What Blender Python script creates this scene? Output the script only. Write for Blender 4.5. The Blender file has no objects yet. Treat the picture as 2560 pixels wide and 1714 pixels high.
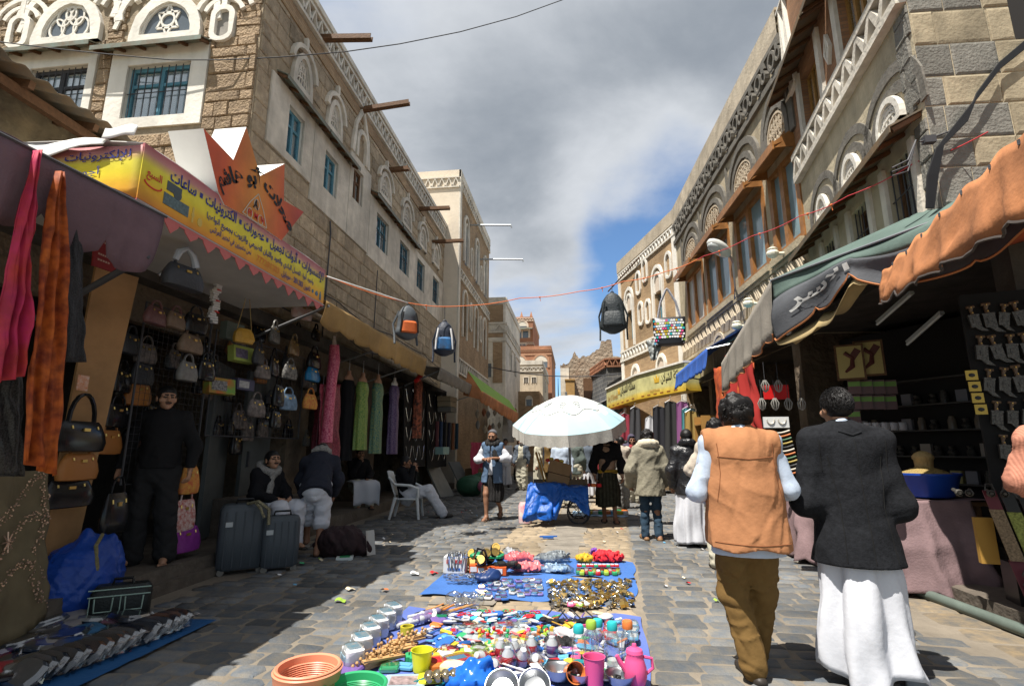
import bpy,bmesh,math,random
import numpy as np
from mathutils import Vector,Matrix,noise
random.seed(11)
rng=np.random.default_rng(11)
SC=bpy.context.scene
COL=SC.collection
PI=math.pi
R=math.radians
# ------------------------------------------------------------------ camera
FPX,CXP,CYP,CAMH=1300.0,1280.0,857.0,1.35  # focal length in photo pixels, centre, eye height
PIT,YAW=R(11.437),R(6.8785)
cam=bpy.data.cameras.new('camera')
cam.sensor_width=36.0
cam.lens=FPX/2560.0*36.0
cam.clip_start=0.05
cam.clip_end=3000
camo=bpy.data.objects.new('camera',cam)
camo.location=(0,0,CAMH)
camo.rotation_euler=(PI/2+PIT,0,YAW)
COL.objects.link(camo)
SC.camera=camo
SC.render.resolution_x,SC.render.resolution_y=1024,685
# ------------------------------------------------------------------ sun and sky
SUN_EL=R(66.0)
SDX,SDY=0.64,0.768  # the way shadows run on the ground
sun=bpy.data.lights.new('sun','SUN')
sun.energy=5.0
sun.angle=R(0.5)
sun.color=(1.0,0.95,0.87)
suno=bpy.data.objects.new('sun',sun)
suno.rotation_euler=Vector((math.cos(SUN_EL)*SDX,math.cos(SUN_EL)*SDY,-math.sin(SUN_EL))).to_track_quat('-Z','Y').to_euler()
suno.location=(-10,-8,30)
COL.objects.link(suno)
world=bpy.data.worlds.new('World')
SC.world=world
world.use_nodes=True
wt=world.node_tree
wt.nodes.clear()
def wn(t,**k):
 n=wt.nodes.new(t)
 for a,b in k.items():setattr(n,a,b)
 return n
def wl(a,b):wt.links.new(a,b)
def wmath(op,a,b=None,c=None):
 n=wn('ShaderNodeMath',operation=op)
 for i,x in enumerate((a,b,c)):
  if x is None:continue
  if isinstance(x,(int,float)):n.inputs[i].default_value=x
  else:wl(x,n.inputs[i])
 return n.outputs[0]
sky=wn('ShaderNodeTexSky',sky_type='NISHITA')
sky.sun_disc=False
sky.sun_elevation=SUN_EL
sky.sun_rotation=math.atan2(-SDX,-SDY)
sky.altitude=2200
sky.air_density=1.3
sky.dust_density=0.4
sky.ozone_density=2.0
tc=wn('ShaderNodeTexCoord')
sep=wn('ShaderNodeSeparateXYZ');wl(tc.outputs['Generated'],sep.inputs[0])
zz=wmath('MAXIMUM',sep.outputs[2],0.02)
zc=wmath('ADD',zz,0.22)
cx=wmath('DIVIDE',sep.outputs[0],zc)
cyv=wmath('DIVIDE',sep.outputs[1],zc)
cmb=wn('ShaderNodeCombineXYZ');wl(cx,cmb.inputs[0]);wl(cyv,cmb.inputs[1]);cmb.inputs[2].default_value=3.1
def cloudnoise(scale,detail,rough,off):
 mp=wn('ShaderNodeMapping');wl(cmb.outputs[0],mp.inputs[0]);mp.inputs['Location'].default_value=off
 n=wn('ShaderNodeTexNoise');wl(mp.outputs[0],n.inputs[0])
 n.inputs['Scale'].default_value=scale;n.inputs['Detail'].default_value=detail
 n.inputs['Roughness'].default_value=rough;n.inputs['Distortion'].default_value=0.25
 return n.outputs[0]
n1=cloudnoise(1.15,7,0.52,(0.35,1.55,0.0))
n2=cloudnoise(2.6,7,0.58,(4.0,1.0,2.0))
# a grey deck overhead that breaks up into white heaps towards the horizon
el=wn('ShaderNodeMapRange',interpolation_type='SMOOTHSTEP');wl(sep.outputs[2],el.inputs[0])
for i,v in zip((1,2,3,4),(0.10,0.52,-0.05,0.21)):el.inputs[i].default_value=v
dens=wmath('ADD',n1,el.outputs[0])
for d,w0,k in(((0.14,0.893,0.428),0.972,0.25),((-0.10,0.925,0.365),0.992,0.10),((-0.026,0.979,0.203),0.985,0.16),((-0.065,0.962,0.265),0.985,-0.24),((-0.02,0.88,0.47),0.96,-0.10),((0.2,0.76,0.6),0.95,-0.14)):  # gaps in the cloud where blue shows
 dt=wn('ShaderNodeVectorMath',operation='DOT_PRODUCT');wl(tc.outputs['Generated'],dt.inputs[0]);dt.inputs[1].default_value=d
 mr=wn('ShaderNodeMapRange',interpolation_type='SMOOTHSTEP');wl(dt.outputs['Value'],mr.inputs[0])
 for i,v in zip((1,2,3,4),(w0,1.0,0.0,k)):mr.inputs[i].default_value=v
 dens=wmath('SUBTRACT',dens,mr.outputs[0])
cov=wn('ShaderNodeMapRange',interpolation_type='SMOOTHSTEP');wl(dens,cov.inputs[0])
for i,v in zip((1,2,3,4),(0.38,0.62,0.0,1.0)):cov.inputs[i].default_value=v
thick=wn('ShaderNodeMapRange',interpolation_type='SMOOTHSTEP');wl(wmath('ADD',dens,wmath('MULTIPLY',wmath('SUBTRACT',n2,0.5),0.6)),thick.inputs[0])
for i,v in zip((1,2,3,4),(0.42,1.02,0.0,1.0)):thick.inputs[i].default_value=v
ccol=wn('ShaderNodeMix',data_type='RGBA');wl(thick.outputs[0],ccol.inputs[0])
CLOUD_W,CLOUD_G=(5.6,5.85,6.2,1),(2.3,2.6,3.0,1)
ccol.inputs[6].default_value=CLOUD_W;ccol.inputs[7].default_value=CLOUD_G
skyc=wn('ShaderNodeMix',data_type='RGBA',blend_type='MULTIPLY');skyc.inputs[0].default_value=1.0
wl(sky.outputs[0],skyc.inputs[6]);skyc.inputs[7].default_value=(0.95,1.15,1.3,1)
hz=wn('ShaderNodeMapRange',interpolation_type='SMOOTHSTEP');wl(sep.outputs[2],hz.inputs[0])
for i,v in zip((1,2,3,4),(0.0,0.07,0.0,1.0)):hz.inputs[i].default_value=v
mixc=wn('ShaderNodeMix',data_type='RGBA');wl(wmath('MULTIPLY',cov.outputs[0],hz.outputs[0]),mixc.inputs[0])
wl(skyc.outputs[2],mixc.inputs[6]);wl(ccol.outputs[2],mixc.inputs[7])
bg=wn('ShaderNodeBackground');wl(mixc.outputs[2],bg.inputs[0]);bg.inputs[1].default_value=0.07
wo=wn('ShaderNodeOutputWorld');wl(bg.outputs[0],wo.inputs[0])
SC.view_settings.view_transform='Standard'
SC.view_settings.look='None'
SC.view_settings.exposure=0.9
SC.view_settings.gamma=1.0
SC.view_settings.use_curve_mapping=False
SC.render.engine='CYCLES'
SC.cycles.max_bounces=6
SC.cycles.diffuse_bounces=3
SC.cycles.glossy_bounces=3
SC.cycles.transmission_bounces=5
SC.cycles.transparent_max_bounces=10
SC.cycles.caustics_reflective=False
SC.cycles.caustics_refractive=False
SC.cycles.use_denoising=True
# ------------------------------------------------------------------ picture -> place
_cy,_sy,_cp,_sp=math.cos(YAW),math.sin(YAW),math.cos(PIT),math.sin(PIT)
_f,_r,_u=Vector((-_sy*_cp,_cy*_cp,_sp)),Vector((_cy,_sy,0)),Vector((_sy*_sp,-_cy*_sp,_cp))
EYE=Vector((0,0,CAMH))
def ray(px,py):return _f+_r*((px-CXP)/FPX)-_u*((py-CYP)/FPX)
def gp(px,py,z=0.0):
 d=ray(px,py);return EYE+d*((z-CAMH)/d.z)
def xp(px,py,X):
 d=ray(px,py);return EYE+d*(X/d.x)
def yp(px,py,Y):
 d=ray(px,py);return EYE+d*(Y/d.y)
class Fr:
 """an upright plane: origin, horizontal axis ex, outward normal n; a = along, z = height, d = outward"""
 def __init__(s,o,ex):
  s.o=Vector((o[0],o[1],0));s.ex=Vector((ex[0],ex[1],0)).normalized()
  s.n=Vector((s.ex.y,-s.ex.x,0))
 def P(s,a,z,d=0.0):return s.o+s.ex*a+s.n*d+Vector((0,0,z))
 def px(s,x,y,d=0.0):
  r=ray(x,y);t=(s.o+s.n*d-EYE).dot(s.n)/r.dot(s.n);p=EYE+r*t
  return((p-s.o).dot(s.ex),p.z)
  # ------------------------------------------------------------------ materials
MATS={}
def mat(name,col,rough=0.8,n=None,b=None,var=0.0,metal=0.0,spec=0.3,col2=None,streak=0.0,trans=0.0,attr=False,sheen=0.0,alpha=1.0,emit=0.0,coat=0.0,n2=None):
 """n=(scale, amount[, detail]) colour noise, b=(scale, strength) bump, var: brightness change from object to object, col2: second colour of the noise"""
 if name in MATS:return MATS[name]
 m=bpy.data.materials.new(name);m.use_nodes=True
 t=m.node_tree;bs=t.nodes['Principled BSDF'];L=t.links.new
 bs.inputs['Roughness'].default_value=rough
 bs.inputs['Metallic'].default_value=metal
 bs.inputs['Specular IOR Level'].default_value=spec
 if trans:bs.inputs['Transmission Weight'].default_value=trans
 if sheen:bs.inputs['Sheen Weight'].default_value=sheen
 if coat:bs.inputs['Coat Weight'].default_value=coat
 if alpha<1:bs.inputs['Alpha'].default_value=alpha
 c4=(col[0],col[1],col[2],1)
 bs.inputs['Base Color'].default_value=c4
 out=None
 geo=t.nodes.new('ShaderNodeNewGeometry')
 if n:
  nz=t.nodes.new('ShaderNodeTexNoise');L(geo.outputs['Position'],nz.inputs[0])
  nz.inputs['Scale'].default_value=n[0];nz.inputs['Detail'].default_value=n[2]if len(n)>2 else 5
  nz.inputs['Roughness'].default_value=0.62
  mr=t.nodes.new('ShaderNodeMapRange');L(nz.outputs[0],mr.inputs[0])
  mr.inputs[1].default_value=0.32;mr.inputs[2].default_value=0.68
  mx=t.nodes.new('ShaderNodeMix');mx.data_type='RGBA';L(mr.outputs[0],mx.inputs[0])
  c2=col2 if col2 else tuple(c*(1-n[1])for c in col)
  mx.inputs[6].default_value=c4;mx.inputs[7].default_value=(c2[0],c2[1],c2[2],1)
  out=mx.outputs[2]
 if n2:  # broad patches of weathering
  nz=t.nodes.new('ShaderNodeTexNoise');L(geo.outputs['Position'],nz.inputs[0])
  nz.inputs['Scale'].default_value=n2[0];nz.inputs['Detail'].default_value=6
  mr=t.nodes.new('ShaderNodeMapRange');L(nz.outputs[0],mr.inputs[0])
  mr.inputs[1].default_value=0.4;mr.inputs[2].default_value=0.65
  mr.inputs[3].default_value=1.0;mr.inputs[4].default_value=1-n2[1]
  mx=t.nodes.new('ShaderNodeMix');mx.data_type='RGBA';mx.blend_type='MULTIPLY';mx.inputs[0].default_value=1
  if out:L(out,mx.inputs[6])
  else:mx.inputs[6].default_value=c4
  L(mr.outputs[0],mx.inputs[7]);out=mx.outputs[2]
 if streak:  # rain streaks down a wall
  mp=t.nodes.new('ShaderNodeMapping');L(geo.outputs['Position'],mp.inputs[0]);mp.inputs['Scale'].default_value=(5,5,0.35)
  nz=t.nodes.new('ShaderNodeTexNoise');L(mp.outputs[0],nz.inputs[0]);nz.inputs['Scale'].default_value=1.0;nz.inputs['Detail'].default_value=4
  mr=t.nodes.new('ShaderNodeMapRange');L(nz.outputs[0],mr.inputs[0])
  mr.inputs[1].default_value=0.45;mr.inputs[2].default_value=0.75;mr.inputs[3].default_value=1.0;mr.inputs[4].default_value=1-streak
  mx=t.nodes.new('ShaderNodeMix');mx.data_type='RGBA';mx.blend_type='MULTIPLY';mx.inputs[0].default_value=1
  if out:L(out,mx.inputs[6])
  else:mx.inputs[6].default_value=c4
  L(mr.outputs[0],mx.inputs[7]);out=mx.outputs[2]
 if var or attr:
  if attr:
   at=t.nodes.new('ShaderNodeAttribute');at.attribute_name='var';src=at.outputs['Fac']
  else:
   at=t.nodes.new('ShaderNodeObjectInfo');src=at.outputs['Random']
  mr=t.nodes.new('ShaderNodeMapRange');L(src,mr.inputs[0]);v=var or 0.3
  mr.inputs[3].default_value=1-v;mr.inputs[4].default_value=1+v*0.7
  mx=t.nodes.new('ShaderNodeMix');mx.data_type='RGBA';mx.blend_type='MULTIPLY';mx.inputs[0].default_value=1
  if out:L(out,mx.inputs[6])
  else:mx.inputs[6].default_value=c4
  L(mr.outputs[0],mx.inputs[7]);out=mx.outputs[2]
 if out:L(out,bs.inputs['Base Color'])
 if b:
  nz=t.nodes.new('ShaderNodeTexNoise');L(geo.outputs['Position'],nz.inputs[0])
  nz.inputs['Scale'].default_value=b[0];nz.inputs['Detail'].default_value=5
  bp=t.nodes.new('ShaderNodeBump');L(nz.outputs[0],bp.inputs['Height'])
  bp.inputs['Strength'].default_value=b[1];bp.inputs['Distance'].default_value=0.02 if len(b)<3 else b[2]
  L(bp.outputs[0],bs.inputs['Normal'])
 if emit:
  bs.inputs['Emission Color'].default_value=c4;bs.inputs['Emission Strength'].default_value=emit
 MATS[name]=m
 return m
def brickmat(name,c1,c2,mortar,w=0.2,h=0.055,fr=None,streak=0.0,mort=0.1):
 """thin bricks too small to pick apart; laid along a wall's own horizontal axis"""
 if name in MATS:return MATS[name]
 m=bpy.data.materials.new(name);m.use_nodes=True;t=m.node_tree;L=t.links.new;bs=t.nodes['Principled BSDF']
 bs.inputs['Roughness'].default_value=0.9;bs.inputs['Specular IOR Level'].default_value=0.2
 geo=t.nodes.new('ShaderNodeNewGeometry')
 sp=t.nodes.new('ShaderNodeSeparateXYZ');L(geo.outputs['Position'],sp.inputs[0])
 ad=t.nodes.new('ShaderNodeMath');ad.operation='ADD';L(sp.outputs[0],ad.inputs[0]);L(sp.outputs[1],ad.inputs[1])
 cb=t.nodes.new('ShaderNodeCombineXYZ');L(ad.outputs[0],cb.inputs[0]);L(sp.outputs[2],cb.inputs[1])
 br=t.nodes.new('ShaderNodeTexBrick');L(cb.outputs[0],br.inputs[0])
 br.inputs['Scale'].default_value=1.0;br.inputs['Brick Width'].default_value=w;br.inputs['Row Height'].default_value=h
 br.inputs['Mortar Size'].default_value=h*mort;br.inputs['Mortar Smooth'].default_value=0.3;br.inputs['Bias'].default_value=0.0
 br.inputs['Color1'].default_value=(*c1,1);br.inputs['Color2'].default_value=(*c2,1);br.inputs['Mortar'].default_value=(*mortar,1)
 nz=t.nodes.new('ShaderNodeTexNoise');L(geo.outputs['Position'],nz.inputs[0]);nz.inputs['Scale'].default_value=1.1;nz.inputs['Detail'].default_value=7
 mr=t.nodes.new('ShaderNodeMapRange');L(nz.outputs[0],mr.inputs[0]);mr.inputs[1].default_value=0.3;mr.inputs[2].default_value=0.7;mr.inputs[3].default_value=1.15;mr.inputs[4].default_value=0.7
 mx=t.nodes.new('ShaderNodeMix');mx.data_type='RGBA';mx.blend_type='MULTIPLY';mx.inputs[0].default_value=1
 L(br.outputs['Color'],mx.inputs[6]);L(mr.outputs[0],mx.inputs[7]);L(mx.outputs[2],bs.inputs['Base Color'])
 bp=t.nodes.new('ShaderNodeBump');bp.inputs['Strength'].default_value=0.7;bp.inputs['Distance'].default_value=0.012;bp.invert=True
 L(br.outputs['Fac'],bp.inputs['Height']);L(bp.outputs[0],bs.inputs['Normal'])
 MATS[name]=m
 return m
 # ------------------------------------------------------------------ mesh collector
class MB:
 def __init__(s):s.v=[];s.f=[];s.m=[];s.var=[];s.cur=0.5
 def add(s,vs,fs,mi=0):
  o=len(s.v);s.v+=[tuple(p)for p in vs];s.f+=[tuple(i+o for i in q)for q in fs];s.m+=[mi]*len(fs);s.var+=[s.cur]*len(vs)
  return s
 def hexa(s,p,mi=0):  # 8 points: bottom 4 ccw, top 4 ccw
  return s.add(p,[(3,2,1,0),(4,5,6,7),(0,1,5,4),(1,2,6,5),(2,3,7,6),(3,0,4,7)],mi)
 def box(s,c,d,rz=0.0,mi=0,M=None):
  x,y,z=d[0]/2,d[1]/2,d[2]/2
  pts=[Vector(q)for q in((-x,-y,-z),(x,-y,-z),(x,y,-z),(-x,y,-z),(-x,-y,z),(x,-y,z),(x,y,z),(-x,y,z))]
  m=M if M is not None else Matrix.Rotation(rz,3,'Z')
  return s.hexa([m@p+Vector(c)for p in pts],mi)
 def fbox(s,fr,a0,a1,z0,z1,d0,d1,mi=0):  # box on a wall frame
  return s.hexa([fr.P(a0,z0,d1),fr.P(a1,z0,d1),fr.P(a1,z0,d0),fr.P(a0,z0,d0),fr.P(a0,z1,d1),fr.P(a1,z1,d1),fr.P(a1,z1,d0),fr.P(a0,z1,d0)],mi)
 def bar(s,p,q,w,h=None,mi=0,up=(0,0,1)):
  p,q=Vector(p),Vector(q);h=h or w;d=(q-p);L=d.length
  if L<1e-6:return s
  d/=L;u=Vector(up)
  if abs(d.dot(u))>0.98:u=Vector((1,0,0))
  x=d.cross(u).normalized();y=x.cross(d)
  o=[(-1,-1),(1,-1),(1,1),(-1,1)]
  return s.hexa([p+x*(a*w/2)+y*(b*h/2)for a,b in o]+[q+x*(a*w/2)+y*(b*h/2)for a,b in o],mi)
 def tube(s,pts,r,n=6,mi=0,cap=True,close=False):
  pts=[Vector(p)for p in pts];k=len(pts);rs=r if isinstance(r,(list,tuple))else[r]*k
  vs=[];fs=[];pv=None
  for i,p in enumerate(pts):
   if close:d=pts[(i+1)%k]-pts[i-1]
   else:d=pts[min(i+1,k-1)]-pts[max(i-1,0)]
   d=d.normalized()if d.length>1e-9 else Vector((0,0,1))
   if pv is None:
    u=Vector((0,0,1))if abs(d.z)<0.9 else Vector((1,0,0));x=d.cross(u).normalized()
   else:
    x=pv-d*pv.dot(d);x=x.normalized()if x.length>1e-6 else d.orthogonal().normalized()
   pv=x;y=d.cross(x)
   for j in range(n):
    a=2*PI*j/n;vs.append(p+(x*math.cos(a)+y*math.sin(a))*rs[i])
  m=k if close else k-1
  for i in range(m):
   for j in range(n):
    a,b=i*n+j,i*n+(j+1)%n;c,d_=((i+1)%k)*n+(j+1)%n,((i+1)%k)*n+j
    fs.append((a,b,c,d_))
  if cap and not close:
   fs.append(tuple(reversed(range(n))));fs.append(tuple(range((k-1)*n,k*n)))
  return s.add(vs,fs,mi)
 def lathe(s,prof,n=16,o=(0,0,0),M=None,mi=0,sx=1.0,sy=1.0,cap=False):
  o=Vector(o);vs=[];fs=[];k=len(prof)
  for r,z in prof:
   for j in range(n):
    a=2*PI*j/n;p=Vector((r*math.cos(a)*sx,r*math.sin(a)*sy,z));vs.append((M@p if M is not None else p)+o)
  for i in range(k-1):
   for j in range(n):fs.append((i*n+j,i*n+(j+1)%n,(i+1)*n+(j+1)%n,(i+1)*n+j))
  if cap:fs.append(tuple(reversed(range(n))));fs.append(tuple(range((k-1)*n,k*n)))
  return s.add(vs,fs,mi)
 def ball(s,c,r,n=10,k=6,mi=0,M=None):
  rx,ry,rz=r if isinstance(r,(tuple,list))else(r,r,r)
  vs=[];fs=[]
  for i in range(k+1):
   t=PI*i/k
   for j in range(n):
    a=2*PI*j/n;p=Vector((rx*math.sin(t)*math.cos(a),ry*math.sin(t)*math.sin(a),-rz*math.cos(t)));vs.append((M@p if M is not None else p)+Vector(c))
  for i in range(k):
   for j in range(n):fs.append((i*n+j,i*n+(j+1)%n,(i+1)*n+(j+1)%n,(i+1)*n+j))
  return s.add(vs,fs,mi)
 def prism(s,poly,P,d0,d1,mi=0,side=None):  # poly in (a,z); P(a,z,d); d0 back, d1 front
  n=len(poly);vs=[P(a,z,d1)for a,z in poly]+[P(a,z,d0)for a,z in poly]
  s.add(vs,[tuple(range(n))],mi);o=len(s.v)-2*n
  sm=mi if side is None else side
  for i in range(n):
   j=(i+1)%n;s.f.append((o+i,o+n+i,o+n+j,o+j));s.m.append(sm)
  s.f.append(tuple(o+n+i for i in reversed(range(n))));s.m.append(sm)
  return s
 def band(s,pts,w,P,d0,d1,mi=0,close=False):  # a raised band of width w along a path drawn on a wall
  k=len(pts);L=[];Rr=[]
  for i in range(k):
   if close:p,q=pts[i-1],pts[(i+1)%k]
   else:p,q=pts[max(i-1,0)],pts[min(i+1,k-1)]
   dx,dz=q[0]-p[0],q[1]-p[1];l=math.hypot(dx,dz)or 1;ww=w*(1+.35*noise.noise(Vector((pts[i][0]*9,pts[i][1]*9,w*70))));nx,nz=-dz/l*ww/2,dx/l*ww/2
   L.append((pts[i][0]+nx,pts[i][1]+nz));Rr.append((pts[i][0]-nx,pts[i][1]-nz))
  vs=[P(a,z,d1)for a,z in L]+[P(a,z,d1)for a,z in Rr]+[P(a,z,d0)for a,z in L]+[P(a,z,d0)for a,z in Rr]
  fs=[]
  for i in range(k if close else k-1):
   j=(i+1)%k
   fs+=[(i,k+i,k+j,j),(2*k+i,i,j,2*k+j),(k+i,3*k+i,3*k+j,k+j)]
  if not close:fs+=[(0,2*k,3*k,k),(k-1,2*k-1,4*k-1,3*k-1)]
  return s.add(vs,fs,mi)
 def grid(s,fn,nu,nv,mi=0,cu=False):
  vs=[fn(i/(nu if cu else nu-1),j/(nv-1))for j in range(nv)for i in range(nu)];fs=[]
  for j in range(nv-1):
   for i in range(nu if cu else nu-1):
    i2=(i+1)%nu;fs.append((j*nu+i,j*nu+i2,(j+1)*nu+i2,(j+1)*nu+i))
  return s.add(vs,fs,mi)
 def mesh(s,name,mats,smooth=False):
  me=bpy.data.meshes.new(name);me.from_pydata(s.v,[],s.f)
  for m in(mats if isinstance(mats,(list,tuple))else[mats]):me.materials.append(m)
  if max(s.m,default=0)>0:me.polygons.foreach_set('material_index',s.m)
  if smooth:me.polygons.foreach_set('use_smooth',[True]*len(s.f))
  if len(set(s.var))>1:
   at=me.attributes.new('var','FLOAT','POINT');at.data.foreach_set('value',s.var)
  me.update()
  return me
 def split(s,name,mats,parent=None,**kw):
  """one object for each separate piece"""
  par=list(range(len(s.v)))
  def fd(i):
   while par[i]!=i:par[i]=par[par[i]];i=par[i]
   return i
  for q in s.f:
   a=fd(q[0])
   for j in q[1:]:par[fd(j)]=a
  isl={}
  for q,mi in zip(s.f,s.m):isl.setdefault(fd(q[0]),[]).append((q,mi))
  for fs in isl.values():
   b=MB();ix={};ff=[]
   for q,mi in fs:
    for i in q:
     if i not in ix:ix[i]=len(ix)
    ff.append(tuple(ix[i]for i in q))
   b.v=[s.v[i]for i in ix];b.f=ff;b.m=[mi for _,mi in fs];b.var=[.5]*len(b.v);o=b.build(name,mats,parent,**kw)
  return o
 def build(s,name,mats,parent=None,smooth=False,thick=0.0,angle=None):
  me=s.mesh(name,mats,smooth);o=bpy.data.objects.new(name,me);COL.objects.link(o)
  if parent is not None:o.parent=parent;o.matrix_parent_inverse=pinv(parent)
  if thick:
   md=o.modifiers.new('thickness','SOLIDIFY');md.thickness=thick;md.offset=0
  if smooth and angle:me.set_sharp_from_angle(angle=R(angle))
  return o
def wmat(o):
 b=Matrix.LocRotScale(o.location,o.rotation_euler,o.scale)
 return wmat(o.parent)@o.matrix_parent_inverse@b if o.parent else b
def pinv(p):return wmat(p).inverted()
def tag(o,label=None,cat=None,group=None,kind=None):
 if label:o['label']=label
 if cat:o['category']=cat
 if group:o['group']=group
 if kind:o['kind']=kind
 return o
def thing(name,label,cat,loc=(0,0,0),group=None,rz=0.0):
 o=bpy.data.objects.new(name,None);o.empty_display_size=0.2;COL.objects.link(o)
 o.location=loc;o.rotation_euler=(0,0,rz)
 return tag(o,label,cat,group)
def inst(me,name,parent=None,loc=(0,0,0),rot=(0,0,0),sc=(1,1,1)):
 o=bpy.data.objects.new(name,me);COL.objects.link(o);o.location=loc;o.rotation_euler=rot;o.scale=sc
 if parent is not None:o.parent=parent;o.matrix_parent_inverse=pinv(parent)
 return o
def copytree(o,parent=None):
 c=o.copy();COL.objects.link(c)
 if parent is not None:c.parent=parent
 for ch in o.children:copytree(ch,c)
 return c
 # ------------------------------------------------------------------ soft bodies: signed distances skinned by surface nets
def surfnet(F,lo,h):
 nx,ny,nz=F.shape;ins=F<0
 acc=np.zeros((nx-1,ny-1,nz-1,3));cnt=np.zeros((nx-1,ny-1,nz-1))
 sl=lambda d:(slice(d[0],nx-1+d[0]),slice(d[1],ny-1+d[1]),slice(d[2],nz-1+d[2]))
 for ax in range(3):
  o1,o2=[a for a in range(3)if a!=ax]
  for u in(0,1):
   for w in(0,1):
    a=[0,0,0];a[o1]=u;a[o2]=w;b=list(a);b[ax]=1
    fa,fb=F[sl(a)],F[sl(b)];x=(fa<0)!=(fb<0)
    t=np.where(x,fa/np.where(fa==fb,1,fa-fb),0)
    cnt+=x;acc[...,o1]+=x*u;acc[...,o2]+=x*w;acc[...,ax]+=t
 act=cnt>0;ids=-np.ones(act.shape,int);ids[act]=np.arange(act.sum())
 idx=np.argwhere(act);V=(idx+acc[act]/cnt[act][:,None])*h+np.array(lo)
 faces=[]
 for ax in range(3):
  o1,o2=(ax+1)%3,(ax+2)%3
  a=[slice(1,-1)]*3;a[ax]=slice(0,-1);b=[slice(1,-1)]*3;b[ax]=slice(1,None)
  A,B=ins[tuple(a)],ins[tuple(b)];e=np.argwhere(A!=B)
  if not len(e):continue
  flip=ins[tuple(a)][tuple(e.T)]
  c=e.copy();c[:,o1]+=1;c[:,o2]+=1
  def cell(d1,d2):
   q=c.copy();q[:,o1]+=d1;q[:,o2]+=d2;return ids[tuple(q.T)]
  q=np.stack([cell(-1,-1),cell(0,-1),cell(0,0),cell(-1,0)],1)
  q[~flip]=q[~flip][:,::-1]
  faces.append(q)
 Fc=np.concatenate(faces)if faces else np.zeros((0,4),int)
 return V,Fc
class SDF:
 """rounded cones and ellipsoids melted together; each carries a material number"""
 def __init__(s,k=0.03):s.p=[];s.k=k;s.cut=[];s.fold=None
 def cone(s,a,b,r0,r1=None,mi=0,fl=None,k=None):  # fl=(axis, factor): flattened along axis
  s.p.append(('c',np.array(a,float),np.array(b,float),r0,r0 if r1 is None else r1,mi,fl,k));return s
 def ell(s,c,r,mi=0,M=None,k=None):
  s.p.append(('e',np.array(c,float),np.array(r,float),M,0,mi,None,k));return s
 def one(s,q,P):
  if q[0]=='c':
   a,b,r0,r1,fl=q[1],q[2],q[3],q[4],q[6]
   d=P-a;ab=b-a;L=ab@ab
   t=np.clip((d@ab)/L,0,1)if L>1e-12 else np.zeros(P.shape[:-1])
   w=d-t[...,None]*ab
   if fl is not None:
    ax=np.array(fl[0],float);ax/=np.linalg.norm(ax);w=w+((w@ax)*(fl[1]-1))[...,None]*ax
    return(np.sqrt((w*w).sum(-1))-(r0+(r1-r0)*t))/max(1.0,fl[1]*0.8)
   return np.sqrt((w*w).sum(-1))-(r0+(r1-r0)*t)
  d=P-q[1]
  if q[3]is not None:d=d@q[3]
  k0=np.sqrt(((d/q[2])**2).sum(-1));k1=np.sqrt(((d/q[2]**2)**2).sum(-1))
  return k0*(k0-1)/np.maximum(k1,1e-6)
 def val(s,P):
  f=None
  for q in s.p:
   g=s.one(q,P)
   if f is None:f=g
   else:
    k=q[7]or s.k;hh=np.clip(0.5+0.5*(g-f)/k,0,1);f=g+(f-g)*hh-k*hh*(1-hh)
  if s.fold is not None:f=f+s.fold(P)
  for c in s.cut:f=np.maximum(f,c(P))
  return f
 def bounds(s):
  lo=np.full(3,1e9);hi=-lo
  for q in s.p:
   if q[0]=='c':pts=np.array([q[1],q[2]]);r=max(q[3],q[4])
   else:pts=q[1][None];r=q[2].max()
   lo=np.minimum(lo,pts.min(0)-r);hi=np.maximum(hi,pts.max(0)+r)
  return lo,hi
 def mesh(s,h):
  lo,hi=s.bounds();lo=lo-3*h-0.02;hi=hi+3*h+0.02
  n=np.ceil((hi-lo)/h).astype(int)+1
  g=np.stack(np.meshgrid(*[lo[i]+h*np.arange(n[i])for i in range(3)],indexing='ij'),-1)
  V,Fc=surfnet(s.val(g),lo,h)
  if len(Fc)and max(q[5]for q in s.p)>0:
   C=V[Fc].mean(1);D=np.stack([s.one(q,C)for q in s.p],1);mi=np.array([q[5]for q in s.p])[D.argmin(1)]
  else:mi=np.zeros(len(Fc),int)
  return V,Fc,mi
 def into(s,mb,h,tf=None):
  V,Fc,mi=s.mesh(h)
  if tf is not None:V=V@np.array(tf.to_3x3()).T+np.array(tf.translation)
  o=len(mb.v);mb.v+=[tuple(p)for p in V.tolist()];mb.f+=[tuple(q)for q in(Fc+o).tolist()];mb.m+=mi.tolist();mb.var+=[mb.cur]*len(V)
  return mb
def folds(amp,fr=(9,9,5),seed=0):
 r=np.random.default_rng(seed);W=[(r.normal(size=3)*np.array(fr),r.uniform(0,6.28),r.uniform(0.5,1))for _ in range(6)]
 def fn(P):
  f=0
  for k,ph,a in W:f=f+a*np.sin(P@k+ph)
  return amp*f/3
 return fn
def creases(amp,freq=22,n=4,seed=0,an=(1,1,.7)):
 r=np.random.default_rng(seed+100);W=[]
 for _ in range(n):
  k=r.normal(size=3);k=k/np.linalg.norm(k)*np.array(an)*freq;W.append((k,r.uniform(0,6.28),r.normal(size=3)*freq*.45,r.uniform(0,6.28),r.uniform(.5,1)*r.choice([-1,1,1])))
 def fn(P):
  f=0
  for k,p,k2,p2,a in W:f=f+a*(1-np.abs(np.sin(P@k+p+1.3*np.sin(P@k2+p2))))**2.5
  return amp*f
 return fn
def both(f,g):return lambda P:f(P)+g(P)
def fbm(x,y,z=0.0):return noise.fractal(Vector((x,y,z)),1.0,2.0,4)
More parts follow.
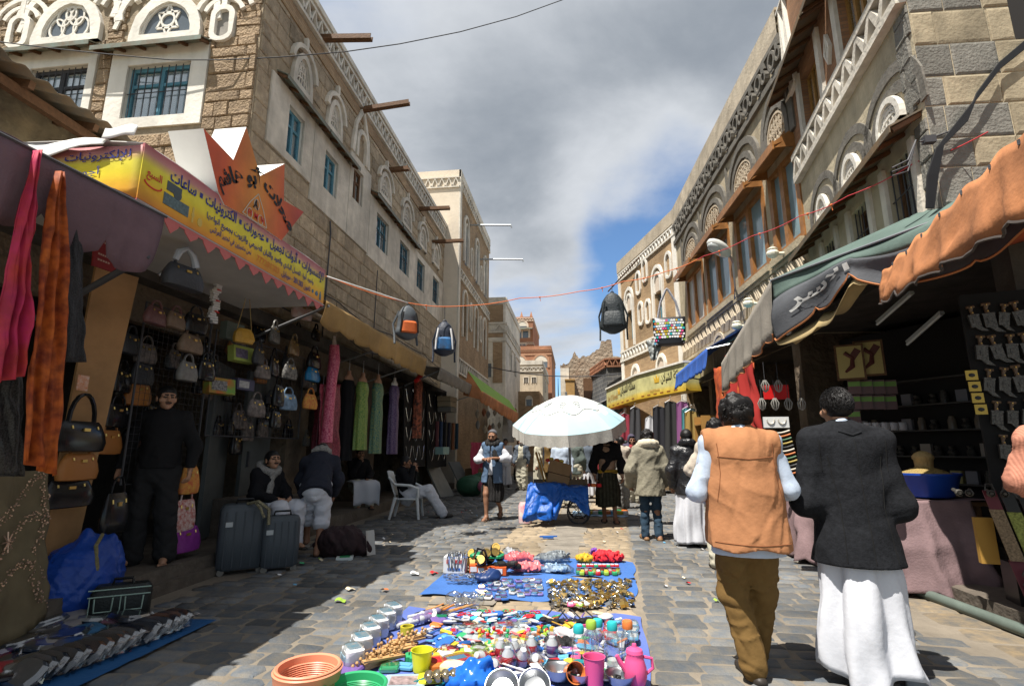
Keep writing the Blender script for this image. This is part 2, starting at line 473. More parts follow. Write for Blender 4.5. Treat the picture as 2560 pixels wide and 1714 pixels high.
# ------------------------------------------------------------------ lettering
AR={'ا':0xFE8D,'أ':0xFE83,'إ':0xFE87,'آ':0xFE81,'ب':0xFE8F,'ة':0xFE93,'ت':0xFE95,'ث':0xFE99,'ج':0xFE9D,'ح':0xFEA1,'خ':0xFEA5,'د':0xFEA9,'ذ':0xFEAB,'ر':0xFEAD,'ز':0xFEAF,'س':0xFEB1,'ش':0xFEB5,'ص':0xFEB9,'ض':0xFEBD,'ط':0xFEC1,'ظ':0xFEC5,'ع':0xFEC9,'غ':0xFECD,'ف':0xFED1,'ق':0xFED5,'ك':0xFED9,'ل':0xFEDD,'م':0xFEE1,'ن':0xFEE5,'ه':0xFEE9,'و':0xFEED,'ى':0xFEEF,'ي':0xFEF1,'ئ':0xFE89,'ء':0xFE80}
RIGHT_ONLY=set('اأإآدذرزوةىء')
def arabic(s):
 """joined letter forms in visual order (Blender does not shape Arabic itself)"""
 s=s.replace('لا','\ue000').replace('لإ','\ue001').replace('لأ','\ue002');LA={'\ue000':0xFEFB,'\ue001':0xFEF9,'\ue002':0xFEF7}
 out=[]
 def joins(c):return c in AR and c not in RIGHT_ONLY
 for i,c in enumerate(s):
  p=s[i-1]if i else ' ';n=s[i+1]if i+1<len(s)else ' '
  pj=joins(p);nj=(n in AR or n in LA)and n!='ء'
  if c in LA:out.append(chr(LA[c]+(1 if pj else 0)));continue
  if c not in AR:out.append(c);continue
  b=AR[c]
  if c in RIGHT_ONLY:out.append(chr(b+(1 if pj and c!='ء' else 0)))
  else:out.append(chr(b+(3 if pj and nj else 1 if pj else 2 if nj else 0)))
 v=''.join(reversed(out));import re
 return re.sub(r'[0-9]+',lambda m:m.group(0)[::-1],v)
def text_tris(s,bold=0.0):
 """flat outline of a line of text: vertices (x, y) and faces, height about 1"""
 cu=bpy.data.curves.new('lettering','FONT');cu.body=s;cu.size=1.0;cu.offset=bold;cu.resolution_u=3
 o=bpy.data.objects.new('lettering',cu);COL.objects.link(o)
 dg=bpy.context.evaluated_depsgraph_get();me=bpy.data.meshes.new_from_object(o.evaluated_get(dg))
 vs=[(v.co.x,v.co.y)for v in me.vertices];fs=[tuple(p.vertices)for p in me.polygons]
 bpy.data.objects.remove(o);bpy.data.curves.remove(cu);bpy.data.meshes.remove(me)
 return vs,fs
def put_text(mb,s,P,a0,a1,z0,z1,d,mi=0,bold=0.01,warp=None):
 """fit a line of text into a rectangle of a surface"""
 vs,fs=text_tris(s,bold)
 if not vs:return mb
 x0=min(v[0]for v in vs);x1=max(v[0]for v in vs);y0=min(v[1]for v in vs);y1=max(v[1]for v in vs)
 pts=[]
 for x,y in vs:
  u,w=(x-x0)/(x1-x0),(y-y0)/max(y1-y0,1e-6);a,z=a0+(a1-a0)*u,z0+(z1-z0)*w
  if warp:a,z=warp(u,w)
  pts.append(P(a,z,d))
 return mb.add(pts,fs,mi)
 # ================================================================== THE GROUND
M_dust=mat('dusty_mortar',(0.24,0.205,0.16),0.95,n=(3,0.35),b=(40,0.35),n2=(0.7,0.25))
M_cob=mat('grey_cobble',(0.094,0.112,0.134),0.78,n=(9,0.3),col2=(0.175,0.16,0.135),b=(45,0.45),var=0.38,n2=(0.8,0.35))
M_cobA=mat('grey_cobble_far',(0.094,0.112,0.134),0.78,n=(9,0.3),col2=(0.175,0.16,0.135),b=(45,0.45),var=0.38,attr=True,n2=(0.8,0.35))
M_pav=mat('tan_paver',(0.33,0.262,0.178),0.85,n=(9,0.25),b=(50,0.3),var=0.16,n2=(0.9,0.25))
M_pavA=mat('tan_paver_far',(0.33,0.262,0.178),0.85,n=(9,0.25),b=(50,0.3),var=0.16,attr=True,n2=(0.9,0.25))
M_conc=mat('grey_concrete',(0.24,0.215,0.18),0.9,n=(4,0.35),b=(30,0.3))
M_slab=mat('brown_slab',(0.27,0.205,0.125),0.7,n=(7,0.5),col2=(0.12,0.115,0.105),b=(25,0.5),var=0.25)
ground=MB()
ground.add([(-150,-60,0),(150,-60,0),(150,300,0),(-150,300,0)],[(0,1,2,3)])
ground=tag(ground.build('ground',M_dust),kind='structure')
def cobble_variant(seed,rough=0.15,inset=0.10):
 r=random.Random(seed);top=[];low=[]
 base=[(-.5,-.36),(-.41,-.5),(.41,-.5),(.5,-.36),(.5,.36),(.41,.5),(-.41,.5),(-.5,.36)]
 for x,y in base:
  j=1+r.uniform(-rough,rough);x,y=x*j,y*(1+r.uniform(-rough,rough));low.append((x,y,0))
  top.append((x*(1-inset)+r.uniform(-.02,.02),y*(1-inset*1.3)+r.uniform(-.02,.02),0.72+r.uniform(-.12,.12)))
 vs=low+top+[(r.uniform(-.1,.1),r.uniform(-.1,.1),1.0)]
 fs=[(i,(i+1)%8,8+(i+1)%8,8+i)for i in range(8)]+[(8+i,8+(i+1)%8,16)for i in range(8)]
 return vs,fs
VAR=[cobble_variant(i)for i in range(10)]
def var_meshes(name,m):
 out=[]
 for vs,fs in VAR:
  b=MB();b.add(vs,fs);out.append(b.mesh(name,m,smooth=True))
 return out
def strip_l(y):return-1.38+0.07*(y-4.7)
def strip_r(y):return 0.40+0.073*(y-3.4)
def chan(y):return(-0.42+0.03*(y-9),0.10+0.05*(y-9))
def lay(rows,kind,n_obj,name,m,mA,hz):
 """rows of stones: the ones that show largest as objects, the rest as one mass"""
 rows.sort(key=lambda s:-(s[2]*s[3]/(s[1]**2+s[0]**2)**1.5))
 me=var_meshes(name,m)
 rest=MB()
 for i,(x,y,w,h,a)in enumerate(rows):
  k=random.randrange(10);z=hz*random.uniform(0.75,1.2)
  if i<n_obj:inst(me[k],name,ground,(x,y,-0.003),(random.uniform(-.02,.02),random.uniform(-.02,.02),a),(w,h,z))
  else:
   rest.cur=random.random();c,s_=math.cos(a),math.sin(a)
   rest.add([(x+vx*w*c-vy*h*s_,y+vx*w*s_+vy*h*c,vz*z-0.003)for vx,vy,vz in VAR[k][0]],VAR[k][1])
 if rest.v:tag(rest.build(name+'_mass',mA,ground,smooth=True),kind='stuff')
cob,pav,slb=[],[],[]
y=2.2;row=0
while y<26:
 h=random.uniform(0.16,0.20);x=-4.0+random.uniform(0,0.2)
 xmax=2.75+0.25*math.sin(y)if y<13 else 3.4
 while x<xmax:
  w=random.uniform(0.19,0.34);xc=x+w/2;yc=y+h/2+0.05*math.sin(x*1.3+y*0.7)+random.uniform(-.012,.012)
  if strip_l(yc)-0.02<xc<strip_r(yc)+0.02:x=strip_r(yc)+0.015;continue
  if xc>-3.75+0.02*yc or yc>7:cob.append((xc,yc,w-random.uniform(0.012,0.036),h-random.uniform(0.010,0.032),random.uniform(-.09,.09)))
  x+=w
 y+=h
y=2.2
while y<26:
 h=random.uniform(0.13,0.17);x=strip_l(y)
 while x<strip_r(y)-0.06:
  w=min(random.uniform(0.16,0.28),strip_r(y)-x);xc=x+w/2;c0,c1=chan(y)
  if not(c0<xc<c1 and(y>6.2)):pav.append((xc,y+h/2,w-0.012,h-0.012,random.uniform(-.03,.03)))
  x+=w
 y+=h
y=2.2
while y<9:
 h=random.uniform(0.28,0.45);x=2.8
 while x<5.2:
  w=random.uniform(0.35,0.65);xc=x+w/2
  if xc<3.0 or y<9:slb.append((xc,y+h/2,w-0.025,h-0.025,random.uniform(-.05,.05)-0.1))
  x+=w
 y+=h
lay(cob,'cobble',300,'cobble',M_cob,M_cobA,0.020)
lay(pav,'paver',220,'paver',M_pav,M_pavA,0.014)
lay(slb,'slab',90,'paving_slab',M_slab,M_slab,0.016)
b=MB()
for i in range(24):
 y0,y1=6.2+i*0.8,6.2+(i+1)*0.8-0.012
 b.add([(chan(y0)[0]+random.uniform(-.08,.03),y0,.009),(chan(y0)[1]+random.uniform(-.03,.08),y0,.009),(chan(y1)[1]+random.uniform(-.03,.05),y1,.009),(chan(y1)[0]+random.uniform(-.05,.03),y1,.009)],[(0,1,2,3)])
b.add([(strip_l(4.8)+.05,4.78,.017),(-.75,4.82,.017),(-.72,5.0,.017),(-1.3,5.02,.017)],[(0,1,2,3)])
tag(b.build('channel_cover',M_conc,ground),kind='stuff')
# ================================================================== HOUSE PARTS
M_stone=mat('tan_stone',(0.40,0.29,0.18),0.92,n=(9,0.35),b=(28,1.0,0.05),var=0.2,col2=(0.28,0.20,0.13),n2=(1.2,0.25))
M_stoneA=mat('tan_stone_far',(0.36,0.265,0.165),0.92,n=(9,0.35),b=(28,1.0,0.05),var=0.2,attr=True,col2=(0.26,0.19,0.125),n2=(1.2,0.25))
M_mort=mat('lime_mortar',(0.40,0.32,0.22),0.95,n=(8,0.35),b=(35,0.6),n2=(0.8,0.2))
M_white=mat('white_lime_plaster',(0.80,0.76,0.68),0.9,n=(5,0.10),b=(18,0.35),n2=(0.9,0.15),streak=0.16)
M_white2=mat('dirty_lime_plaster',(0.76,0.70,0.60),0.92,n=(4,0.25),b=(22,0.5),n2=(0.8,0.25),streak=0.2)  # lime plaster with dirt, its colour raised for light bounced off the street
M_beige=mat('beige_mud_plaster',(0.52,0.44,0.33),0.93,n=(3,0.22),b=(20,0.5),n2=(0.7,0.18),streak=0.15)
M_brickL=brickmat('ochre_brick',(0.40,0.28,0.17),(0.31,0.21,0.125),(0.24,0.18,0.12))
M_brickR=brickmat('sand_brick',(0.43,0.29,0.16),(0.33,0.215,0.12),(0.36,0.29,0.2))
M_brickred=brickmat('red_brick',(0.42,0.19,0.105),(0.34,0.15,0.085),(0.30,0.19,0.13))
M_bluewood=mat('blue_painted_wood',(0.10,0.27,0.36),0.55,n=(20,0.3),b=(40,0.2))
M_brownwood=mat('brown_wood',(0.15,0.075,0.035),0.7,n=(18,0.4),b=(30,0.3))
M_orangewood=mat('varnished_orange_wood',(0.38,0.17,0.055),0.42,n=(6,0.35),b=(25,0.15),n2=(1.5,0.25))
M_iron=mat('iron',(0.05,0.05,0.055),0.6)
M_zinc=mat('green_sheet_metal',(0.16,0.20,0.17),0.55,n=(6,0.5),col2=(0.16,0.12,0.08),b=(12,0.2))
M_rust=mat('rusty_sheet',(0.10,0.09,0.07),0.75,n=(5,0.5),col2=(0.17,0.11,0.055),b=(12,0.3))
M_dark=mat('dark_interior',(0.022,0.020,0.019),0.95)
M_dark2=mat('shade_dark_plaster',(0.075,0.065,0.055),0.95,n=(3,0.5),b=(20,0.5))  # the darkness inside the shops is put into this plaster colour
M_greystone=mat('grey_basalt',(0.20,0.19,0.165),0.85,n=(9,0.3),b=(35,0.7),var=0.22)
M_curtain=mat('net_curtain',(0.80,0.84,0.88),0.9)
def glassmat(name,tint,refl=0.18,rough=0.03):
 m=bpy.data.materials.new(name);m.use_nodes=True;t=m.node_tree;t.nodes.remove(t.nodes['Principled BSDF']);L=t.links.new
 tr=t.nodes.new('ShaderNodeBsdfTransparent');tr.inputs[0].default_value=(*tint,1)
 gl=t.nodes.new('ShaderNodeBsdfGlossy');gl.inputs['Roughness'].default_value=rough
 fz=t.nodes.new('ShaderNodeLayerWeight');fz.inputs[0].default_value=0.35
 ad=t.nodes.new('ShaderNodeMath');ad.operation='MULTIPLY_ADD';L(fz.outputs['Facing'],ad.inputs[0]);ad.inputs[1].default_value=0.75;ad.inputs[2].default_value=refl;ad.use_clamp=True
 mx=t.nodes.new('ShaderNodeMixShader');L(ad.outputs[0],mx.inputs[0]);L(tr.outputs[0],mx.inputs[1]);L(gl.outputs[0],mx.inputs[2])
 L(mx.outputs[0],t.nodes['Material Output'].inputs[0])
 return m
M_glass=glassmat('window_glass',(0.85,0.9,0.92),0.06)
M_film=glassmat('clear_plastic',(0.93,0.95,0.96),0.10,0.12)
M_blueglass=mat('painted_blue_glass',(0.22,0.33,0.37),0.12,n=(1.5,0.3),spec=0.6)
M_frost=mat('frosted_glass',(0.55,0.55,0.52),0.4)
M_lattice=mat('plaster_lattice',(0.55,0.46,0.34),0.9,n=(6,0.2))
def wall(mb,fr,a0,a1,z0,z1,holes=(),rev=0.22,mi=0,mr=None,d=0.0):
 xs=sorted({a0,a1,*[v for h in holes for v in(h[0],h[1])if a0<v<a1]});zs=sorted({z0,z1,*[v for h in holes for v in(h[2],h[3])if z0<v<z1]})
 for i in range(len(xs)-1):
  for j in range(len(zs)-1):
   am,zm=(xs[i]+xs[i+1])/2,(zs[j]+zs[j+1])/2
   if any(h[0]<am<h[1]and h[2]<zm<h[3]for h in holes):continue
   mb.add([fr.P(xs[i],zs[j],d),fr.P(xs[i+1],zs[j],d),fr.P(xs[i+1],zs[j+1],d),fr.P(xs[i],zs[j+1],d)],[(0,1,2,3)],mi)
 for h in holes:
  q=[(h[0],h[2]),(h[1],h[2]),(h[1],h[3]),(h[0],h[3])]
  for k in range(4):
   p,r=q[k],q[(k+1)%4]
   mb.add([fr.P(p[0],p[1],d),fr.P(p[0],p[1],d-rev),fr.P(r[0],r[1],d-rev),fr.P(r[0],r[1],d)],[(0,1,2,3)],mi if mr is None else mr)
 return mb
def carcass(mb,fr,a0,a1,z0,z1,dep,mi=0,ends=(0,1)):
 """roof, back and ends of a house behind its front wall"""
 p=[fr.P(a0,z0,0),fr.P(a1,z0,0),fr.P(a1,z0,-dep),fr.P(a0,z0,-dep),fr.P(a0,z1,0),fr.P(a1,z1,0),fr.P(a1,z1,-dep),fr.P(a0,z1,-dep)]
 return mb.add(p,[(4,5,6,7),(2,3,7,6)]+([(1,2,6,5)]if 1 in ends else[])+([(3,0,4,7)]if 0 in ends else[]),mi)
def arc(ac,zb,rx,rz,t0=0.0,t1=180.0,n=13):
 return[(ac+rx*math.cos(R(t0+(t1-t0)*i/(n-1))),zb+rz*math.sin(R(t0+(t1-t0)*i/(n-1))))for i in range(n)]
def window(fr,house,a0,a1,z0,z1,m,dep=0.16,nv=2,tz=0.34,bw=0.05,bars=0,curtain=True,glass=None,label=None):
 """sash frame with real panes, set back in its opening; bars and curtain where the photo has them"""
 b=MB();d=-dep
 b.fbox(fr,a0,a0+bw,z0,z1,d-.05,d);b.fbox(fr,a1-bw,a1,z0,z1,d-.05,d)
 b.fbox(fr,a0+bw,a1-bw,z0,z0+bw,d-.05,d);b.fbox(fr,a0+bw,a1-bw,z1-bw,z1,d-.05,d)
 cols=[a0+bw+(a1-a0-2*bw)*i/nv for i in range(nv+1)]
 for c in cols[1:-1]:b.fbox(fr,c-bw*.6,c+bw*.6,z0+bw,z1-bw,d-.05,d+.004)
 zt=z1-(z1-z0)*tz if tz else None
 for i in range(nv):
  l,r=cols[i]+(bw*.6 if i else 0),cols[i+1]-(bw*.6 if i<nv-1 else 0)
  if zt:b.fbox(fr,l,r,zt-bw*.4,zt+bw*.4,d-.045,d-.003)
 w=b.build('window',m,house)
 if label:w['label']=label
 for i in range(nv):
  for(p,q)in(((z0+bw,zt-bw*.4),(zt+bw*.4,z1-bw))if zt else((z0+bw,z1-bw),)):
   g=MB();g.fbox(fr,cols[i],cols[i+1],p,q,d-.03,d-.024);g.build('pane',glass or M_glass,w)
 if curtain:
  g=MB();n=24
  g.grid(lambda u,v:fr.P(a0+(a1-a0)*u,z0+(z1-z0)*v,d-.05+.008*math.sin(u*40)+.005*math.sin(u*93+v*3)),n*2,3);g.build('curtain',M_curtain,w,smooth=True)
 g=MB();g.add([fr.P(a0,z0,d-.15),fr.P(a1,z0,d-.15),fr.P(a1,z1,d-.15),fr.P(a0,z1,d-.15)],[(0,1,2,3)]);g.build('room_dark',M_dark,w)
 if bars:
  g=MB()
  for i in range(bars):a=a0+(a1-a0)*(i+.5)/bars;g.tube([fr.P(a,z0,-.03),fr.P(a,z1,-.03)],.008,5)
  g.tube([fr.P(a0,(z0+z1)/2,-.03),fr.P(a1,(z0+z1)/2,-.03)],.008,5)
  g.build('window_bars',M_iron,w)
 return w
def fan(fr,house,ac,zb,w,h,ring=0.12,kind='star',m=None,d=0.07,foot=0.05,sill=0.14,outer=None):
 """half-round plaster window: raised white surround, tracery and panes behind it"""
 m=m or M_white;rx=w/2
 b=MB()
 pts=[(ac+rx+ring/2,zb-sill)]+arc(ac,zb,rx+ring/2,h+ring/2)+[(ac-rx-ring/2,zb-sill)]
 b.band(pts,ring,fr.P,-.02,d);b.fbox(fr,ac-rx-ring,ac+rx+ring,zb-sill,zb,-.02,d+.004)
 f=b.build('arched_window',m,house)
 b=MB();t=0.022+0.01*w
 if kind=='star':
  for k in range(6):
   A=R(90+60*k);c=(ac,zb+h*.48);r=h*.5;q=(c[0]+r*math.cos(A)*rx/h*.95,c[1]+r*math.sin(A));A2=A+R(120);q2=(c[0]+r*math.cos(A2)*rx/h*.95,c[1]+r*math.sin(A2))
   b.band([q,q2],t,fr.P,0,.03)
  b.band(arc(ac,zb+h*.48,h*.2,h*.2,0,360,13)[:-1],t,fr.P,0,.032,close=True)
 elif kind=='flower':
  for q,(ca,cz,rr)in enumerate(((0,.34,.30),(-.48,.30,.30),(.48,.30,.30),(-.26,.64,.28),(.26,.64,.28),(0,.74,.2))):b.band(arc(ac+ca*rx,zb+cz*h,rr*rx,rr*h,0,360,15)[:-1],t,fr.P,0,.03+.0007*q,close=True)
 elif kind=='mesh':
  for k in range(5):u=-0.8+0.4*k;b.band([(ac+rx*u,zb),(ac+rx*u*.4,zb+h*math.sqrt(max(0.05,1-u*u*.5)))],t,fr.P,0,.03)
  for k in range(3):b.band(arc(ac,zb+.06+h*.22*k,rx*(.8-.2*k),h*.22,0,180,7),t,fr.P,0,.034)
 b.band(arc(ac,zb,rx-t/2,h-t/2),t,fr.P,0,.034)
 b.build('tracery',m,f)
 g=MB();g.prism([(ac+rx,zb)]+arc(ac,zb,rx,h)[1:-1]+[(ac-rx,zb)],fr.P,.002,.010);g.build('pane',mat('dark_glass',(0.10,0.12,0.14),0.15,spec=0.6),f)
 return f
def metal_awning(fr,house,a0,a1,z,out=0.4,drop=0.12,m=None,name='awning',curl=0.06):
 m=m or M_zinc;b=MB()
 b.hexa([fr.P(a0,z,out),fr.P(a1,z,out),fr.P(a1,z+drop,0),fr.P(a0,z+drop,0),fr.P(a0,z+.02,out),fr.P(a1,z+.02,out),fr.P(a1,z+drop+.02,0),fr.P(a0,z+drop+.02,0)])
 b.fbox(fr,a0,a1,z-curl,z+.018,out+.001,out+.012)
 o=b.build(name,m,house)
 b=MB();n=max(2,int((a1-a0)/.35))
 for i in range(n+1):
  a=a0+.04+(a1-a0-.08)*i/n
  b.bar(fr.P(a,z-.03+drop,0),fr.P(a,z-.025,out-.03),.035,.045)
 b.split('bracket',M_brownwood,o)
 return o
def zigzag(mb,fr,a0,a1,z0,z1,pitch,w=0.05,d0=0.0,d1=0.06,rail=0.05,mi=0):
 if rail:mb.fbox(fr,a0,a1,z0,z0+rail,d0,d1,mi);mb.fbox(fr,a0,a1,z1-rail,z1,d0,d1,mi)
 n=max(1,int((a1-a0)/pitch));p=(a1-a0)/n;l,h=z0+rail,z1-rail
 for i in range(n):
  a=a0+i*p;mb.band([(a,l),(a+p/2,h),(a+p,l)],w,fr.P,d0,d1*.93,mi)
 return mb
STONES=[]
for i in range(6):
 r=random.Random(50+i);b=MB();j=lambda q=.02:r.uniform(-q,q)
 back=[(-.5,0,-.5),(.5,0,-.5),(.5,0,.5),(-.5,0,.5)]
 mid=[(x*(.985+j(.01)),-.6+j(.1),z*(.975+j(.015)))for x,_,z in back]
 fro=[(x*(.90+j(.03)),-1+j(.22),z*(.84+j(.05)))for x,_,z in back]
 b.add(back+mid+fro+[(j(.15),-1.0+j(.3),j(.15))],[(i,(i+1)%4,4+(i+1)%4,4+i)for i in range(4)]+[(4+i,4+(i+1)%4,8+(i+1)%4,8+i)for i in range(4)]+[(8+i,8+(i+1)%4,12)for i in range(4)])
 STONES.append(b)
def masonry(fr,house,a0,a1,z0,z1,ch,wr,holes,m,mA=None,limit=400,name='stone',dep=0.03,pick=None):
 """courses of single stones laid round the openings"""
 cells=[];z=z0
 while z<z1-0.05:
  h=min(random.uniform(*ch),z1-z)
  if z1-z-h<0.08:h=z1-z
  a=a0-random.uniform(0,wr[0])
  while a<a1-0.02:
   w=random.uniform(*wr);l,r=max(a,a0),min(a+w,a1);a+=w
   if r-l<0.05:continue
   for q in holes:
    if z+h*.5>q[2]and z+h*.5<q[3]:
     if l<q[0]<r and r<=q[1]+.001:r=q[0]
     elif l<q[1]<r and l>=q[0]-.001:l=q[1]
     elif l>=q[0]and r<=q[1]:l=r
     elif l<q[0]and r>q[1]:cells.append((q[1],r,z,z+h));r=q[0]
   if r-l>0.04:cells.append((l,r,z,z+h))
  z+=h
 cells.sort(key=lambda c:(fr.P(c[0],c[2])-EYE).length-3*(c[1]-c[0]))
 meshes={}
 rest=MB();rz=math.atan2(fr.ex.y,fr.ex.x)
 for i,(l,r,p,q)in enumerate(cells):
  k=random.randrange(6);c=fr.P((l+r)/2,(p+q)/2,-.004);sc=(r-l-.008,dep*random.uniform(.75,1.35),q-p-.008)
  mm=pick((l+r)/2,(p+q)/2)if pick else m
  if i<limit:
   key=(k,mm.name)
   if key not in meshes:meshes[key]=STONES[k].mesh(name,mm)
   inst(meshes[key],name,house,c,(0,0,rz),sc)
  else:
   rest.cur=random.random();Mx=Matrix.LocRotScale(c,Matrix.Rotation(rz,3,'Z').to_quaternion(),Vector(sc))
   rest.add([Mx@Vector(v)for v in STONES[k].v],STONES[k].f)
 if rest.v:tag(rest.build('stone_mass',mA or m,house),kind='stuff')
 # ================================================================== LEFT: CORNER HOUSE OF TAN STONE
LF=Fr((-4.75,6.5),(1,0));LS=Fr((-4.75,6.5),(0,1))
house1=thing('stone_house','tan stone corner house with white plastered windows above the yellow shop sign','house',(-4.75,6.5,0))
H1=9.62
fw=[(-2.2,-1.1,6.38,7.32),(-3.98,-2.92,6.45,7.44)]
sw=[(0.90,1.41,6.24,7.12),(2.22,2.78,6.29,7.08),(3.5,4.02,6.72,7.5),(4.92,5.75,6.2,7.05),(6.65,7.5,6.2,7.05),(8.25,9.05,6.2,7.12),(10.05,10.85,6.25,7.15)]
b=MB()
wall(b,LF,-6.5,0,3.1,10.6,fw,rev=.3,mi=0,mr=1)
wall(b,LS,0,11.5,3.1,10.6 if False else H1,sw,rev=.3,mi=0,mr=1)
carcass(b,LS,0,14.5,3.1,H1-.03,6.0,ends=(1,))
b.build('wall',[M_mort,M_white],house1)
# plaster panels round the windows
def panel(fr,house,poly,holes,m,d=0.035):
 b=MB();a0,a1,z0,z1=poly;wall(b,fr,a0,a1,z0,z1,holes,rev=d+.01,d=d)
 for p,q in(((a0,z0),(a1,z0)),((a1,z0),(a1,z1)),((a1,z1),(a0,z1)),((a0,z1),(a0,z0))):
  b.add([fr.P(p[0],p[1],d),fr.P(p[0],p[1],-.01),fr.P(q[0],q[1],-.01),fr.P(q[0],q[1],d)],[(0,1,2,3)])
 return b.build('plaster_surround',m,house)
panel(LF,house1,(-2.5,-0.82,6.2,7.68),[fw[0]],M_white)
panel(LF,house1,(-4.45,-2.78,6.2,7.80),[fw[1]],M_white)
panel(LS,house1,(0.36,1.75,6.1,7.35),[sw[0]],M_white2)
panel(LS,house1,(1.77,3.30,5.8,7.35),[sw[1]],M_white2)
panel(LS,house1,(3.32,4.45,5.8,7.75),[sw[2]],M_white2)
panel(LS,house1,(4.47,11.4,5.75,7.3),sw[3:],M_white2)
window(LF,house1,*fw[0],M_bluewood,dep=.06,bars=9,bw=.065,label='blue wooden window behind thin bars')
window(LF,house1,*fw[1],M_iron,dep=.06,bars=9,bw=.06)
for i,q in enumerate(sw):window(LS,house1,*q,M_brownwood if i==2 else M_bluewood,dep=.05,nv=2,bw=.055,bars=0 if i<3 else 6)
metal_awning(LF,house1,-2.70,-0.80,7.54,.24,.10);metal_awning(LF,house1,-4.6,-2.74,7.66,.24,.10)
metal_awning(LS,house1,0.5,2.0,7.36,.20,.10);metal_awning(LS,house1,2.04,3.45,7.36,.20,.10);metal_awning(LS,house1,4.5,6.3,7.32,.2,.1);metal_awning(LS,house1,6.4,8.1,7.32,.2,.1)
fan(LF,house1,-3.42,7.98,0.92,0.62,ring=.17,kind='flower',sill=.12);fan(LF,house1,-1.62,7.84,0.90,0.58,ring=.17,kind='star',sill=.12)
for ac,w in((1.2,.46),(2.48,.44),(5.35,.66),(7.1,.66),(8.7,.62),(10.3,.6)):fan(LS,house1,ac,7.66,w,.56,ring=.10,kind='mesh',m=M_white2,sill=.1)
b=MB()  # tall hooded niche between the windows
b.band([(3.55,7.75)]+arc(3.8,8.15,.25,.3,180,0,9)+[(4.05,7.75)],.1,LS.P,-.01,.08);b.band([(3.35,7.75),(3.45,8.5),(3.7,8.95)],.12,LS.P,-.01,.07);b.band([(4.2,7.75),(4.12,8.4),(3.8,8.95)],.12,LS.P,-.01,.07)
b.split('plaster_niche',M_white2,house1)
b=MB()  # hood mouldings over each arched window on the street side
for ac,w in((1.2,.46),(2.48,.44),(5.35,.66),(7.1,.66),(8.7,.62),(10.3,.6)):
 b.band(arc(ac,8.0,w/2+.17,.42,0,180,11),.08,LS.P,-.01,.1);b.band([(ac,8.42),(ac,8.66)],.07,LS.P,-.01,.09)
b.split('hood_mould',M_white2,house1)
b=MB()  # white loops of lime plaster over the front windows
for ac,zb in((-3.42,7.98),(-1.62,7.84)):
 b.band(arc(ac,zb+.42,.86,.62,-8,188,17),.10,LF.P,-.01,.06);b.band(arc(ac,zb+.34,1.0,.92,5,175,17),.09,LF.P,-.01,.058)
 b.band([(ac+.86,zb+.40),(ac+.90,zb+.18)],.09,LF.P,-.01,.056);b.band([(ac-.86,zb+.40),(ac-.92,zb+.18)],.09,LF.P,-.01,.056)
for ac,zb in((-0.63,7.95),(-4.34,8.2),(-2.52,8.3)):
 if ac>-2 or ac<-4:
  b.band(arc(ac,zb+.12,.16,.14,0,180,9)+arc(ac,zb-.2,.16,.12,180,360,9),.09,LF.P,-.01,.075,close=True)
 b.band([(ac,zb+.28),(ac,zb+.62)],.09,LF.P,-.01,.066)
 for s in(.34,.5):b.band(arc(ac,zb+.1,s,s*1.02,20,160,11),.075,LF.P,-.01,.062)
b.split('plaster_loop',M_white,house1)
b=MB()
for ac,zb in((-0.63,7.95),(-4.34,8.2)):b.prism(arc(ac,zb+.12,.12,.10,0,180,7)+arc(ac,zb-.2,.12,.09,180,360,7),LF.P,.001,.012)
b.split('niche_recess',mat('grey_plaster',(0.30,0.28,0.25),0.9,n=(6,0.3)),house1)
b=MB();b.fbox(LS,0.02,13.5,8.72,8.98,-.02,.03);b.build('thin_brick_course',M_brickL,house1)
b=MB();zigzag(b,LS,0.02,11.5,9.02,9.5,.24,.06,.0,.085,.07);b.fbox(LS,-.05,11.5,H1-.1,H1+.02,-.4,.12);b.build('parapet_band',M_white2,house1)
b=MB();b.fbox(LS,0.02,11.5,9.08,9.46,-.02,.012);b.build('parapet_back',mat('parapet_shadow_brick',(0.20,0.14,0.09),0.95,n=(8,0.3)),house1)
hol=[(-2.52,-0.8,6.18,7.7),(-4.47,-2.74,6.18,7.82),(-2.35,-0.95,7.7,8.6),(-4.2,-2.7,7.82,8.75),(-.83,-.42,7.6,8.3)]
masonry(LF,house1,-6.3,-0.01,3.2,8.0,(.17,.33),(.22,.78),hol,M_stone,M_stoneA,170,dep=.035)
masonry(LF,house1,-6.3,-0.01,8.0,10.5,(.10,.13),(.18,.36),hol[2:],M_stone,M_stoneA,60,name='thin_stone',dep=.03)
hol=[(0.34,1.76,6.08,7.6),(1.76,3.31,5.78,7.6),(3.31,4.46,5.78,8.3),(4.46,11.5,5.73,7.5)]+[(ac-w/2-.12,ac+w/2+.12,7.5,8.35)for ac,w in((1.2,.46),(2.48,.44),(5.35,.66),(7.1,.66),(8.7,.62),(10.3,.6))]
M_stoneS=mat('bounce_lit_brown_stone',(0.54,0.43,0.30),0.92,n=(7,0.35),b=(28,0.9,0.04),var=0.2,n2=(0.6,0.3),streak=0.2)  # shaded street side: stone colour raised to stand in for bounced light
M_stoneSA=mat('bounce_lit_brown_stone_far',(0.52,0.42,0.295),0.92,n=(7,0.35),b=(28,0.9,0.04),var=0.2,attr=True,n2=(0.6,0.3))
masonry(LS,house1,0.02,11.5,3.2,8.7,(.24,.32),(.34,.62),hol,M_stoneS,M_stoneSA,130,name='street_stone',dep=.022)
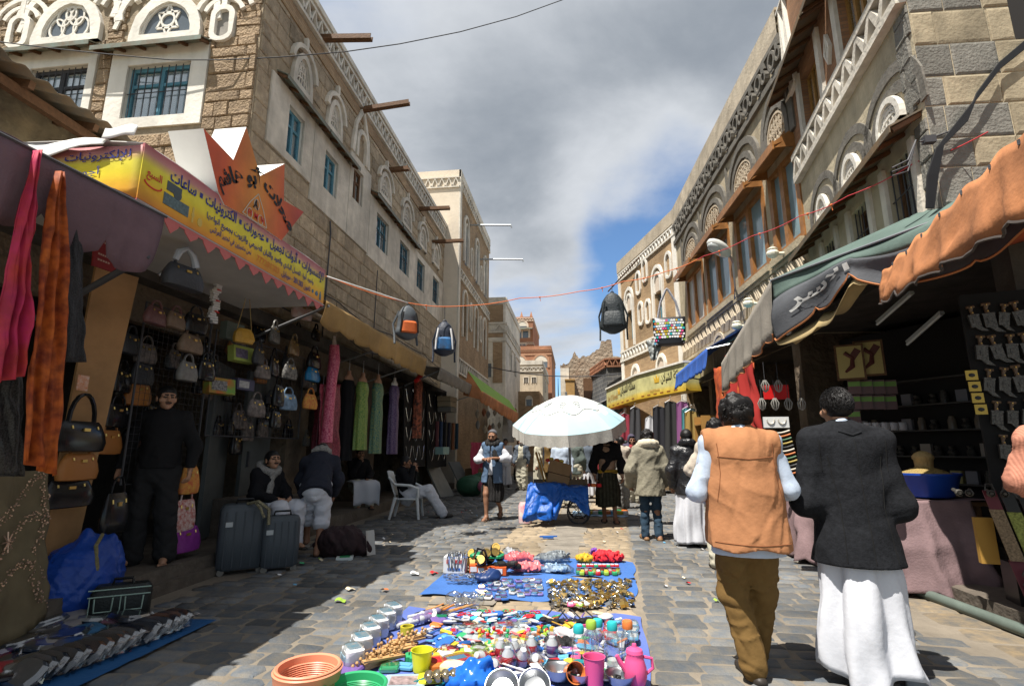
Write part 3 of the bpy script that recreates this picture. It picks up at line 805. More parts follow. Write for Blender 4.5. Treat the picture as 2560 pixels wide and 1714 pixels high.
for a,z,L,rx in((1.72,9.15,1.05,-.10),(3.72,9.0,1.15,.10),(5.6,8.55,.55,.02),(8.3,8.75,1.0,-.02),(9.9,8.3,1.1,0.0)):
 b=MB();p,q=LS.P(a,z,-.05),LS.P(a,z+rx,L);up=Vector((0,0,1))
 for s in(-1,1):b.bar(p+LS.ex*(.05*s),q+LS.ex*(.05*s),.018,.1)
 b.bar(p-up*.04,q-up*.04,.11,.02);b.build('rain_spout',M_brownwood,house1)
b=MB();b.tube([LS.P(2.62,3.3,.03),LS.P(2.62,5.5,.05),LS.P(2.6,5.75,.03)],.014,6);b.tube([LS.P(5.1,3.4,.03),LS.P(5.1,5.6,.05)],.010,6);b.split('drainpipe',M_iron,house1)
b=MB()
for z0,sg in((3.95,.12),(3.75,.2),(4.25,.08)):b.tube([LS.P(a,z0-sg*math.sin(PI*(a%3.1)/3.1)+.04*math.sin(a),.05)for a in np.linspace(.1,11,40)],.012,4)
b.split('cable',M_iron,house1)
# ------------------------------------------------------------------ left: set-back upper storey, tower house, lanes behind
b=MB();UF=Fr((-5.6,10.6),(0,1));t=thing('roof_storey','set back roof storey with white posts above the stone corner house','house',(-5.6,10.6,0))
wall(b,UF,0,7.4,9.5,10.25,[]);carcass(b,UF,0,7.4,9.5,10.25,4);b.build('wall',M_brickL,t)
b=MB();zigzag(b,UF,0,7.4,9.85,10.2,.26,.05,0,.06,.06)
for a in(0.0,1.4):b.fbox(UF,a,a+.12,9.45,10.35,-.05,.1)
b.build('parapet_band',M_white2,t)
TF=Fr((-5.8,18.0),(1,0));TS=Fr((-4.2,18.0),(0,1))
tower=thing('tower_house','tall brick tower house with blank white side wall and white arched windows','house',(-4.2,18,0))
TH=11.9
tw=[(1.0,1.6,5.6,6.9),(3.3,3.9,5.6,6.9),(5.4,6.0,5.6,6.9)]
b=MB();wall(b,TF,-.6,1.6,0,TH,[],mi=0);carcass(b,TS,0,7.0,0,TH,4,mi=0,ends=(1,));b.build('side_wall',mat('warm_white_plaster',(.68,.59,.47),.9,n=(3,.1),b=(10,.3),n2=(.6,.1)),tower)
b=MB();wall(b,TS,0,7.0,0,TH,tw);b.build('wall',M_brickL,tower)
b=MB();zigzag(b,TF,-.6,1.6,TH-.75,TH-.3,.26,.06,0,.06,.05);zigzag(b,TS,.3,7.0,TH-.75,TH-.3,.3,.06,0,.07,.06)
zigzag(b,TS,.3,7.0,4.0,4.6,.4,.07,0,.07,.07);zigzag(b,TS,.3,7.0,7.6,8.0,.4,.06,0,.07,.06)
b.fbox(TS,0,.3,0,TH,0,.05);b.fbox(TS,0,7.0,TH-.3,TH,-.02,.06)
for ac in(1.3,3.6,5.7):
 for zb,hh in((8.5,1.5),(4.9,.0)):
  if hh:b.band([(ac+.42,zb)]+arc(ac,zb+hh,.42,.5)+[(ac-.42,zb)],.12,TS.P,0,.07);b.band([(ac+.22,zb)]+arc(ac,zb+hh-.1,.22,.3)+[(ac-.22,zb)],.08,TS.P,0,.06)
 b.band([(ac+.4,5.5),(ac+.4,7.0)]+arc(ac,7.0,.4,.4)[1:-1]+[(ac-.4,7.0),(ac-.4,5.5)],.1,TS.P,0,.06)
for ac in(2.45,4.65):
 for zb in(8.6,6.2):b.band(arc(ac,zb+.8,.18,.22)+arc(ac,zb,.18,.14,180,360),.08,TS.P,0,.06,close=True)
b.split('plaster_trim',M_white2,tower)
for q in tw:window(TS,tower,*q,M_bluewood,nv=2,curtain=False)
for ac in(1.3,3.6,5.7):
 g=MB();g.prism([(ac+.2,8.5)]+arc(ac,9.9,.2,.28)+[(ac-.2,8.5)],TS.P,.002,.012);g.build('pane',MATS['dark_glass'],tower)
for a,z,L in((2.0,10.5,1.75),(4.3,9.85,2.0)):
 g=MB();g.tube([TS.P(a,z,-.05),TS.P(a,z-.1,L),TS.P(a,z-.2,L+.02)],.035,6);g.build('rain_pipe',mat('galvanised_pipe',(0.35,0.37,0.38),0.45,metal=.6),tower)
 # ================================================================== RIGHT: HOUSE WITH DARK PENDANTS AND ORANGE WINDOW HOODS
R2=Fr((3.6,17.5),(0.4,-8.6));R1=Fr((4.0,8.9),(-0.128,-1.0));R0=Fr(tuple(R1.P(3.9,0))[:2],(1,0.03))
house2=thing('arcaded_house','beige plastered house with grey arches and orange wooden hoods over tall windows','house',(3.6,17.5,0))
bays=[(0.95,2.75),(3.05,5.0),(5.45,7.1),(7.42,8.56)]
M_tan=mat('tan_lime_render',(0.50,0.42,0.29),0.92,n=(4,0.25),b=(20,0.5),n2=(0.8,0.22),streak=0.2)
M_char=mat('charcoal_render',(0.185,0.17,0.145),0.88,n=(7,0.35),b=(22,0.4),n2=(1.5,0.2))
b=MB();wall(b,R2,-.05,8.6,3.2,9.5,[(p,q,4.92,6.6)for p,q in bays],rev=.22);carcass(b,R2,-.05,8.6,3.2,9.5,5);b.build('wall',M_tan,house2)
b=MB()
b.grid(lambda u,v:R2.P(-.05+8.6*u,8.95+v*(.55+.03*fbm(u*30,1)),.07+.02*fbm(u*25,v*3,2)),60,4);b.fbox(R2,-.05,8.55,9.5,9.56,-.5,.06)
b.build('parapet',M_beige,house2)
b=MB();b.fbox(R2,-.05,8.6,8.22,8.36,0,.075);b.fbox(R2,-.05,8.6,8.86,8.95,0,.09);b.split('dark_cornice',M_char,house2)
for i in range(13):  # pendants like linked rings
 a=.35+i*.66;b=MB()
 b.band(arc(a,8.62,.13,.17,0,360,13)[:-1],.06,R2.P,.01,.11,close=True);b.band(arc(a+.25,8.58,.09,.12,0,360,11)[:-1],.05,R2.P,.01,.10,close=True)
 b.fbox(R2,a+.18,a+.34,8.72,8.86,.01,.10);b.fbox(R2,a-.06,a+.06,8.37,8.44,.01,.10);b.build('pendant',M_char,house2)
for i,(p,q)in enumerate(bays):
 ac,w=(p+q)/2,(q-p)
 if i==3:ac,w=8.05,1.25
 b=MB();sx=1.05 if i<3 else 1.0
 b.band([(ac+w*.5*sx,6.9)]+arc(ac,7.28,w*.5*sx,.78,0,180,19)+[(ac-w*.5*sx,6.9)],.16,R2.P,0,.06)
 b.band([(ac+w*.36,6.9)]+arc(ac,7.26,w*.36,.5,0,180,17)+[(ac-w*.36,6.9)],.12,R2.P,0,.07)
 if i<3:b.band([(p-.18,7.0),(p-.2,8.1)],.07,R2.P,0,.05)
 b.build('arch_band',M_char,house2)
 b=MB();rx,rz=w*.36-.08,.42;T=.026  # pierced plaster fan
 for k in range(7):b.band(arc(ac-rx+rx*2*(k+.5)/7,7.22,.12,.14,0,360,9)[:-1],T,R2.P,.01,.045,close=True)
 for k in range(6):b.band(arc(ac-rx*.85+rx*1.7*(k+.5)/6,7.38,.12,.12,0,360,9)[:-1],T,R2.P,.01,.047,close=True)
 for k in range(4):b.band(arc(ac-rx*.6+rx*1.2*(k+.5)/4,7.52,.12,.10,0,360,9)[:-1],T,R2.P,.01,.046,close=True)
 b.band(arc(ac,7.2,rx,rz,0,180,15),.04,R2.P,.01,.055);f=b.build('pierced_fan',M_lattice,house2)
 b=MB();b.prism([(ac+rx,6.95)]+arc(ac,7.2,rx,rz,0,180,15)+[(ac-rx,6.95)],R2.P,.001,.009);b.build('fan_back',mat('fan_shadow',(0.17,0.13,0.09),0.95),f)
 b=MB();a0,a1=p-.03,min(q+.03,8.6);O=.36  # sloping wooden hood
 b.hexa([R2.P(a0,6.66,O),R2.P(a1,6.66,O),R2.P(a1,6.80,0),R2.P(a0,6.80,0),R2.P(a0,6.72,O),R2.P(a1,6.72,O),R2.P(a1,6.98,0),R2.P(a0,6.98,0)])
 b.fbox(R2,a0,a1,6.58,6.74,O+.001,O+.03);h=b.build('window_hood',M_orangewood,house2)
 b=MB();b.add([R2.P(a0,6.60,O),R2.P(a0,6.86,0),R2.P(a0,6.62,0)],[(0,1,2)]);b.add([R2.P(a1,6.60,O),R2.P(a1,6.86,0),R2.P(a1,6.62,0)],[(0,1,2)]);b.split('hood_cheek',M_orangewood,h,thick=.025)
 b=MB();n=2 if i in(0,3)else 3;n=2;d=.03
 cols=[p+(q-p)*k/n for k in range(n+1)]
 for k,c in enumerate(cols):b.fbox(R2,c-(.0 if k==0 else.07),c+(.14 if k==0 else.07),4.92,6.6,-.10,d)
 b.fbox(R2,p+.14,q-.07,4.92,5.02,-.09,d-.005);b.fbox(R2,p+.14,q-.07,6.5,6.6,-.09,d-.005)
 wdw=b.build('window',M_orangewood,house2)
 for k in range(n):g=MB();g.fbox(R2,cols[k]+.05,cols[k+1]-.03,4.98,6.55,-.06,-.05);g.build('pane',M_blueglass if i>0 else M_frost,wdw)
 b=MB();b.fbox(R2,p-.1,min(q+.1,8.6),4.78,4.92,0,.10);b.build('window_sill',M_tan,house2)
b=MB();b.fbox(R2,-.05,8.6,4.70,4.77,0,.06);b.fbox(R2,-.05,8.6,4.06,4.14,0,.06);b.split('frieze_rail',M_tan,house2)
for i in range(22):  # carved frieze of chevrons between the rails
 a=.0+i*.39;b=MB()
 for k in range(3):b.band([(a+.04+.09*k,4.18),(a+.16+.09*k,4.42),(a+.04+.09*k,4.66)],.035,R2.P,0,.05)
 b.build('frieze_chevron',M_lattice,house2)
b=MB();b.band([(5.9,3.3)]+arc(6.45,3.75,.5,.55,180,0,13)+[(7.0,3.3)],.1,R2.P,0,.07);b.band([(3.3,3.3)]+arc(3.8,3.75,.5,.5,180,0,13)+[(4.3,3.3)],.1,R2.P,0,.07);b.split('relief_arch',M_lattice,house2)
for a,z in((7.95,4.85),(6.6,4.28),(5.85,3.98)):  # white globe lamps
 b=MB();b.ball(R2.P(a,z,.3),(.11,.11,.085),12,8);b.tube([R2.P(a,z,0),R2.P(a,z,.22)],.03,6);b.lathe([(.09,0),(.1,.02),(.06,.05)],10,R2.P(a,z+.06,.3));b.build('globe_lamp',mat('milk_glass',(.72,.68,.56),.3),house2)
 # ------------------------------------------------------------------ right: near house with grey arches and white zigzag band
house3=thing('banded_house','stone house with white zigzag plaster band, striped arches and block quoins','house',tuple(R1.P(3.9,0)))
M_pale=mat('pale_block_render',(0.56,0.48,0.335),0.9,n=(3,0.25),b=(18,0.5),n2=(0.7,0.25),streak=0.22)
lw=[(.75,1.28,3.75,4.4),(1.87,2.44,3.75,4.42),(2.95,3.55,3.70,4.45)];uw=[(.62,1.5,6.5,7.45),(2.35,3.25,6.5,7.45)]
b=MB();wall(b,R1,0,3.9,3.25,5.9,lw,rev=.2);wall(b,R0,0,3.2,3.3,9.6,[]);b.build('wall',M_pale,house3)
b=MB();wall(b,R1,0,3.9,5.9,9.6,uw,rev=.2);b.build('brick_wall',brickmat('russet_brick',(0.36,0.19,0.10),(0.27,0.14,0.075),(0.22,0.15,0.10)),house3)
b=MB();carcass(b,R1,0,3.9,3.25,9.6,4.5,ends=(0,));b.build('roof',M_pale,house3)
b=MB();zigzag(b,R1,0,3.9,5.88,6.40,.36,.115,0,.10,.10);b.build('zigzag_band',M_white2,house3)
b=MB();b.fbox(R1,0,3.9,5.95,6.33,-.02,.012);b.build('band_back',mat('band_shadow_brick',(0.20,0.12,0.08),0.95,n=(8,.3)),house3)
M_amber=mat('amber_wood',(0.36,0.19,0.05),0.5,n=(20,0.35))
for q in uw:
 window(R1,house3,*q,M_amber,dep=.1,nv=4,tz=0,bw=.05,curtain=True)
 b=MB();b.fbox(R1,q[0]-.14,q[0],6.40,7.6,0,.05);b.fbox(R1,q[1],q[1]+.14,6.40,7.6,0,.05);b.split('plaster_jamb',M_white2,house3)
metal_awning(R1,house3,-.15,2.0,7.55,.36,.2,m=M_rust);metal_awning(R1,house3,2.05,3.9,7.55,.36,.2,m=M_rust)
b=MB()
for a in(1.92,):b.band([(a,6.75),(a+.09,6.95),(a,7.2),(a-.09,6.95)],.05,R1.P,0,.05,close=True);b.band([(a,6.8),(a,7.15)],.03,R1.P,0,.045)
b.build('plaster_lozenge',M_white2,house3)
b=MB();zigzag(b,R1,-.05,.5,7.5,9.4,.2,.06,0,.07,.05);b.build('white_ornament',M_white,house3)
for ac,rw in((.97,.25),(2.12,.29),(3.27,.33)):
 b=MB()
 for r,z in((rw+.34,.52),(rw+.12,.30)):b.band([(ac+r,4.72)]+arc(ac,4.92,r,z,0,180,15)+[(ac-r,4.72)],.12,R1.P,0,.02)
 b.build('arch_band',M_char,house3);fan(R1,house3,ac,4.86,rw*1.35,.25,ring=.07,kind='mesh',m=M_white,d=.06,sill=.06)
metal_awning(R1,house3,-.05,3.85,4.52,.30,.14,m=M_rust,name='corrugated_awning')
for i,q in enumerate(lw):window(R1,house3,*q,M_brownwood,dep=.12,nv=2,tz=0,bw=.05,curtain=i==2,bars=5)
b=MB()
for q in lw:b.fbox(R1,q[0]-.12,q[0],3.6,4.5,0,.04);b.fbox(R1,q[1],q[1]+.1,3.6,4.5,0,.04)
b.split('plaster_jamb',M_white2,house3)
M_tanblock=mat('yellow_block',(0.48,0.40,0.27),0.9,n=(6,0.35),b=(30,0.5,0.015),var=0.18,n2=(1.4,.35),streak=.2)
def quoin(a,z):return M_greystone if(a<.6 and int(z/.35)%2==0)or(a<.25 and random.random()<.5)or(a<.9 and random.random()<.08)else M_tanblock
masonry(R0,house3,.0,3.1,3.3,8.7,(.28,.40),(.32,.60),[(.95,1.12,5.35,6.1)],M_tanblock,M_tanblock,110,name='block',dep=.016,pick=quoin)
masonry(R1,house3,3.60,3.9,4.75,5.85,(.24,.26),(.28,.34),[],M_greystone,M_greystone,20,name='quoin',dep=.025)
masonry(R1,house3,3.68,3.9,3.3,4.55,(.27,.29),(.28,.34),[],M_greystone,M_greystone,20,name='quoin',dep=.025)
b=MB();b.fbox(R0,.95,1.12,5.35,6.1,-.2,.004);b.build('slot_window',M_dark,house3)
# ------------------------------------------------------------------ right: brick house further up, stone houses beyond
R3=Fr((2.08,22.8),(1.52,-5.3));house4=thing('brick_house','sand brick house with white arched windows behind the hanging bags','house',(2.08,22.8,0))
b=MB();w3=[(.9,1.35,5.8,7.0),(3.7,4.15,5.8,7.0)]
wall(b,R3,0,5.55,0,9.5,w3);carcass(b,R3,0,5.55,0,9.5,5);b.build('wall',M_brickR,house4)
b=MB();b.fbox(R3,-.03,5.55,9.05,9.55,-.3,.06);b.build('parapet',M_beige,house4)
b=MB();zigzag(b,R3,0,5.55,8.62,9.0,.24,.05,0,.06,.05);zigzag(b,R3,0,5.55,5.0,5.45,.3,.06,0,.07,.07)
b.fbox(R3,0,.28,0,9.0,0,.04);b.fbox(R3,5.25,5.55,0,9.0,0,.04)
for ac in(1.15,3.95):b.band([(ac+.42,5.5)]+arc(ac,7.5,.42,.5)+[(ac-.42,5.5)],.12,R3.P,0,.07);b.band([(ac+.25,7.0)]+arc(ac,7.4,.25,.35)+[(ac-.25,7.0)],.09,R3.P,0,.06)
for ac,zb in((2.2,7.6),(2.9,7.9),(2.3,6.3),(3.0,6.2),(4.9,7.4)):b.band(arc(ac,zb+.5,.2,.28)+arc(ac,zb,.2,.12,180,360),.1,R3.P,0,.06,close=True)
for ac in(1.5,3.9):b.band([(ac+.35,3.6)]+arc(ac,4.2,.35,.45)+[(ac-.35,3.6)],.13,R3.P,0,.07)
b.split('plaster_trim',M_white,house4)
for q in w3:window(R3,house4,*q,M_bluewood,nv=1,curtain=False,glass=M_blueglass)
b=MB()
for ac in(1.5,3.9):b.prism([(ac+.28,3.6)]+arc(ac,4.2,.28,.38)+[(ac-.28,3.6)],R3.P,.002,.014)
for ac in(1.15,3.95):b.prism([(ac+.2,7.05)]+arc(ac,7.4,.2,.3)+[(ac-.2,7.05)],R3.P,.002,.014)
b.split('plaster_niche',mat('shell_plaster',(.62,.52,.42),.9,n=(5,.2)),house4)
b=MB();b.tube([R3.P(-.3,8.3,.4),R3.P(2.6,8.85,.1)],.03,6);b.build('roof_pole',M_brownwood,house4)
def simple_house(name,label,x0,x1,y0,y1,z1,m,bands=(),wins=(),trim=None,par=None,west=False):
 """far house: its face towards us and the side on the street, windows as parts"""
 h=thing(name,label,'house',((x0+x1)/2,y0,0));f=Fr((x0,y0),(1,0));W=x1-x0
 b=MB();wall(b,f,0,W,0,z1,[]);b.add([(x0,y0,0),(x1,y0,0),(x1,y1,0),(x0,y1,0),(x0,y0,z1),(x1,y0,z1),(x1,y1,z1),(x0,y1,z1)],[(4,5,6,7),(1,2,6,5),(3,0,4,7),(2,3,7,6)]);b.build('wall',m,h)
 b=MB();sd=Fr((x0,y1),(0,-1))if west else Fr((x1,y0),(0,1))
 for z,hh,k in bands:
  for fr,L in((f,W),(sd,y1-y0)):
   if k=='z':zigzag(b,fr,0,L,z,z+hh,hh*.8,hh*.16,0,.06,hh*.16)
   else:b.fbox(fr,0,L,z,z+hh,0,.05)
 if b.v:b.split('plaster_band',trim or M_white2,h)
 for(fr,a,z,w,hh,k)in[((f if s=='f' else sd),a,z,w,hh,k)for s,a,z,w,hh,k in wins]:
  b=MB();b.fbox(fr,a-w/2,a+w/2,z,z+hh,0,.012);o=b.build('window',MATS['dark_glass']if k!='n' else M_dark2,h)
  b=MB();t=w*.14
  if k=='a':
   b.band([(a+w/2,z)]+[(a+w/2,z+hh)]+arc(a,z+hh,w/2,w/2)[1:-1]+[(a-w/2,z+hh),(a-w/2,z)],t,fr.P,0,.06)
   b.prism(arc(a,z+hh,w/2-t*.5,w/2-t*.5),fr.P,0,.03,1)
  else:b.fbox(fr,a-w/2-t,a+w/2+t,z+hh,z+hh+t,0,.06);b.fbox(fr,a-w/2-t,a-w/2,z,z+hh,0,.05);b.fbox(fr,a+w/2,a+w/2+t,z,z+hh,0,.05);b.fbox(fr,a-t/3,a+t/3,z,z+hh,.013,.04)
  b.build('window_frame',[trim or M_white2,mat('pale_alabaster',(.55,.50,.42),.6)],o)
 return h,f,sd
 # narrow white and brick house at the lane mouth
h,f,sd=simple_house('narrow_house','narrow white plastered house with brick panels beside the tower house',-4.75,-3.47,26.0,33,9.1,M_white2,bands=((8.75,.35,'p'),(7.2,.55,'z'),(6.75,.2,'p')),wins=(('f',.35,4.9,.5,.7,'a'),('s',2,5.5,.6,.9,'a'),('s',4.2,5.5,.6,.9,'a')))
b=MB();b.fbox(f,.25,1.15,7.78,8.7,0,.02);b.fbox(f,.62,1.12,4.6,6.7,0,.02);b.fbox(f,.25,1.15,6.97,7.18,0,.02);b.split('brick_panel',M_brickL,h)
# red brick tower far behind
h,f,sd=simple_house('red_tower_house','red brick tower house rising behind the roofs at the end of the street',-5.6,-1.9,44,52,10.0,M_brickred,bands=((9.5,.2,'z'),(9.2,.15,'p')),wins=(('f',.9,8.1,1.3,.5,'a'),('f',2.8,8.1,1.3,.5,'a')),trim=mat('brick_trim',(.42,.23,.14),.9,n=(8,.3)))
h,f,sd=simple_house('roof_house','top room of the red brick tower house with a wide hooded window',-5.45,-3.5,44.3,52,12.7,M_brickred,bands=((12.3,.3,'z'),(10.2,.2,'z')),wins=(('f',1.0,10.8,1.1,.62,'r'),('f',1.0,11.75,1.0,.1,'a'),('f',1.0,10.1,.6,.2,'r')),trim=mat('pale_trim',(.58,.46,.36),.9))
b=MB()
for x in(-5.35,-4.5,-3.65):b.add([(x-.13,44.3,12.7),(x+.13,44.3,12.7),(x+.13,44.6,12.7),(x-.13,44.6,12.7),(x,44.45,13.25)],[(0,1,4),(1,2,4),(2,3,4),(3,0,4)])
b.split('roof_horn',M_brickred,h)
metal_awning(f,h,.1,1.95,11.5,.7,.2)
# beige house in front of it
h,f,sd=simple_house('beige_house','beige plastered house with small windows in front of the red tower',-4.3,-2.2,36,43.5,7.4,M_beige,bands=((6.6,.35,'z'),(7.1,.3,'p')),wins=(('f',.95,5.8,.28,.4,'n'),('f',1.5,5.8,.28,.4,'n'),('s',1.5,3.5,.7,1.3,'r'),('s',3.5,3.5,.7,1.3,'r'),('s',3,5.5,.8,.8,'r')))
h,f,sd=simple_house('low_brick_house','low brown brick house with a small arched window behind the umbrella',-3.9,-2.15,32,36,4.8,M_brickL,wins=(('f',1.1,3.9,.4,.4,'a'),))
# right: ruined house and dark stone house
h=thing('ruined_house','ruined brown house with broken roofline beyond the hanging backpack','house',(1.6,30,0))
b=MB();prof=[(-.8,0),(-.8,6.1),(-.3,6.2),(-.1,6.5),(.05,6.9),(.25,6.5),(.8,6.6),(1.3,6.95),(1.55,7.1),(1.6,7.45),(2.18,7.5),(2.25,6.55),(3.2,6.5),(4.0,6.4),(4.0,0)]
prof2=[]
for i in range(len(prof)-1):  # the broken top is worn unevenly
 (a,z),(c,w)=prof[i],prof[i+1]
 for k in range(5 if 0<i<len(prof)-2 else 1):t_=k/5;prof2.append((a+(c-a)*t_,z+(w-z)*t_+(random.uniform(-.07,.07)if k else 0)))
prof2.append(prof[-1]);F6=Fr((0,30),(1,0))
b.prism(prof2,F6.P,-5,0);b.build('wall',mat('rubble_brown',(.28,.20,.14),.95,n=(2.2,.5),col2=(.40,.33,.25),b=(6,1.0,.1),n2=(.6,.3)),h)
b=MB();b.fbox(F6,-.8,-.3,3.0,5.9,0,.05);b.build('plaster_patch',M_white2,h)
b=MB();b.fbox(F6,-.5,.0,3.9,5.1,.0,.7);b.fbox(F6,-.54,.04,5.1,5.17,.0,.75);b.build('wooden_oriel',mat('ochre_board',(.42,.25,.09),.7,n=(4,.3)),h)
b=MB();b.fbox(F6,.5,1.3,4.5,5.2,0,.7);b.hexa([F6.P(.5,4.5,.7),F6.P(1.3,4.5,.7),F6.P(1.3,4.5,0),F6.P(.5,4.5,0),F6.P(.5,4.1,.1),F6.P(1.3,4.1,.1),F6.P(1.3,4.1,0),F6.P(.5,4.1,0)]);b.build('bay_window',M_brownwood,h)
R7=Fr((.95,29.6),(.65,-3.6));h=thing('dark_stone_house','dark basalt house with a red zigzag parapet above the yellow shop board','house',(1.2,28,0));LL=math.hypot(.65,3.6)
b=MB();wall(b,R7,0,LL,0,5.3,[]);carcass(b,R7,0,LL,0,5.3,4,ends=());F7=Fr(tuple(R7.P(LL,0))[:2],(1,0));wall(b,F7,0,3,0,5.3,[]);b.build('wall',brickmat('basalt_courses',(.13,.13,.13),(.10,.10,.10),(.22,.21,.19),.45,.22),h)
b=MB();zigzag(b,R7,0,LL,5.3,5.75,.3,.08,-.1,.1,.08);zigzag(b,F7,0,3,5.3,5.75,.3,.08,-.1,.1,.08);b.split('parapet',M_brickred,h)
b=MB();b.fbox(R7,0,LL,5.31,5.7,-.2,-.02);b.fbox(F7,0,3,5.31,5.7,-.2,-.02);b.build('parapet_back',mat('parapet_dark_brown',(.16,.09,.06),.95),h)  # even dark brown slab behind the red zigzag
# street end: houses closing the view under the umbrella
for i,(x0,x1,y,z,m,lb)in enumerate(((-3.2,-.6,60,6.0,M_beige,'distant beige house closing the street on the shaded side'),(0.4,3.4,58,5.2,M_tan,'distant tan house closing the street on the sunny side'))):
 simple_house('distant_house',lb,x0,x1,y,y+6,z,m,wins=(('f',.8,3.2,.6,.9,'a'),('f',1.9,3.2,.6,.9,'a')))
 # ================================================================== GROUND FLOORS
M_step=mat('worn_step_stone',(0.15,0.125,0.10),0.85,n=(5,0.4),b=(20,0.7),n2=(1.2,.3))
M_rough=mat('rough_brown_wall',(0.19,0.145,0.10),0.95,n=(2.5,0.45),b=(9,1.0,0.06),n2=(.8,.3))  # rough wall in patchy browns
# left row of shops: back wall, party walls and raised floor under the stone house
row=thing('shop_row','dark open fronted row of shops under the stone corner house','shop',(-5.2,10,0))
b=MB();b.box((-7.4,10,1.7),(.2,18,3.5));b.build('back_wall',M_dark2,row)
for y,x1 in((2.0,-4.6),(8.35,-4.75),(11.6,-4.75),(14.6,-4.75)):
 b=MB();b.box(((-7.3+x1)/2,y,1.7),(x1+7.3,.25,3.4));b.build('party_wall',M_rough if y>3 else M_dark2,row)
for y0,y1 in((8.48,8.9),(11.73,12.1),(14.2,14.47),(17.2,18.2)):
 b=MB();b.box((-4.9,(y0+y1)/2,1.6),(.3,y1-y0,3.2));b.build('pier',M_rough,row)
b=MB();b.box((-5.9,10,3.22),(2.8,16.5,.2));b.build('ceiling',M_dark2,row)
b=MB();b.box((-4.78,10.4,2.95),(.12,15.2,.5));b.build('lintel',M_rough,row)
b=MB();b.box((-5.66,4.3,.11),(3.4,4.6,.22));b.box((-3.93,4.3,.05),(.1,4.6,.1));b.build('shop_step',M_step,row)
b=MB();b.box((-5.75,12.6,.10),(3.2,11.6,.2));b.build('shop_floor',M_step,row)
b=MB();b.box((-4.25,6.95,.45),(1.0,.9,.5));b.box((-4.45,7.6,.40),(.8,1.4,.45));b.split('stone_bench',M_step,row)
# steel doors folded open
for y,a in((6.5,20),(7.35,6)):
 b=MB();b.box((-4.72,y,1.35),(.05,.8,2.2),R(a));d_=b.build('steel_door',mat('grey_green_door',(.075,.085,.085),.6,n=(5,.3)),row)
 b=MB();b.box((-4.66,y-.25,1.2),(.05,.03,.22),R(a));b.build('door_bolt',M_iron,d_)
 # storey over the near shop with its rusty lean-to roof
annex=thing('lean_to_annex','shabby mud plastered annex with rusty corrugated lean-to roof over the bag shop','shed',(-5.4,4,0))
b=MB();b.box((-6.6,3.9,4.0),(3.0,4.9,1.25));b.build('wall',mat('ochre_mud',(.30,.23,.13),.95,n=(3,.6),col2=(.10,.08,.055),b=(8,.9,.06)),annex)
b=MB()
def rf(u,v):
 s=.022*math.sin(u*6.28*22);return Vector((-4.55-2.7*v,1.4+4.0*u*(1-.14*v)-.2*v+.3*u*u,4.54+.62*v+s-.03*u+.03*math.sin(u*9)))
b.grid(rf,132,6);b.build('corrugated_roof',M_rust,annex,smooth=True,thick=.006)
b=MB()
for i in range(6):b.bar((-4.62,1.6+i*.62,4.44),(-6.6,1.6+i*.62,4.9),.05,.07)
b.bar((-4.75,1.2,4.41),(-4.75,4.7,4.38),.07,.09);b.split('rafter',M_brownwood,annex)
b=MB()
for k in range(7):
 p0=(-4.9-.05*k,2.2,4.25-.05*k);p1=(-4.95,5.2,3.75+.06*k);pm=((p0[0]+p1[0])/2,3.7,(p0[2]+p1[2])/2-.12*(k%3))
 b.tube([p0,pm,p1],.012,4)
b.split('loose_cable',M_iron,annex)
# right: shop under the banded house and shops under the arcaded house
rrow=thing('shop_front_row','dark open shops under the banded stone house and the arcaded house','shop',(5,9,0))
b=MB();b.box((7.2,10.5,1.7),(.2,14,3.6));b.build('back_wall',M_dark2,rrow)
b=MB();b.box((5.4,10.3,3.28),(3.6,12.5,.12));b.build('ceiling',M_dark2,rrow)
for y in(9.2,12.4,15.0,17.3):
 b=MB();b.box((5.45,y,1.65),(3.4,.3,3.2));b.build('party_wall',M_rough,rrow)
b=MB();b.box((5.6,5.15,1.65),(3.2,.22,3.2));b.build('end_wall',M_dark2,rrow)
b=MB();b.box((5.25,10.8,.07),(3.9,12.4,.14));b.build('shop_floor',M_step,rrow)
# concrete kerb on the right and the pipe beside it
b=MB();b.grid(lambda u,v:Vector((3.36+.9*v+.02*math.sin(u*9),3.0+2.75*u,(.13 if v>.02 else.0)+.012*fbm(u*8,v*4))),14,8)
b.box((3.86,4.4,.02),(.96,2.7,.18));tag(b.build('kerb',mat('kerb_concrete',(.33,.29,.22),.92,n=(5,.3),b=(25,.5),n2=(1.5,.3))),kind='structure')
b=MB();b.tube([(3.24,3.2,.045),(3.22,4.5,.045),(3.13,5.75,.045)],.045,10);tag(b.build('pipe',mat('grey_green_plastic',(.12,.15,.13),.5,n=(4,.3)),smooth=True,angle=50),'long grey green plastic pipe lying along the concrete kerb','pipe')
for i,(x,y,z,w,d)in enumerate(((2.95,8.0,.1,.5,2.0),(2.98,10.2,.1,.5,2.3),(2.95,12.8,.09,.5,2.6))):
 b=MB();b.box((x+.35,y,z/2),(w,d,z));b.build('doorstep',M_step,rrow)
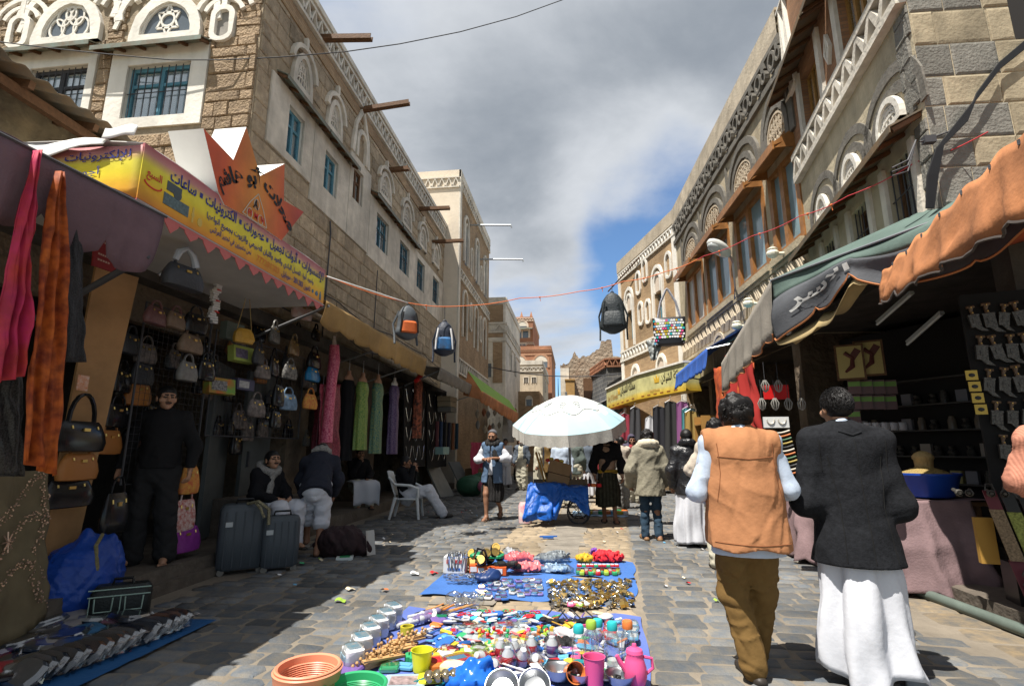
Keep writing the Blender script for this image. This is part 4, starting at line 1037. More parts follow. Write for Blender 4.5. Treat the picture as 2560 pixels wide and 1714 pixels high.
 # ================================================================== CANVAS
M_mauve=mat('dusty_mauve_canvas',(0.165,0.105,0.125),0.92,n=(4,0.25),b=(60,0.25),n2=(1.5,0.2))
M_brownc=mat('brown_canvas',(0.40,0.25,0.095),0.9,n=(3,0.25),b=(40,0.2),n2=(1,.25))
M_greyc=mat('grey_canvas',(0.26,0.235,0.20),0.92,n=(3,0.3),b=(40,0.3),n2=(1,.25))
M_greenc=mat('green_canvas',(0.105,0.155,0.135),0.85,n=(3,0.25),b=(40,0.2),n2=(1.2,.2))
M_slate=mat('slate_canvas',(0.085,0.09,0.10),0.9,n=(3,0.3),b=(40,0.2))
M_orangec=mat('orange_canvas',(0.50,0.205,0.085),0.85,n=(4,0.2),b=(30,0.2),n2=(2,.35))
M_lime=mat('lime_canvas',(0.24,0.42,0.06),0.8,n=(3,0.2))
M_bluec=mat('blue_canvas',(0.035,0.11,0.42),0.7,n=(3,0.2))
M_steel=mat('steel_tube',(0.30,0.31,0.32),0.4,metal=.8)
def scallop(s,n,dp):f=(s*n)%1.0;return dp*math.sqrt(max(0.0,1-(2*f-1)**2))
def valance(p,q,zt0,zt1,zb0,zb1,n,dp,fold=.02,nf=9,nu=None,seed=0,saw=False):
 p,q=Vector(p),Vector(q);d=q-p;nn=Vector((-d.y,d.x,0)).normalized();b=MB();nu=nu or n*8+1
 def fn(u,v):
  e=(abs((u*n)%1-.5)*2*dp if saw else scallop(u,n,dp));zt=zt0+(zt1-zt0)*u;zb=zb0+(zb1-zb0)*u-e
  o=fold*v*(math.sin(u*nf*6.28+seed)+.5*math.sin(u*nf*14+2+seed))+.06*v*v
  return p+d*u+nn*o+Vector((0,0,zt+(zb-zt)*v))
 b.grid(fn,nu,7)
 return b
 # mauve awning over the far left stall
aw=thing('mauve_awning','dusty mauve canvas awning with scalloped edge over the hanging scarves','awning',(-3.1,2.8,0))
valance((-3.1,1.3,0),(-3.1,3.38,0),3.0,3.1,2.72,2.74,5,.15,.03,6).build('valance',M_mauve,aw,smooth=True,thick=.004)
b=MB();b.grid(lambda u,v:Vector((-3.1-1.6*v,1.3+2.08*u,3.0+.1*u+.25*v-.06*math.sin(PI*v)+.02*math.sin(u*17))),20,8);b.build('canopy',M_mauve,aw,smooth=True,thick=.004)
b=MB();b.tube([(-3.1,1.3,3.0),(-3.1,3.4,3.1)],.012,5);b.tube([(-3.12,3.3,2.75),(-4.2,3.5,2.35)],.025,6);b.build('awning_frame',M_iron,aw)
# brown and grey awnings along the left
aw=thing('brown_awning','brown canvas awning with straight valance beyond the yellow sign','awning',(-3.4,9,0))
valance((-3.4,6.62,0),(-3.4,11.6,0),3.36,3.38,3.06,3.0,9,.05,.03,5).build('valance',M_brownc,aw,smooth=True,thick=.004)
b=MB();b.grid(lambda u,v:Vector((-3.4-1.3*v,6.62+4.98*u,3.36+.45*v-.05*math.sin(PI*v))),12,5);b.build('canopy',M_brownc,aw,smooth=True,thick=.004)
b=MB();b.tube([(-4.7,6.9,2.9),(-3.38,6.66,3.3)],.02,6);b.tube([(-4.7,11.2,2.8),(-3.4,11.5,3.3)],.02,6);b.tube([(-4.7,9.4,2.9),(-3.4,9.4,3.3)],.02,6);b.build('awning_frame',M_steel,aw)
aw=thing('grey_awning','faded grey canvas awning with fringed edge over the jewellery stall','awning',(-3.1,14,0))
valance((-3.1,11.7,0),(-3.0,17.2,0),3.2,3.2,2.95,2.9,14,.04,.02,5).build('valance',M_greyc,aw,smooth=True,thick=.004)
b=MB();b.grid(lambda u,v:Vector((-3.1+.1*u-1.6*v,11.7+5.5*u,3.2+.4*v-.08*math.sin(PI*v))),12,5);b.build('canopy',M_greyc,aw,smooth=True,thick=.004)
b=MB();b.tube([(-4.7,12.2,2.6),(-3.1,11.8,3.15)],.02,6);b.tube([(-4.7,16.5,2.6),(-3.05,16.9,3.15)],.02,6);b.build('awning_frame',M_steel,aw)
aw=thing('green_orange_awning','lime green and orange canvas awning in front of the tower house','awning',(-2.9,19,0))
b=MB();b.grid(lambda u,v:Vector((-2.75-.42*v,15.2+10*u,3.0+.62*v)),8,4);b.build('canopy',M_lime,aw,thick=.01)
valance((-2.72,15.2,0),(-2.72,25.2,0),3.01,3.01,2.74,2.5,14,.05,.02,5).build('valance',M_orangec,aw,smooth=True,thick=.004)
b=MB();b.add([(-2.74,15.18,2.75),(-2.74,15.18,3.0),(-3.16,15.18,3.6),(-3.3,15.18,2.9)],[(0,1,2,3)]);b.build('end_flap',M_orangec,aw,thick=.005)
# the big green and slate canopy on the right
cn=thing('green_canopy','green and slate canvas shop canopy with white lettering and scalloped hem','awning',(2.6,6.3,0))
C0,C1,C2=Vector((2.42,6.42,0)),Vector((3.62,4.12,0)),Vector((2.46,9.0,0))
def cp(u,v):  # front: from the prow towards us
 e=scallop(u,5,.10)if v>.9 else 0;zt=3.37+.02*math.sin(u*9);hz=.74-.50*min(1,u/.42)if u<.42 else.30+.22*math.sin((u-.42)/.58*PI)
 d=(C1-C0);nn=Vector((-d.y,d.x,0)).normalized();nn=nn if nn.x<0 else-nn
 return C0+d*u+nn*(.07*v*math.sin(u*21)+.05*v-.03*math.sin(v*7+u*5))+Vector((0,0,zt-v*hz-e*(1 if u<.42 else.5)))
b=MB();b.grid(lambda u,v:cp(u,v*.36),60,5,0);b.grid(lambda u,v:cp(u,.36+v*.64),60,9,1);b.build('front_flap',[M_greenc,M_slate],cn,smooth=True,thick=.004)
b=MB()
def sidef(u,v):
 return C0+(C2-C0)*u+Vector((-.05*v+.03*v*math.sin(u*40),0,3.37-.62*u-v*(.68-.16*u)-(scallop(u,11,.05)if v>.9 else 0)))
b.grid(sidef,90,8);b.build('side_flap',M_greyc,cn,smooth=True,thick=.004)
b=MB();Wp,Wq=Vector((3.95,8.9,3.45)),Vector((3.7,5.2,3.75))
b.add([C0+Vector((0,0,3.37)),C1+Vector((0,0,3.37)),Wq,Wp,C2+Vector((0,0,2.75))],[(0,1,2),(0,2,3),(0,3,4)]);b.build('canopy',M_greenc,cn,thick=.006)
b=MB();b.grid(lambda u,v:cp(u*.45,1.0)+Vector((.25*v,.12*v,-.03+.10*math.sin(v*PI)-.16*math.sin(u*PI)*(1-v))),24,5);b.build('lining',mat('tan_lining',(.42,.32,.16),.9,n=(4,.2)),cn,smooth=True,thick=.004)
b=MB();hem=[cp(i/80,1.0)+Vector((-.006,-.006,0))for i in range(81)];b.tube(hem,.011,4);b.tube([sidef(i/80,1.0)for i in range(81)],.009,4);b.build('hem_binding',mat('orange_binding',(.38,.15,.06),.9),cn)
b=MB();P=lambda a,z,d:cp(a,z)+Vector((-.012,-.012,0))*1.5
put_text(b,arabic('الاسر'),P,.40,.12,.80,.50,0,bold=.03)if False else put_text(b,arabic('الاسر'),P,.11,.40,.86,.50,0,bold=.03)
put_text(b,arabic('ا'),P,.78,.80,.8,.35,0,bold=.03);b.build('lettering',mat('white_paint',(.62,.62,.60),.8,n=(9,.3)),cn)
b=MB();b.tube([C0+Vector((0,0,3.36)),Wp],.02,6);b.tube([C1+Vector((0,0,3.36)),Wq],.02,6);b.tube([C0+Vector((0,0,3.36)),C1+Vector((0,0,3.36))],.014,6);b.build('awning_frame',M_steel,cn)
# orange awning at the right edge
aw=thing('orange_awning','ragged orange canvas awning with dark torn hem in front of the green canopy','awning',(2.7,4,0))
A0,A1=Vector((2.25,2.1,0)),Vector((3.0,5.22,0))
def of(u,v):
 d=A1-A0;e=abs(((u*9+.25*math.sin(u*7))%1)-.5)*.15
 return A0+d*u+Vector((-.09*v+.022*math.sin(u*46+2*fbm(u*6,v))*v+.04*fbm(u*9,v*2,3)*v,.02*math.sin(u*31)*v,3.02-v*(.52-.22*u)-(e*(1.1-.5*u)if v>.9 else 0)+.02*math.sin(u*46)))
b=MB();b.grid(of,100,8);b.build('valance',M_orangec,aw,smooth=True,thick=.004)
b=MB();b.grid(lambda u,v:A0+(A1-A0)*u+Vector((1.5*v,-.1*v,3.0+.32*v-.05*math.sin(v*PI))),10,6);b.build('canopy',mat('red_orange_canvas',(.42,.085,.03),.85,n=(3,.2)),aw,smooth=True,thick=.004)
b=MB();b.tube([of(i/100,1.0)+Vector((-.004,0,0))for i in range(101)],.010,4);b.build('hem_binding',mat('dark_binding',(.06,.05,.045),.9),aw)
b=MB()
for k in range(9):u=k/9+random.uniform(0,.02);b.box(of(u,.06)+Vector((-.008,0,0)),(.006,.014,.03),.2)
b.split('rope_loop',M_slate,aw)
# blue awning and shop board further up on the right
aw=thing('blue_awning','bright blue canvas awning beside the yellow shop board','awning',(2.9,13.4,0))
valance((2.9,11.6,0),(2.9,15.3,0),3.5,3.42,3.05,3.02,16,.03,.02,5).build('valance',M_bluec,aw,smooth=True,thick=.004)
b=MB();b.grid(lambda u,v:Vector((2.9+.95*v,11.6+3.7*u,3.5-.08*u+.5*v)),6,4);b.build('canopy',M_bluec,aw,thick=.006)
b=MB();b.tube([(2.9,11.62,3.48),(3.85,11.2,3.6)],.022,6);b.tube([(2.9,15.2,3.4),(3.8,15.2,3.2)],.02,6);b.build('awning_frame',M_steel,aw)
aw=thing('teal_awning','narrow teal sheet awning under the carved frieze behind the grey canopy','awning',(3.3,10.4,0))
b=MB();b.grid(lambda u,v:Vector((3.25+.6*v,9.1+2.3*u,3.5+.3*v+.05*u)),4,3);b.build('sheet',mat('teal_sheet',(.03,.16,.24),.5),aw,thick=.02)
aw=thing('pink_awning','small dusty pink awning below the yellow shop board','awning',(1.9,22,0))
b=MB();b.grid(lambda u,v:Vector((1.35+.9*v,20.6+4*u,2.35+.75*v)),4,3);b.build('canopy',mat('pink_canvas',(.42,.16,.17),.9),aw,thick=.01)
aw=thing('striped_awning','blue and white striped awning behind the umbrella','awning',(.9,28,0))
b=MB()
for k in range(8):b.grid(lambda u,v:Vector((.55+1.0*v,26+(k+u)*.5,3.2+.5*v)),2,2,k%2)
b.build('canopy',[mat('white_stripe',(.7,.7,.7),.9),mat('blue_stripe',(.07,.2,.5),.9)],aw,thick=.01)
aw=thing('grey_stall_roof','sagging grey cloth stall roof beside the yellow shop board','awning',(1.5,25,0))
b=MB();b.grid(lambda u,v:Vector((1.05+1.2*v,22.9+3*u,2.9+.9*v-.2*math.sin(PI*u)*(1-v))),8,4);b.build('canopy',M_greyc,aw,smooth=True,thick=.01)
# ================================================================== SIGNS
def gradmat(name,stops,z0,z1,noise_a=0.0,axis=2):
 """flat print: colours by height on the board"""
 m=bpy.data.materials.new(name);m.use_nodes=True;t=m.node_tree;L=t.links.new;bs=t.nodes['Principled BSDF'];bs.inputs['Roughness'].default_value=.5
 g=t.nodes.new('ShaderNodeNewGeometry');sp=t.nodes.new('ShaderNodeSeparateXYZ');L(g.outputs['Position'],sp.inputs[0])
 mr=t.nodes.new('ShaderNodeMapRange');L(sp.outputs[axis],mr.inputs[0]);mr.inputs[1].default_value=z0;mr.inputs[2].default_value=z1
 cr=t.nodes.new('ShaderNodeValToRGB');L(mr.outputs[0],cr.inputs[0]);e=cr.color_ramp.elements
 while len(e)<len(stops):e.new(.5)
 for k,(p,c)in enumerate(stops):e[k].position=p;e[k].color=(*c,1)
 nz=t.nodes.new('ShaderNodeTexNoise');L(g.outputs['Position'],nz.inputs[0]);nz.inputs['Scale'].default_value=3.5;nz.inputs['Detail'].default_value=6
 m2=t.nodes.new('ShaderNodeMapRange');L(nz.outputs[0],m2.inputs[0]);m2.inputs[1].default_value=.35;m2.inputs[2].default_value=.7;m2.inputs[3].default_value=1.08;m2.inputs[4].default_value=.78
 mx=t.nodes.new('ShaderNodeMix');mx.data_type='RGBA';mx.blend_type='MULTIPLY';mx.inputs[0].default_value=1;L(cr.outputs[0],mx.inputs[6]);L(m2.outputs[0],mx.inputs[7]);L(mx.outputs[2],bs.inputs['Base Color'])
 bp=t.nodes.new('ShaderNodeBump');bp.inputs['Strength'].default_value=.25;bp.inputs['Distance'].default_value=.03;L(nz.outputs[0],bp.inputs['Height']);L(bp.outputs[0],bs.inputs['Normal']);return m
M_signy=gradmat('printed_sign',[(0,(.62,.22,.02)),(.3,(.72,.42,.02)),(.5,(.72,.60,.03)),(.68,(.70,.62,.05)),(.86,(.50,.22,.20)),(1,(.38,.10,.12))],3.23,3.70)
M_signback=mat('white_vinyl',(.74,.73,.70),.45,n=(3,.1),b=(6,.2))
M_navy=mat('navy_print',(.03,.04,.22),.5)
M_whitep=mat('white_print',(.72,.72,.70),.5)
M_redp=mat('red_print',(.55,.03,.03),.5)
sg=thing('shop_sign','long yellow printed shop sign with blue lettering over the bag shop','sign',(-3.3,4.8,0))
SS=Fr((-3.3,3.32),(0,1));SL=3.02
b=MB()
b.fbox(SS,0,SL,3.235,3.70,-.02,0,0);b.build('front_board',M_signy,sg)
SE=Fr((-4.6,3.32),(1,0));b=MB();b.grid(lambda u,v:SE.P(1.3*u-.01,3.235+.465*v+.02*math.sin(u*5)*v,.004*math.sin(u*4+v*3)),16,6);b.build('end_board',M_signy,sg,smooth=True,thick=.01)
b=MB();b.grid(lambda u,v:Vector((-3.32-1.28*u,3.33+2.9*v,3.705+.06*math.sin(u*3)+.02*math.sin(v*9))),8,10);b.build('top_cover',M_signback,sg,smooth=True,thick=.008)
b=MB();b.grid(lambda u,v:Vector((-3.62-1.2*u,3.30-.03*v-.015*math.sin(u*9),3.74+.05*u-v*(.06+.20*u)+.012*math.sin(u*11))),14,6);b.grid(lambda u,v:Vector((-3.62-1.2*u,3.30+.9*v,3.74+.05*u+.05*math.sin(v*3))),8,6)
b.grid(lambda u,v:Vector((-3.36-.28*u,3.29-.02*v,3.86-.10*v+.03*math.sin(u*4+1)-.05*(1-u))),8,4);b.build('loose_vinyl',M_signback,sg,smooth=True,thick=.006)
b=MB();b.box((-3.95,4.85,3.225),(1.3,3.05,.012));b.build('soffit',mat('grey_white_soffit',(.42,.40,.36),.8,n=(2,.2)),sg)
b=MB()  # pink pennant edging
for i in range(13):
 y0=.04+i*.228;b.prism([(y0,3.235),(y0+.2,3.235),(y0+.17,3.17),(y0+.1,3.12-.02*(i%2)),(y0+.03,3.17)],SS.P,-.012,-.004)
b.fbox(SS,0,SL,3.195,3.236,-.014,-.003);b.build('pennant_edge',mat('coral_vinyl',(.48,.13,.12),.6),sg)
b=MB()
put_text(b,arabic('للإكسسوارات ▪ أدوات تجميل ▪ عطورات ▪ الكترونيات ▪ ساعات'),SS.P,.28,2.97,3.49,3.675,.004,bold=.03)
put_text(b,arabic('واجود أنواع العسل البلدي والعود واللبان الطبيعي والزيوت بجميع انواعها'),SS.P,.74,2.72,3.375,3.49,.004,bold=.022)
put_text(b,arabic('نحن متميزون في تجهيز العرائس'),SS.P,.80,1.42,3.28,3.37,.004,bold=.015)
put_text(b,arabic('تلفون 281283 - موبايل'),SS.P,2.0,2.66,3.27,3.36,.004,bold=.015)
b.build('lettering',M_navy,sg)
b=MB();put_text(b,'777281283',SS.P,1.52,1.95,3.285,3.355,.004,bold=.01);b.build('phone_number',mat('orange_print',(.62,.20,.04),.5),sg)
b=MB();put_text(b,arabic('للإلكترونيات'),SE.P,.62,1.20,3.55,3.65,.012,bold=.01);b.build('lettering',M_navy,sg);b=MB();put_text(b,arabic('أجود أنواع ال'),SE.P,.35,.95,3.42,3.52,.012,bold=.01);b.build('lettering',M_navy,sg);b=MB();put_text(b,arabic('تلف'),SE.P,.80,.95,3.29,3.36,.012,bold=.01);b.build('lettering',M_navy,sg)
b=MB();put_text(b,arabic('السبع'),SS.P,.05,.20,3.42,3.52,.006,bold=.02);b.band(arc(.125,3.41,.085,.035,180,370,10),.012,SS.P,.002,.005);b.build('red_logo',M_redp,sg)
b=MB();b.fbox(SS,.26,.42,3.44,3.52,0,.004);b.prism(arc(.38,3.45,.045,.05,0,360,12),SS.P,0,.005);b.build('camera_picture',mat('camera_grey',(.07,.09,.10),.5),sg)
b=MB();b.fbox(SS,.24,.52,3.31,3.41,0,.004);b.build('radio_picture',mat('radio_grey',(.13,.19,.20),.5,n=(40,.5)),sg)
b=MB();b.prism(arc(.665,3.33,.03,.04,0,360,12),SS.P,0,.004);b.prism(arc(.575,3.36,.018,.022,0,360,10),SS.P,0,.004);b.fbox(SS,.565,.585,3.29,3.43,0,.003);b.build('watch_picture',mat('gold_print',(.55,.40,.10),.5),sg)
b=MB();b.prism([(2.80,3.29),(2.84,3.29),(2.86,3.32),(2.83,3.36),(2.78,3.32)],SS.P,0,.004);b.prism(arc(2.72,3.32,.025,.025,0,360,8),SS.P,0,.004);b.fbox(SS,2.90,2.94,3.26,3.34,0,.004);b.fbox(SS,2.91,2.93,3.34,3.37,0,.004);b.build('bottle_picture',mat('bottle_print',(.10,.22,.32),.5,n=(30,.5)),sg)
# crown with its white sides
crown=[SS.px(x/2.614,y/2.614,.012)for x,y in((1330,840),(1525,1045),(1610,830),(1700,1150),(1860,1070),(1855,1310),(1985,1385),(1838,1572),(1640,1430),(1468,1340),(1425,1250))]
M_crown=gradmat('crown_print',[(0,(.50,.05,.02)),(.3,(.58,.09,.02)),(.55,(.62,.24,.03)),(.8,(.58,.10,.02)),(1,(.42,.04,.02))],3.6,5.6,axis=1)
cr=thing('crown_sign','orange crown shaped sign with black Arabic name on the yellow shop sign','sign',(-3.3,5,3.7))
b=MB();b.prism(crown,SS.P,-.34,.012,0,1);b.build('board',[M_crown,M_signback],cr)
ZP=lambda x,y:SS.px(x/2.614,y/2.614,.014)
bl=[(0,1438,1222),(.18,1500,1205),(.34,1590,1190),(.46,1655,1205),(.6,1735,1245),(.74,1790,1325),(.88,1840,1410),(1,1893,1520)]
def bpt(u):
 for(u0,x0,y0),(u1,x1,y1)in zip(bl[:-1],bl[1:]):
  if u<=u1+1e-6:t_=(u-u0)/(u1-u0);return ZP(x0+(x1-x0)*t_,y0+(y1-y0)*t_)
 return ZP(*bl[-1][1:])
def cw(u,w):
 u=min(1,max(0,u));p,q=bpt(max(0,u-.06)),bpt(min(1,u+.06));dx,dz=q[0]-p[0],q[1]-p[1];l=math.hypot(dx,dz);c=bpt(u);hh=.29*(w-.28)
 return(c[0]-dz/l*hh,c[1]+dx/l*hh)
b=MB();put_text(b,arabic('محلات أبو هاشم'),SS.P,0,1,0,1,.018,bold=.045,warp=cw);b.build('lettering',mat('black_print',(.01,.01,.012),.5),cr)
tri=[ZP(1690,1268),ZP(1585,1388),ZP(1742,1492)];em=ZP(1668,1395)
b=MB()
for k in range(3):
 p,q=tri[k],tri[(k+1)%3];mx,mz=(p[0]+q[0])/2,(p[1]+q[1])/2;b.band([p,(mx+(mx-em[0])*.12,mz+(mz-em[1])*.12),q],.010,SS.P,.013,.016)
 c=(em[0]+(p[0]-em[0])*.45,em[1]+(p[1]-em[1])*.45);b.band(arc(c[0],c[1],.045,.055,0,360,13)[:-1],.008,SS.P,.013,.0165,close=True)
b.split('emblem_line',mat('silver_print',(.50,.46,.38),.5),cr)
def letr(ch,x,y,s,m,nm):c=ZP(x,y);b=MB();put_text(b,ch,SS.P,c[0]-s*.5,c[0]+s*.5,c[1]-s*.6,c[1]+s*.6,.018,bold=.03);b.build(nm,m,cr)
letr('A',1672,1335,.085,MATS['black_print'],'letter');letr('H',1632,1385,.055,M_redp,'letter');letr('M',1672,1412,.06,M_redp,'letter');letr('N',1715,1438,.055,M_redp,'letter')
# yellow board up the street on the right
yb=thing('yellow_shop_board','yellow shop board with crown and Arabic lettering below the brick house','sign',(2.2,18.2,3))
M_yb=gradmat('yellow_board',[(0,(.60,.38,.03)),(.18,(.66,.50,.10)),(.3,(.58,.54,.24)),(1,(.56,.53,.26))],3.0,3.8)
YA=Fr((2.12,18.2),(1.08,-2.75));YB=Fr((1.35,22.6),(.77,-4.4));la,lb=math.hypot(1.08,2.75),math.hypot(.77,4.4)
for fr,L in((YA,la),(YB,lb)):
 b=MB();b.fbox(fr,.005,L-.005,2.98,3.80,-.5,0);b.build('board',M_yb,yb)
b=MB();b.fbox(YA,0,la,3.8,3.86,-.6,.05);b.fbox(YB,0,lb,3.8,3.86,-.6,.05);b.build('top_edge',M_white,yb)
b=MB();put_text(b,arabic('مملكة الشيلان'),YA.P,1.6,2.85,3.32,3.66,.01,bold=.01);put_text(b,arabic('مملكة الشيلان'),YB.P,2.3,4.3,3.3,3.68,.01,bold=.01);b.build('lettering',MATS['black_print'],yb)
b=MB();put_text(b,'King Of Showals',YB.P,.25,1.9,3.2,3.5,.01,bold=.005);put_text(b,'King Of Showals',YA.P,.9,1.5,3.1,3.22,.01);b.build('gold_lettering',mat('tan_print',(.45,.24,.06),.5),yb)
for fr,a in((YB,2.1),(YA,1.35)):
 b=MB();b.prism([(a-.14,3.4),(a+.14,3.4),(a+.17,3.62),(a+.07,3.5),(a,3.66),(a-.07,3.5),(a-.17,3.62)],fr.P,0,.01);b.build('crown_emblem',mat('gold_emblem',(.58,.36,.04),.5),yb)
b=MB()
for i in range(6):b.fbox(YA,.3+.4*i,.5+.4*i,3.04,3.08,0,.006);b.fbox(YB,.3+.7*i,.6+.7*i,3.04,3.08,0,.006)
b.build('small_print',mat('brown_print',(.30,.12,.03),.5),yb)
# ================================================================== CABLES, ROPE AND STREET LAMP
def sag(p,q,s,n=24):p,q=Vector(p),Vector(q);return[p+(q-p)*(i/n)-Vector((0,0,s*4*(i/n)*(1-i/n)))for i in range(n+1)]
def cable(name,label,pts,r,m,cat='cable',n=5):b=MB();b.tube(pts,r,n);return tag(b.build(name,m,smooth=True),label,cat)
cable('overhead_cable','single black cable sagging across the sky from the left house',sag(yp(0,105,6.2),yp(430,150,6.3),.02,8)+[yp(x,y,Y)for x,y,Y in((560,150,6.35),(700,143,6.6),(860,130,7),(1000,110,7.5),(1150,80,8),(1290,42,8.5),(1420,-5,9),(1560,-70,9.5))],.009,M_iron)
rope_pts=[(815,690,6.4),(1020,757,7.6),(1150,765,8.3),(1300,745,9),(1450,728,9),(1560,703,9),(1660,680,8.6),(1760,640,8),(1880,590,7.3),(2000,540,6.7),(2120,490,6.1),(2290,405,5.3),(2470,330,4.75)]
rp=[yp(*q)for q in rope_pts];fine=[]
for i in range(len(rp)-1):
 for k in range(6):fine.append(rp[i].lerp(rp[i+1],k/6)-Vector((0,0,.03*math.sin(PI*k/6))))
fine.append(rp[-1])
M_orope=mat('orange_rope',(.62,.16,.05),.7);M_rrope=mat('red_rope',(.50,.05,.06),.7)
rope=tag(thing('rope','orange and red rope strung across the street with bags hanging from it','rope',tuple(rp[0])))
cut=42;b=MB();b.tube(fine[:cut],.0075,5);b.build('orange_length',M_orope,rope);b=MB();b.tube(fine[cut-1:],.006,5);b.build('red_length',M_rrope,rope)
b=MB()
for k in(8,20,27,33,38,44,49,55,58):b.ball(fine[k],.018,6,4);b.tube([fine[k],fine[k]+Vector((.01,0,-.07))],.005,4)
b.split('knot',M_orope,rope)
b=MB();R0p=lambda x,y,d=.07:R0.P(*R0.px(x,y,d),d)
for k in range(6):
 o=.011*(k-2.5);b.tube([R0p(2325,520)+Vector((o,0,0)),R0p(2328,440)+Vector((o*1.5,-.02,0)),R0p(2345,375)+Vector((o,-.03,.006*k)),R0p(2405,300)+Vector((o,-.02,-.004*k)),R0p(2440,240)+Vector((0,-.02,.007*(k-3))),R0p(2500,170)+Vector((0,0,.010*k)),R0p(2600,90)+Vector((0,0,.014*k))],.012,5)
tag(b.build('cable_bundle',mat('black_rubber',(.010,.010,.011),.6)),'thick bundle of black cables climbing the striped block corner','cable')
b=MB()
for k in range(3):b.tube([R0p(2290,350),R0p(2270,400+14*k),R0p(2230,420+10*k)],.008,4)
b.tube([R0p(2300,355),R0p(2370,330),R0p(2410,300)],.008,4);b.box(R0p(2322,350),(.1,.06,.07));tag(b.build('cable_clamp',M_iron),'wire clamp with loose black ends on the block corner','cable')
cable('street_cable','thin dark cable crossing the far end of the street',sag(yp(1215,915,25),yp(1575,930,26),.35),.025,M_iron)
cable('lane_cable','thin blue pole wire hanging against the sky at the street end',[yp(1395,945,30),yp(1396,1000,30)],.03,mat('blue_plastic',(.05,.15,.3),.5))
cable('clothes_line','white cord running along the brown awning from the sign',sag((-3.28,6.35,3.62),yp(1020,757,7.6),.0,4),.008,M_whitep)
lamp=thing('street_lamp','grey cobra head street lamp on the arcaded house','street lamp',tuple(R2.P(5.6,5.4)))
b=MB();Lp=yp(1770,600,8.2);Lq=yp(1825,640,8.4)
Mx=(Lq-Lp).to_track_quat('X','Z').to_matrix();b.ball((Lp+Lq)/2,((Lq-Lp).length*.5,.13,.10),14,8,M=Mx);b.build('lamp_head',mat('lamp_grey',(.55,.55,.52),.4,n=(8,.2)),lamp,smooth=True)
b=MB();b.ball((Lp+Lq)/2+Mx@Vector((-.06,0,-.05)),((Lq-Lp).length*.32,.10,.075),12,6,M=Mx);b.build('lamp_lens',mat('lamp_lens_glass',(.35,.37,.36),.15,spec=.7),lamp,smooth=True)
b=MB();b.tube([Lq,yp(1832,655,8.6),R2.P(*R2.px(1838,720,.1),.1),R2.P(*R2.px(1836,760,.03),.02)],.022,6);b.build('lamp_arm',M_steel,lamp)
# ================================================================== PEOPLE
SKIN=mat('brown_skin',(0.27,0.135,0.08),0.55,n=(30,0.15))
SKIN2=mat('tan_skin',(0.36,0.195,0.12),0.55,n=(30,0.15))
HAIR=mat('black_hair',(0.009,0.008,0.008),0.5,b=(120,0.15),spec=0.25)
EYE_M=mat('dark_eye',(0.012,0.010,0.009),0.3)
LIP=mat('lip',(0.17,0.065,0.05),0.6)
GREYH=mat('grey_hair',(0.20,0.19,0.18),0.7)
def clothm(name,col,n=(25,.12),b=(45,.25),rough=.9,**k):return mat(name,col,rough,n=n,b=b,spec=.15,**k)
VX,VY,VZ=Vector((1,0,0)),Vector((0,1,0)),Vector((0,0,1))
BASE=dict(pel=(0,0,.93),che=(0,0,1.27),nek=(0,-.01,1.44),hed=(0,.02,1.585),sL=(-.175,-.01,1.395),sR=(.175,-.01,1.395),eL=(-.235,-.03,1.12),eR=(.235,-.03,1.12),wL=(-.25,.06,.88),wR=(.25,.06,.88),hL=(-.09,0,.90),hR=(.09,0,.90),kL=(-.10,.02,.49),kR=(.10,.02,.49),aL=(-.10,-.02,.085),aR=(.10,-.02,.085),tL=(-.12,.13,.03),tR=(.12,.13,.03))
def hand(sd,w,d,n,side,curl=.5):
 """palm and five bent fingers of their own length; thumb leaves the side of the palm"""
 w,d,n=Vector(w),Vector(d).normalized(),Vector(n).normalized();s=d.cross(n).normalized()*side;n=s.cross(d).normalized()*side
 pc=w+d*.045;sd.cone(w-d*.02,pc,.026,.034,0,(tuple(n),1.9));sd.cone(pc,w+d*.085,.036,.036,0,(tuple(n),2.1))
 for k,(o,L)in enumerate(((-.030,.066),(-.010,.076),(.010,.072),(.029,.056))):
  b0=w+d*.085+s*o;a=curl*1.1;d1=(d*math.cos(a)+n*math.sin(a));a2=curl*2.4;d2=(d*math.cos(a2)+n*math.sin(a2))
  m1=b0+d1*(L*.5);sd.cone(b0,m1,.0095,.0088,0,k=.006);sd.cone(m1,m1+d2*(L*.5),.0088,.0072,0,k=.006)
 t0=w+d*.03-s*.030;t1=t0+(d*.5-s*.75+n*.3).normalized()*.038;sd.cone(t0,t1,.013,.0105,0,k=.008);sd.cone(t1,t1+(d*.9-s*.15+n*.4).normalized()*.032,.0105,.0085,0,k=.006)
def head_parts(sd,beard=0,mouth=True):
 sd.ell((0,-.012,.03),(.076,.095,.092),0);sd.ell((0,.028,-.042),(.057,.06,.068),0);sd.ell((0,.065,-.088),(.026,.024,.022),0)
 sd.cone((0,.082,.022),(0,.110,-.022),.009,.015,0,k=.012);sd.cone((-.045,.070,.03),(.045,.070,.03),.016,.016,0,k=.02)
 sd.ell((-.05,.055,-.02),(.026,.026,.026),0);sd.ell((.05,.055,-.02),(.026,.026,.026),0)
 for s in(-1,1):
  sd.ell((s*.079,-.008,-.002),(.011,.021,.033),0,k=.008);sd.ell((s*.032,.0835,.008),(.013,.007,.006),2,k=.003);sd.cone((s*.015,.090,.030),(s*.050,.080,.031),.0055,.004,3,k=.004)
 if mouth:sd.ell((0,.0915,-.055),(.024,.008,.006),4,k=.004)
 if beard:sd.cone((-.024,.096,-.044),(.024,.096,-.044),.007,.007,3,k=.004)
 if beard>1:sd.ell((0,.05,-.078),(.052,.05,.045),3,k=.01);sd.ell((-.052,.02,-.04),(.016,.03,.045),3,k=.008);sd.ell((.052,.02,-.04),(.016,.03,.045),3,k=.008)
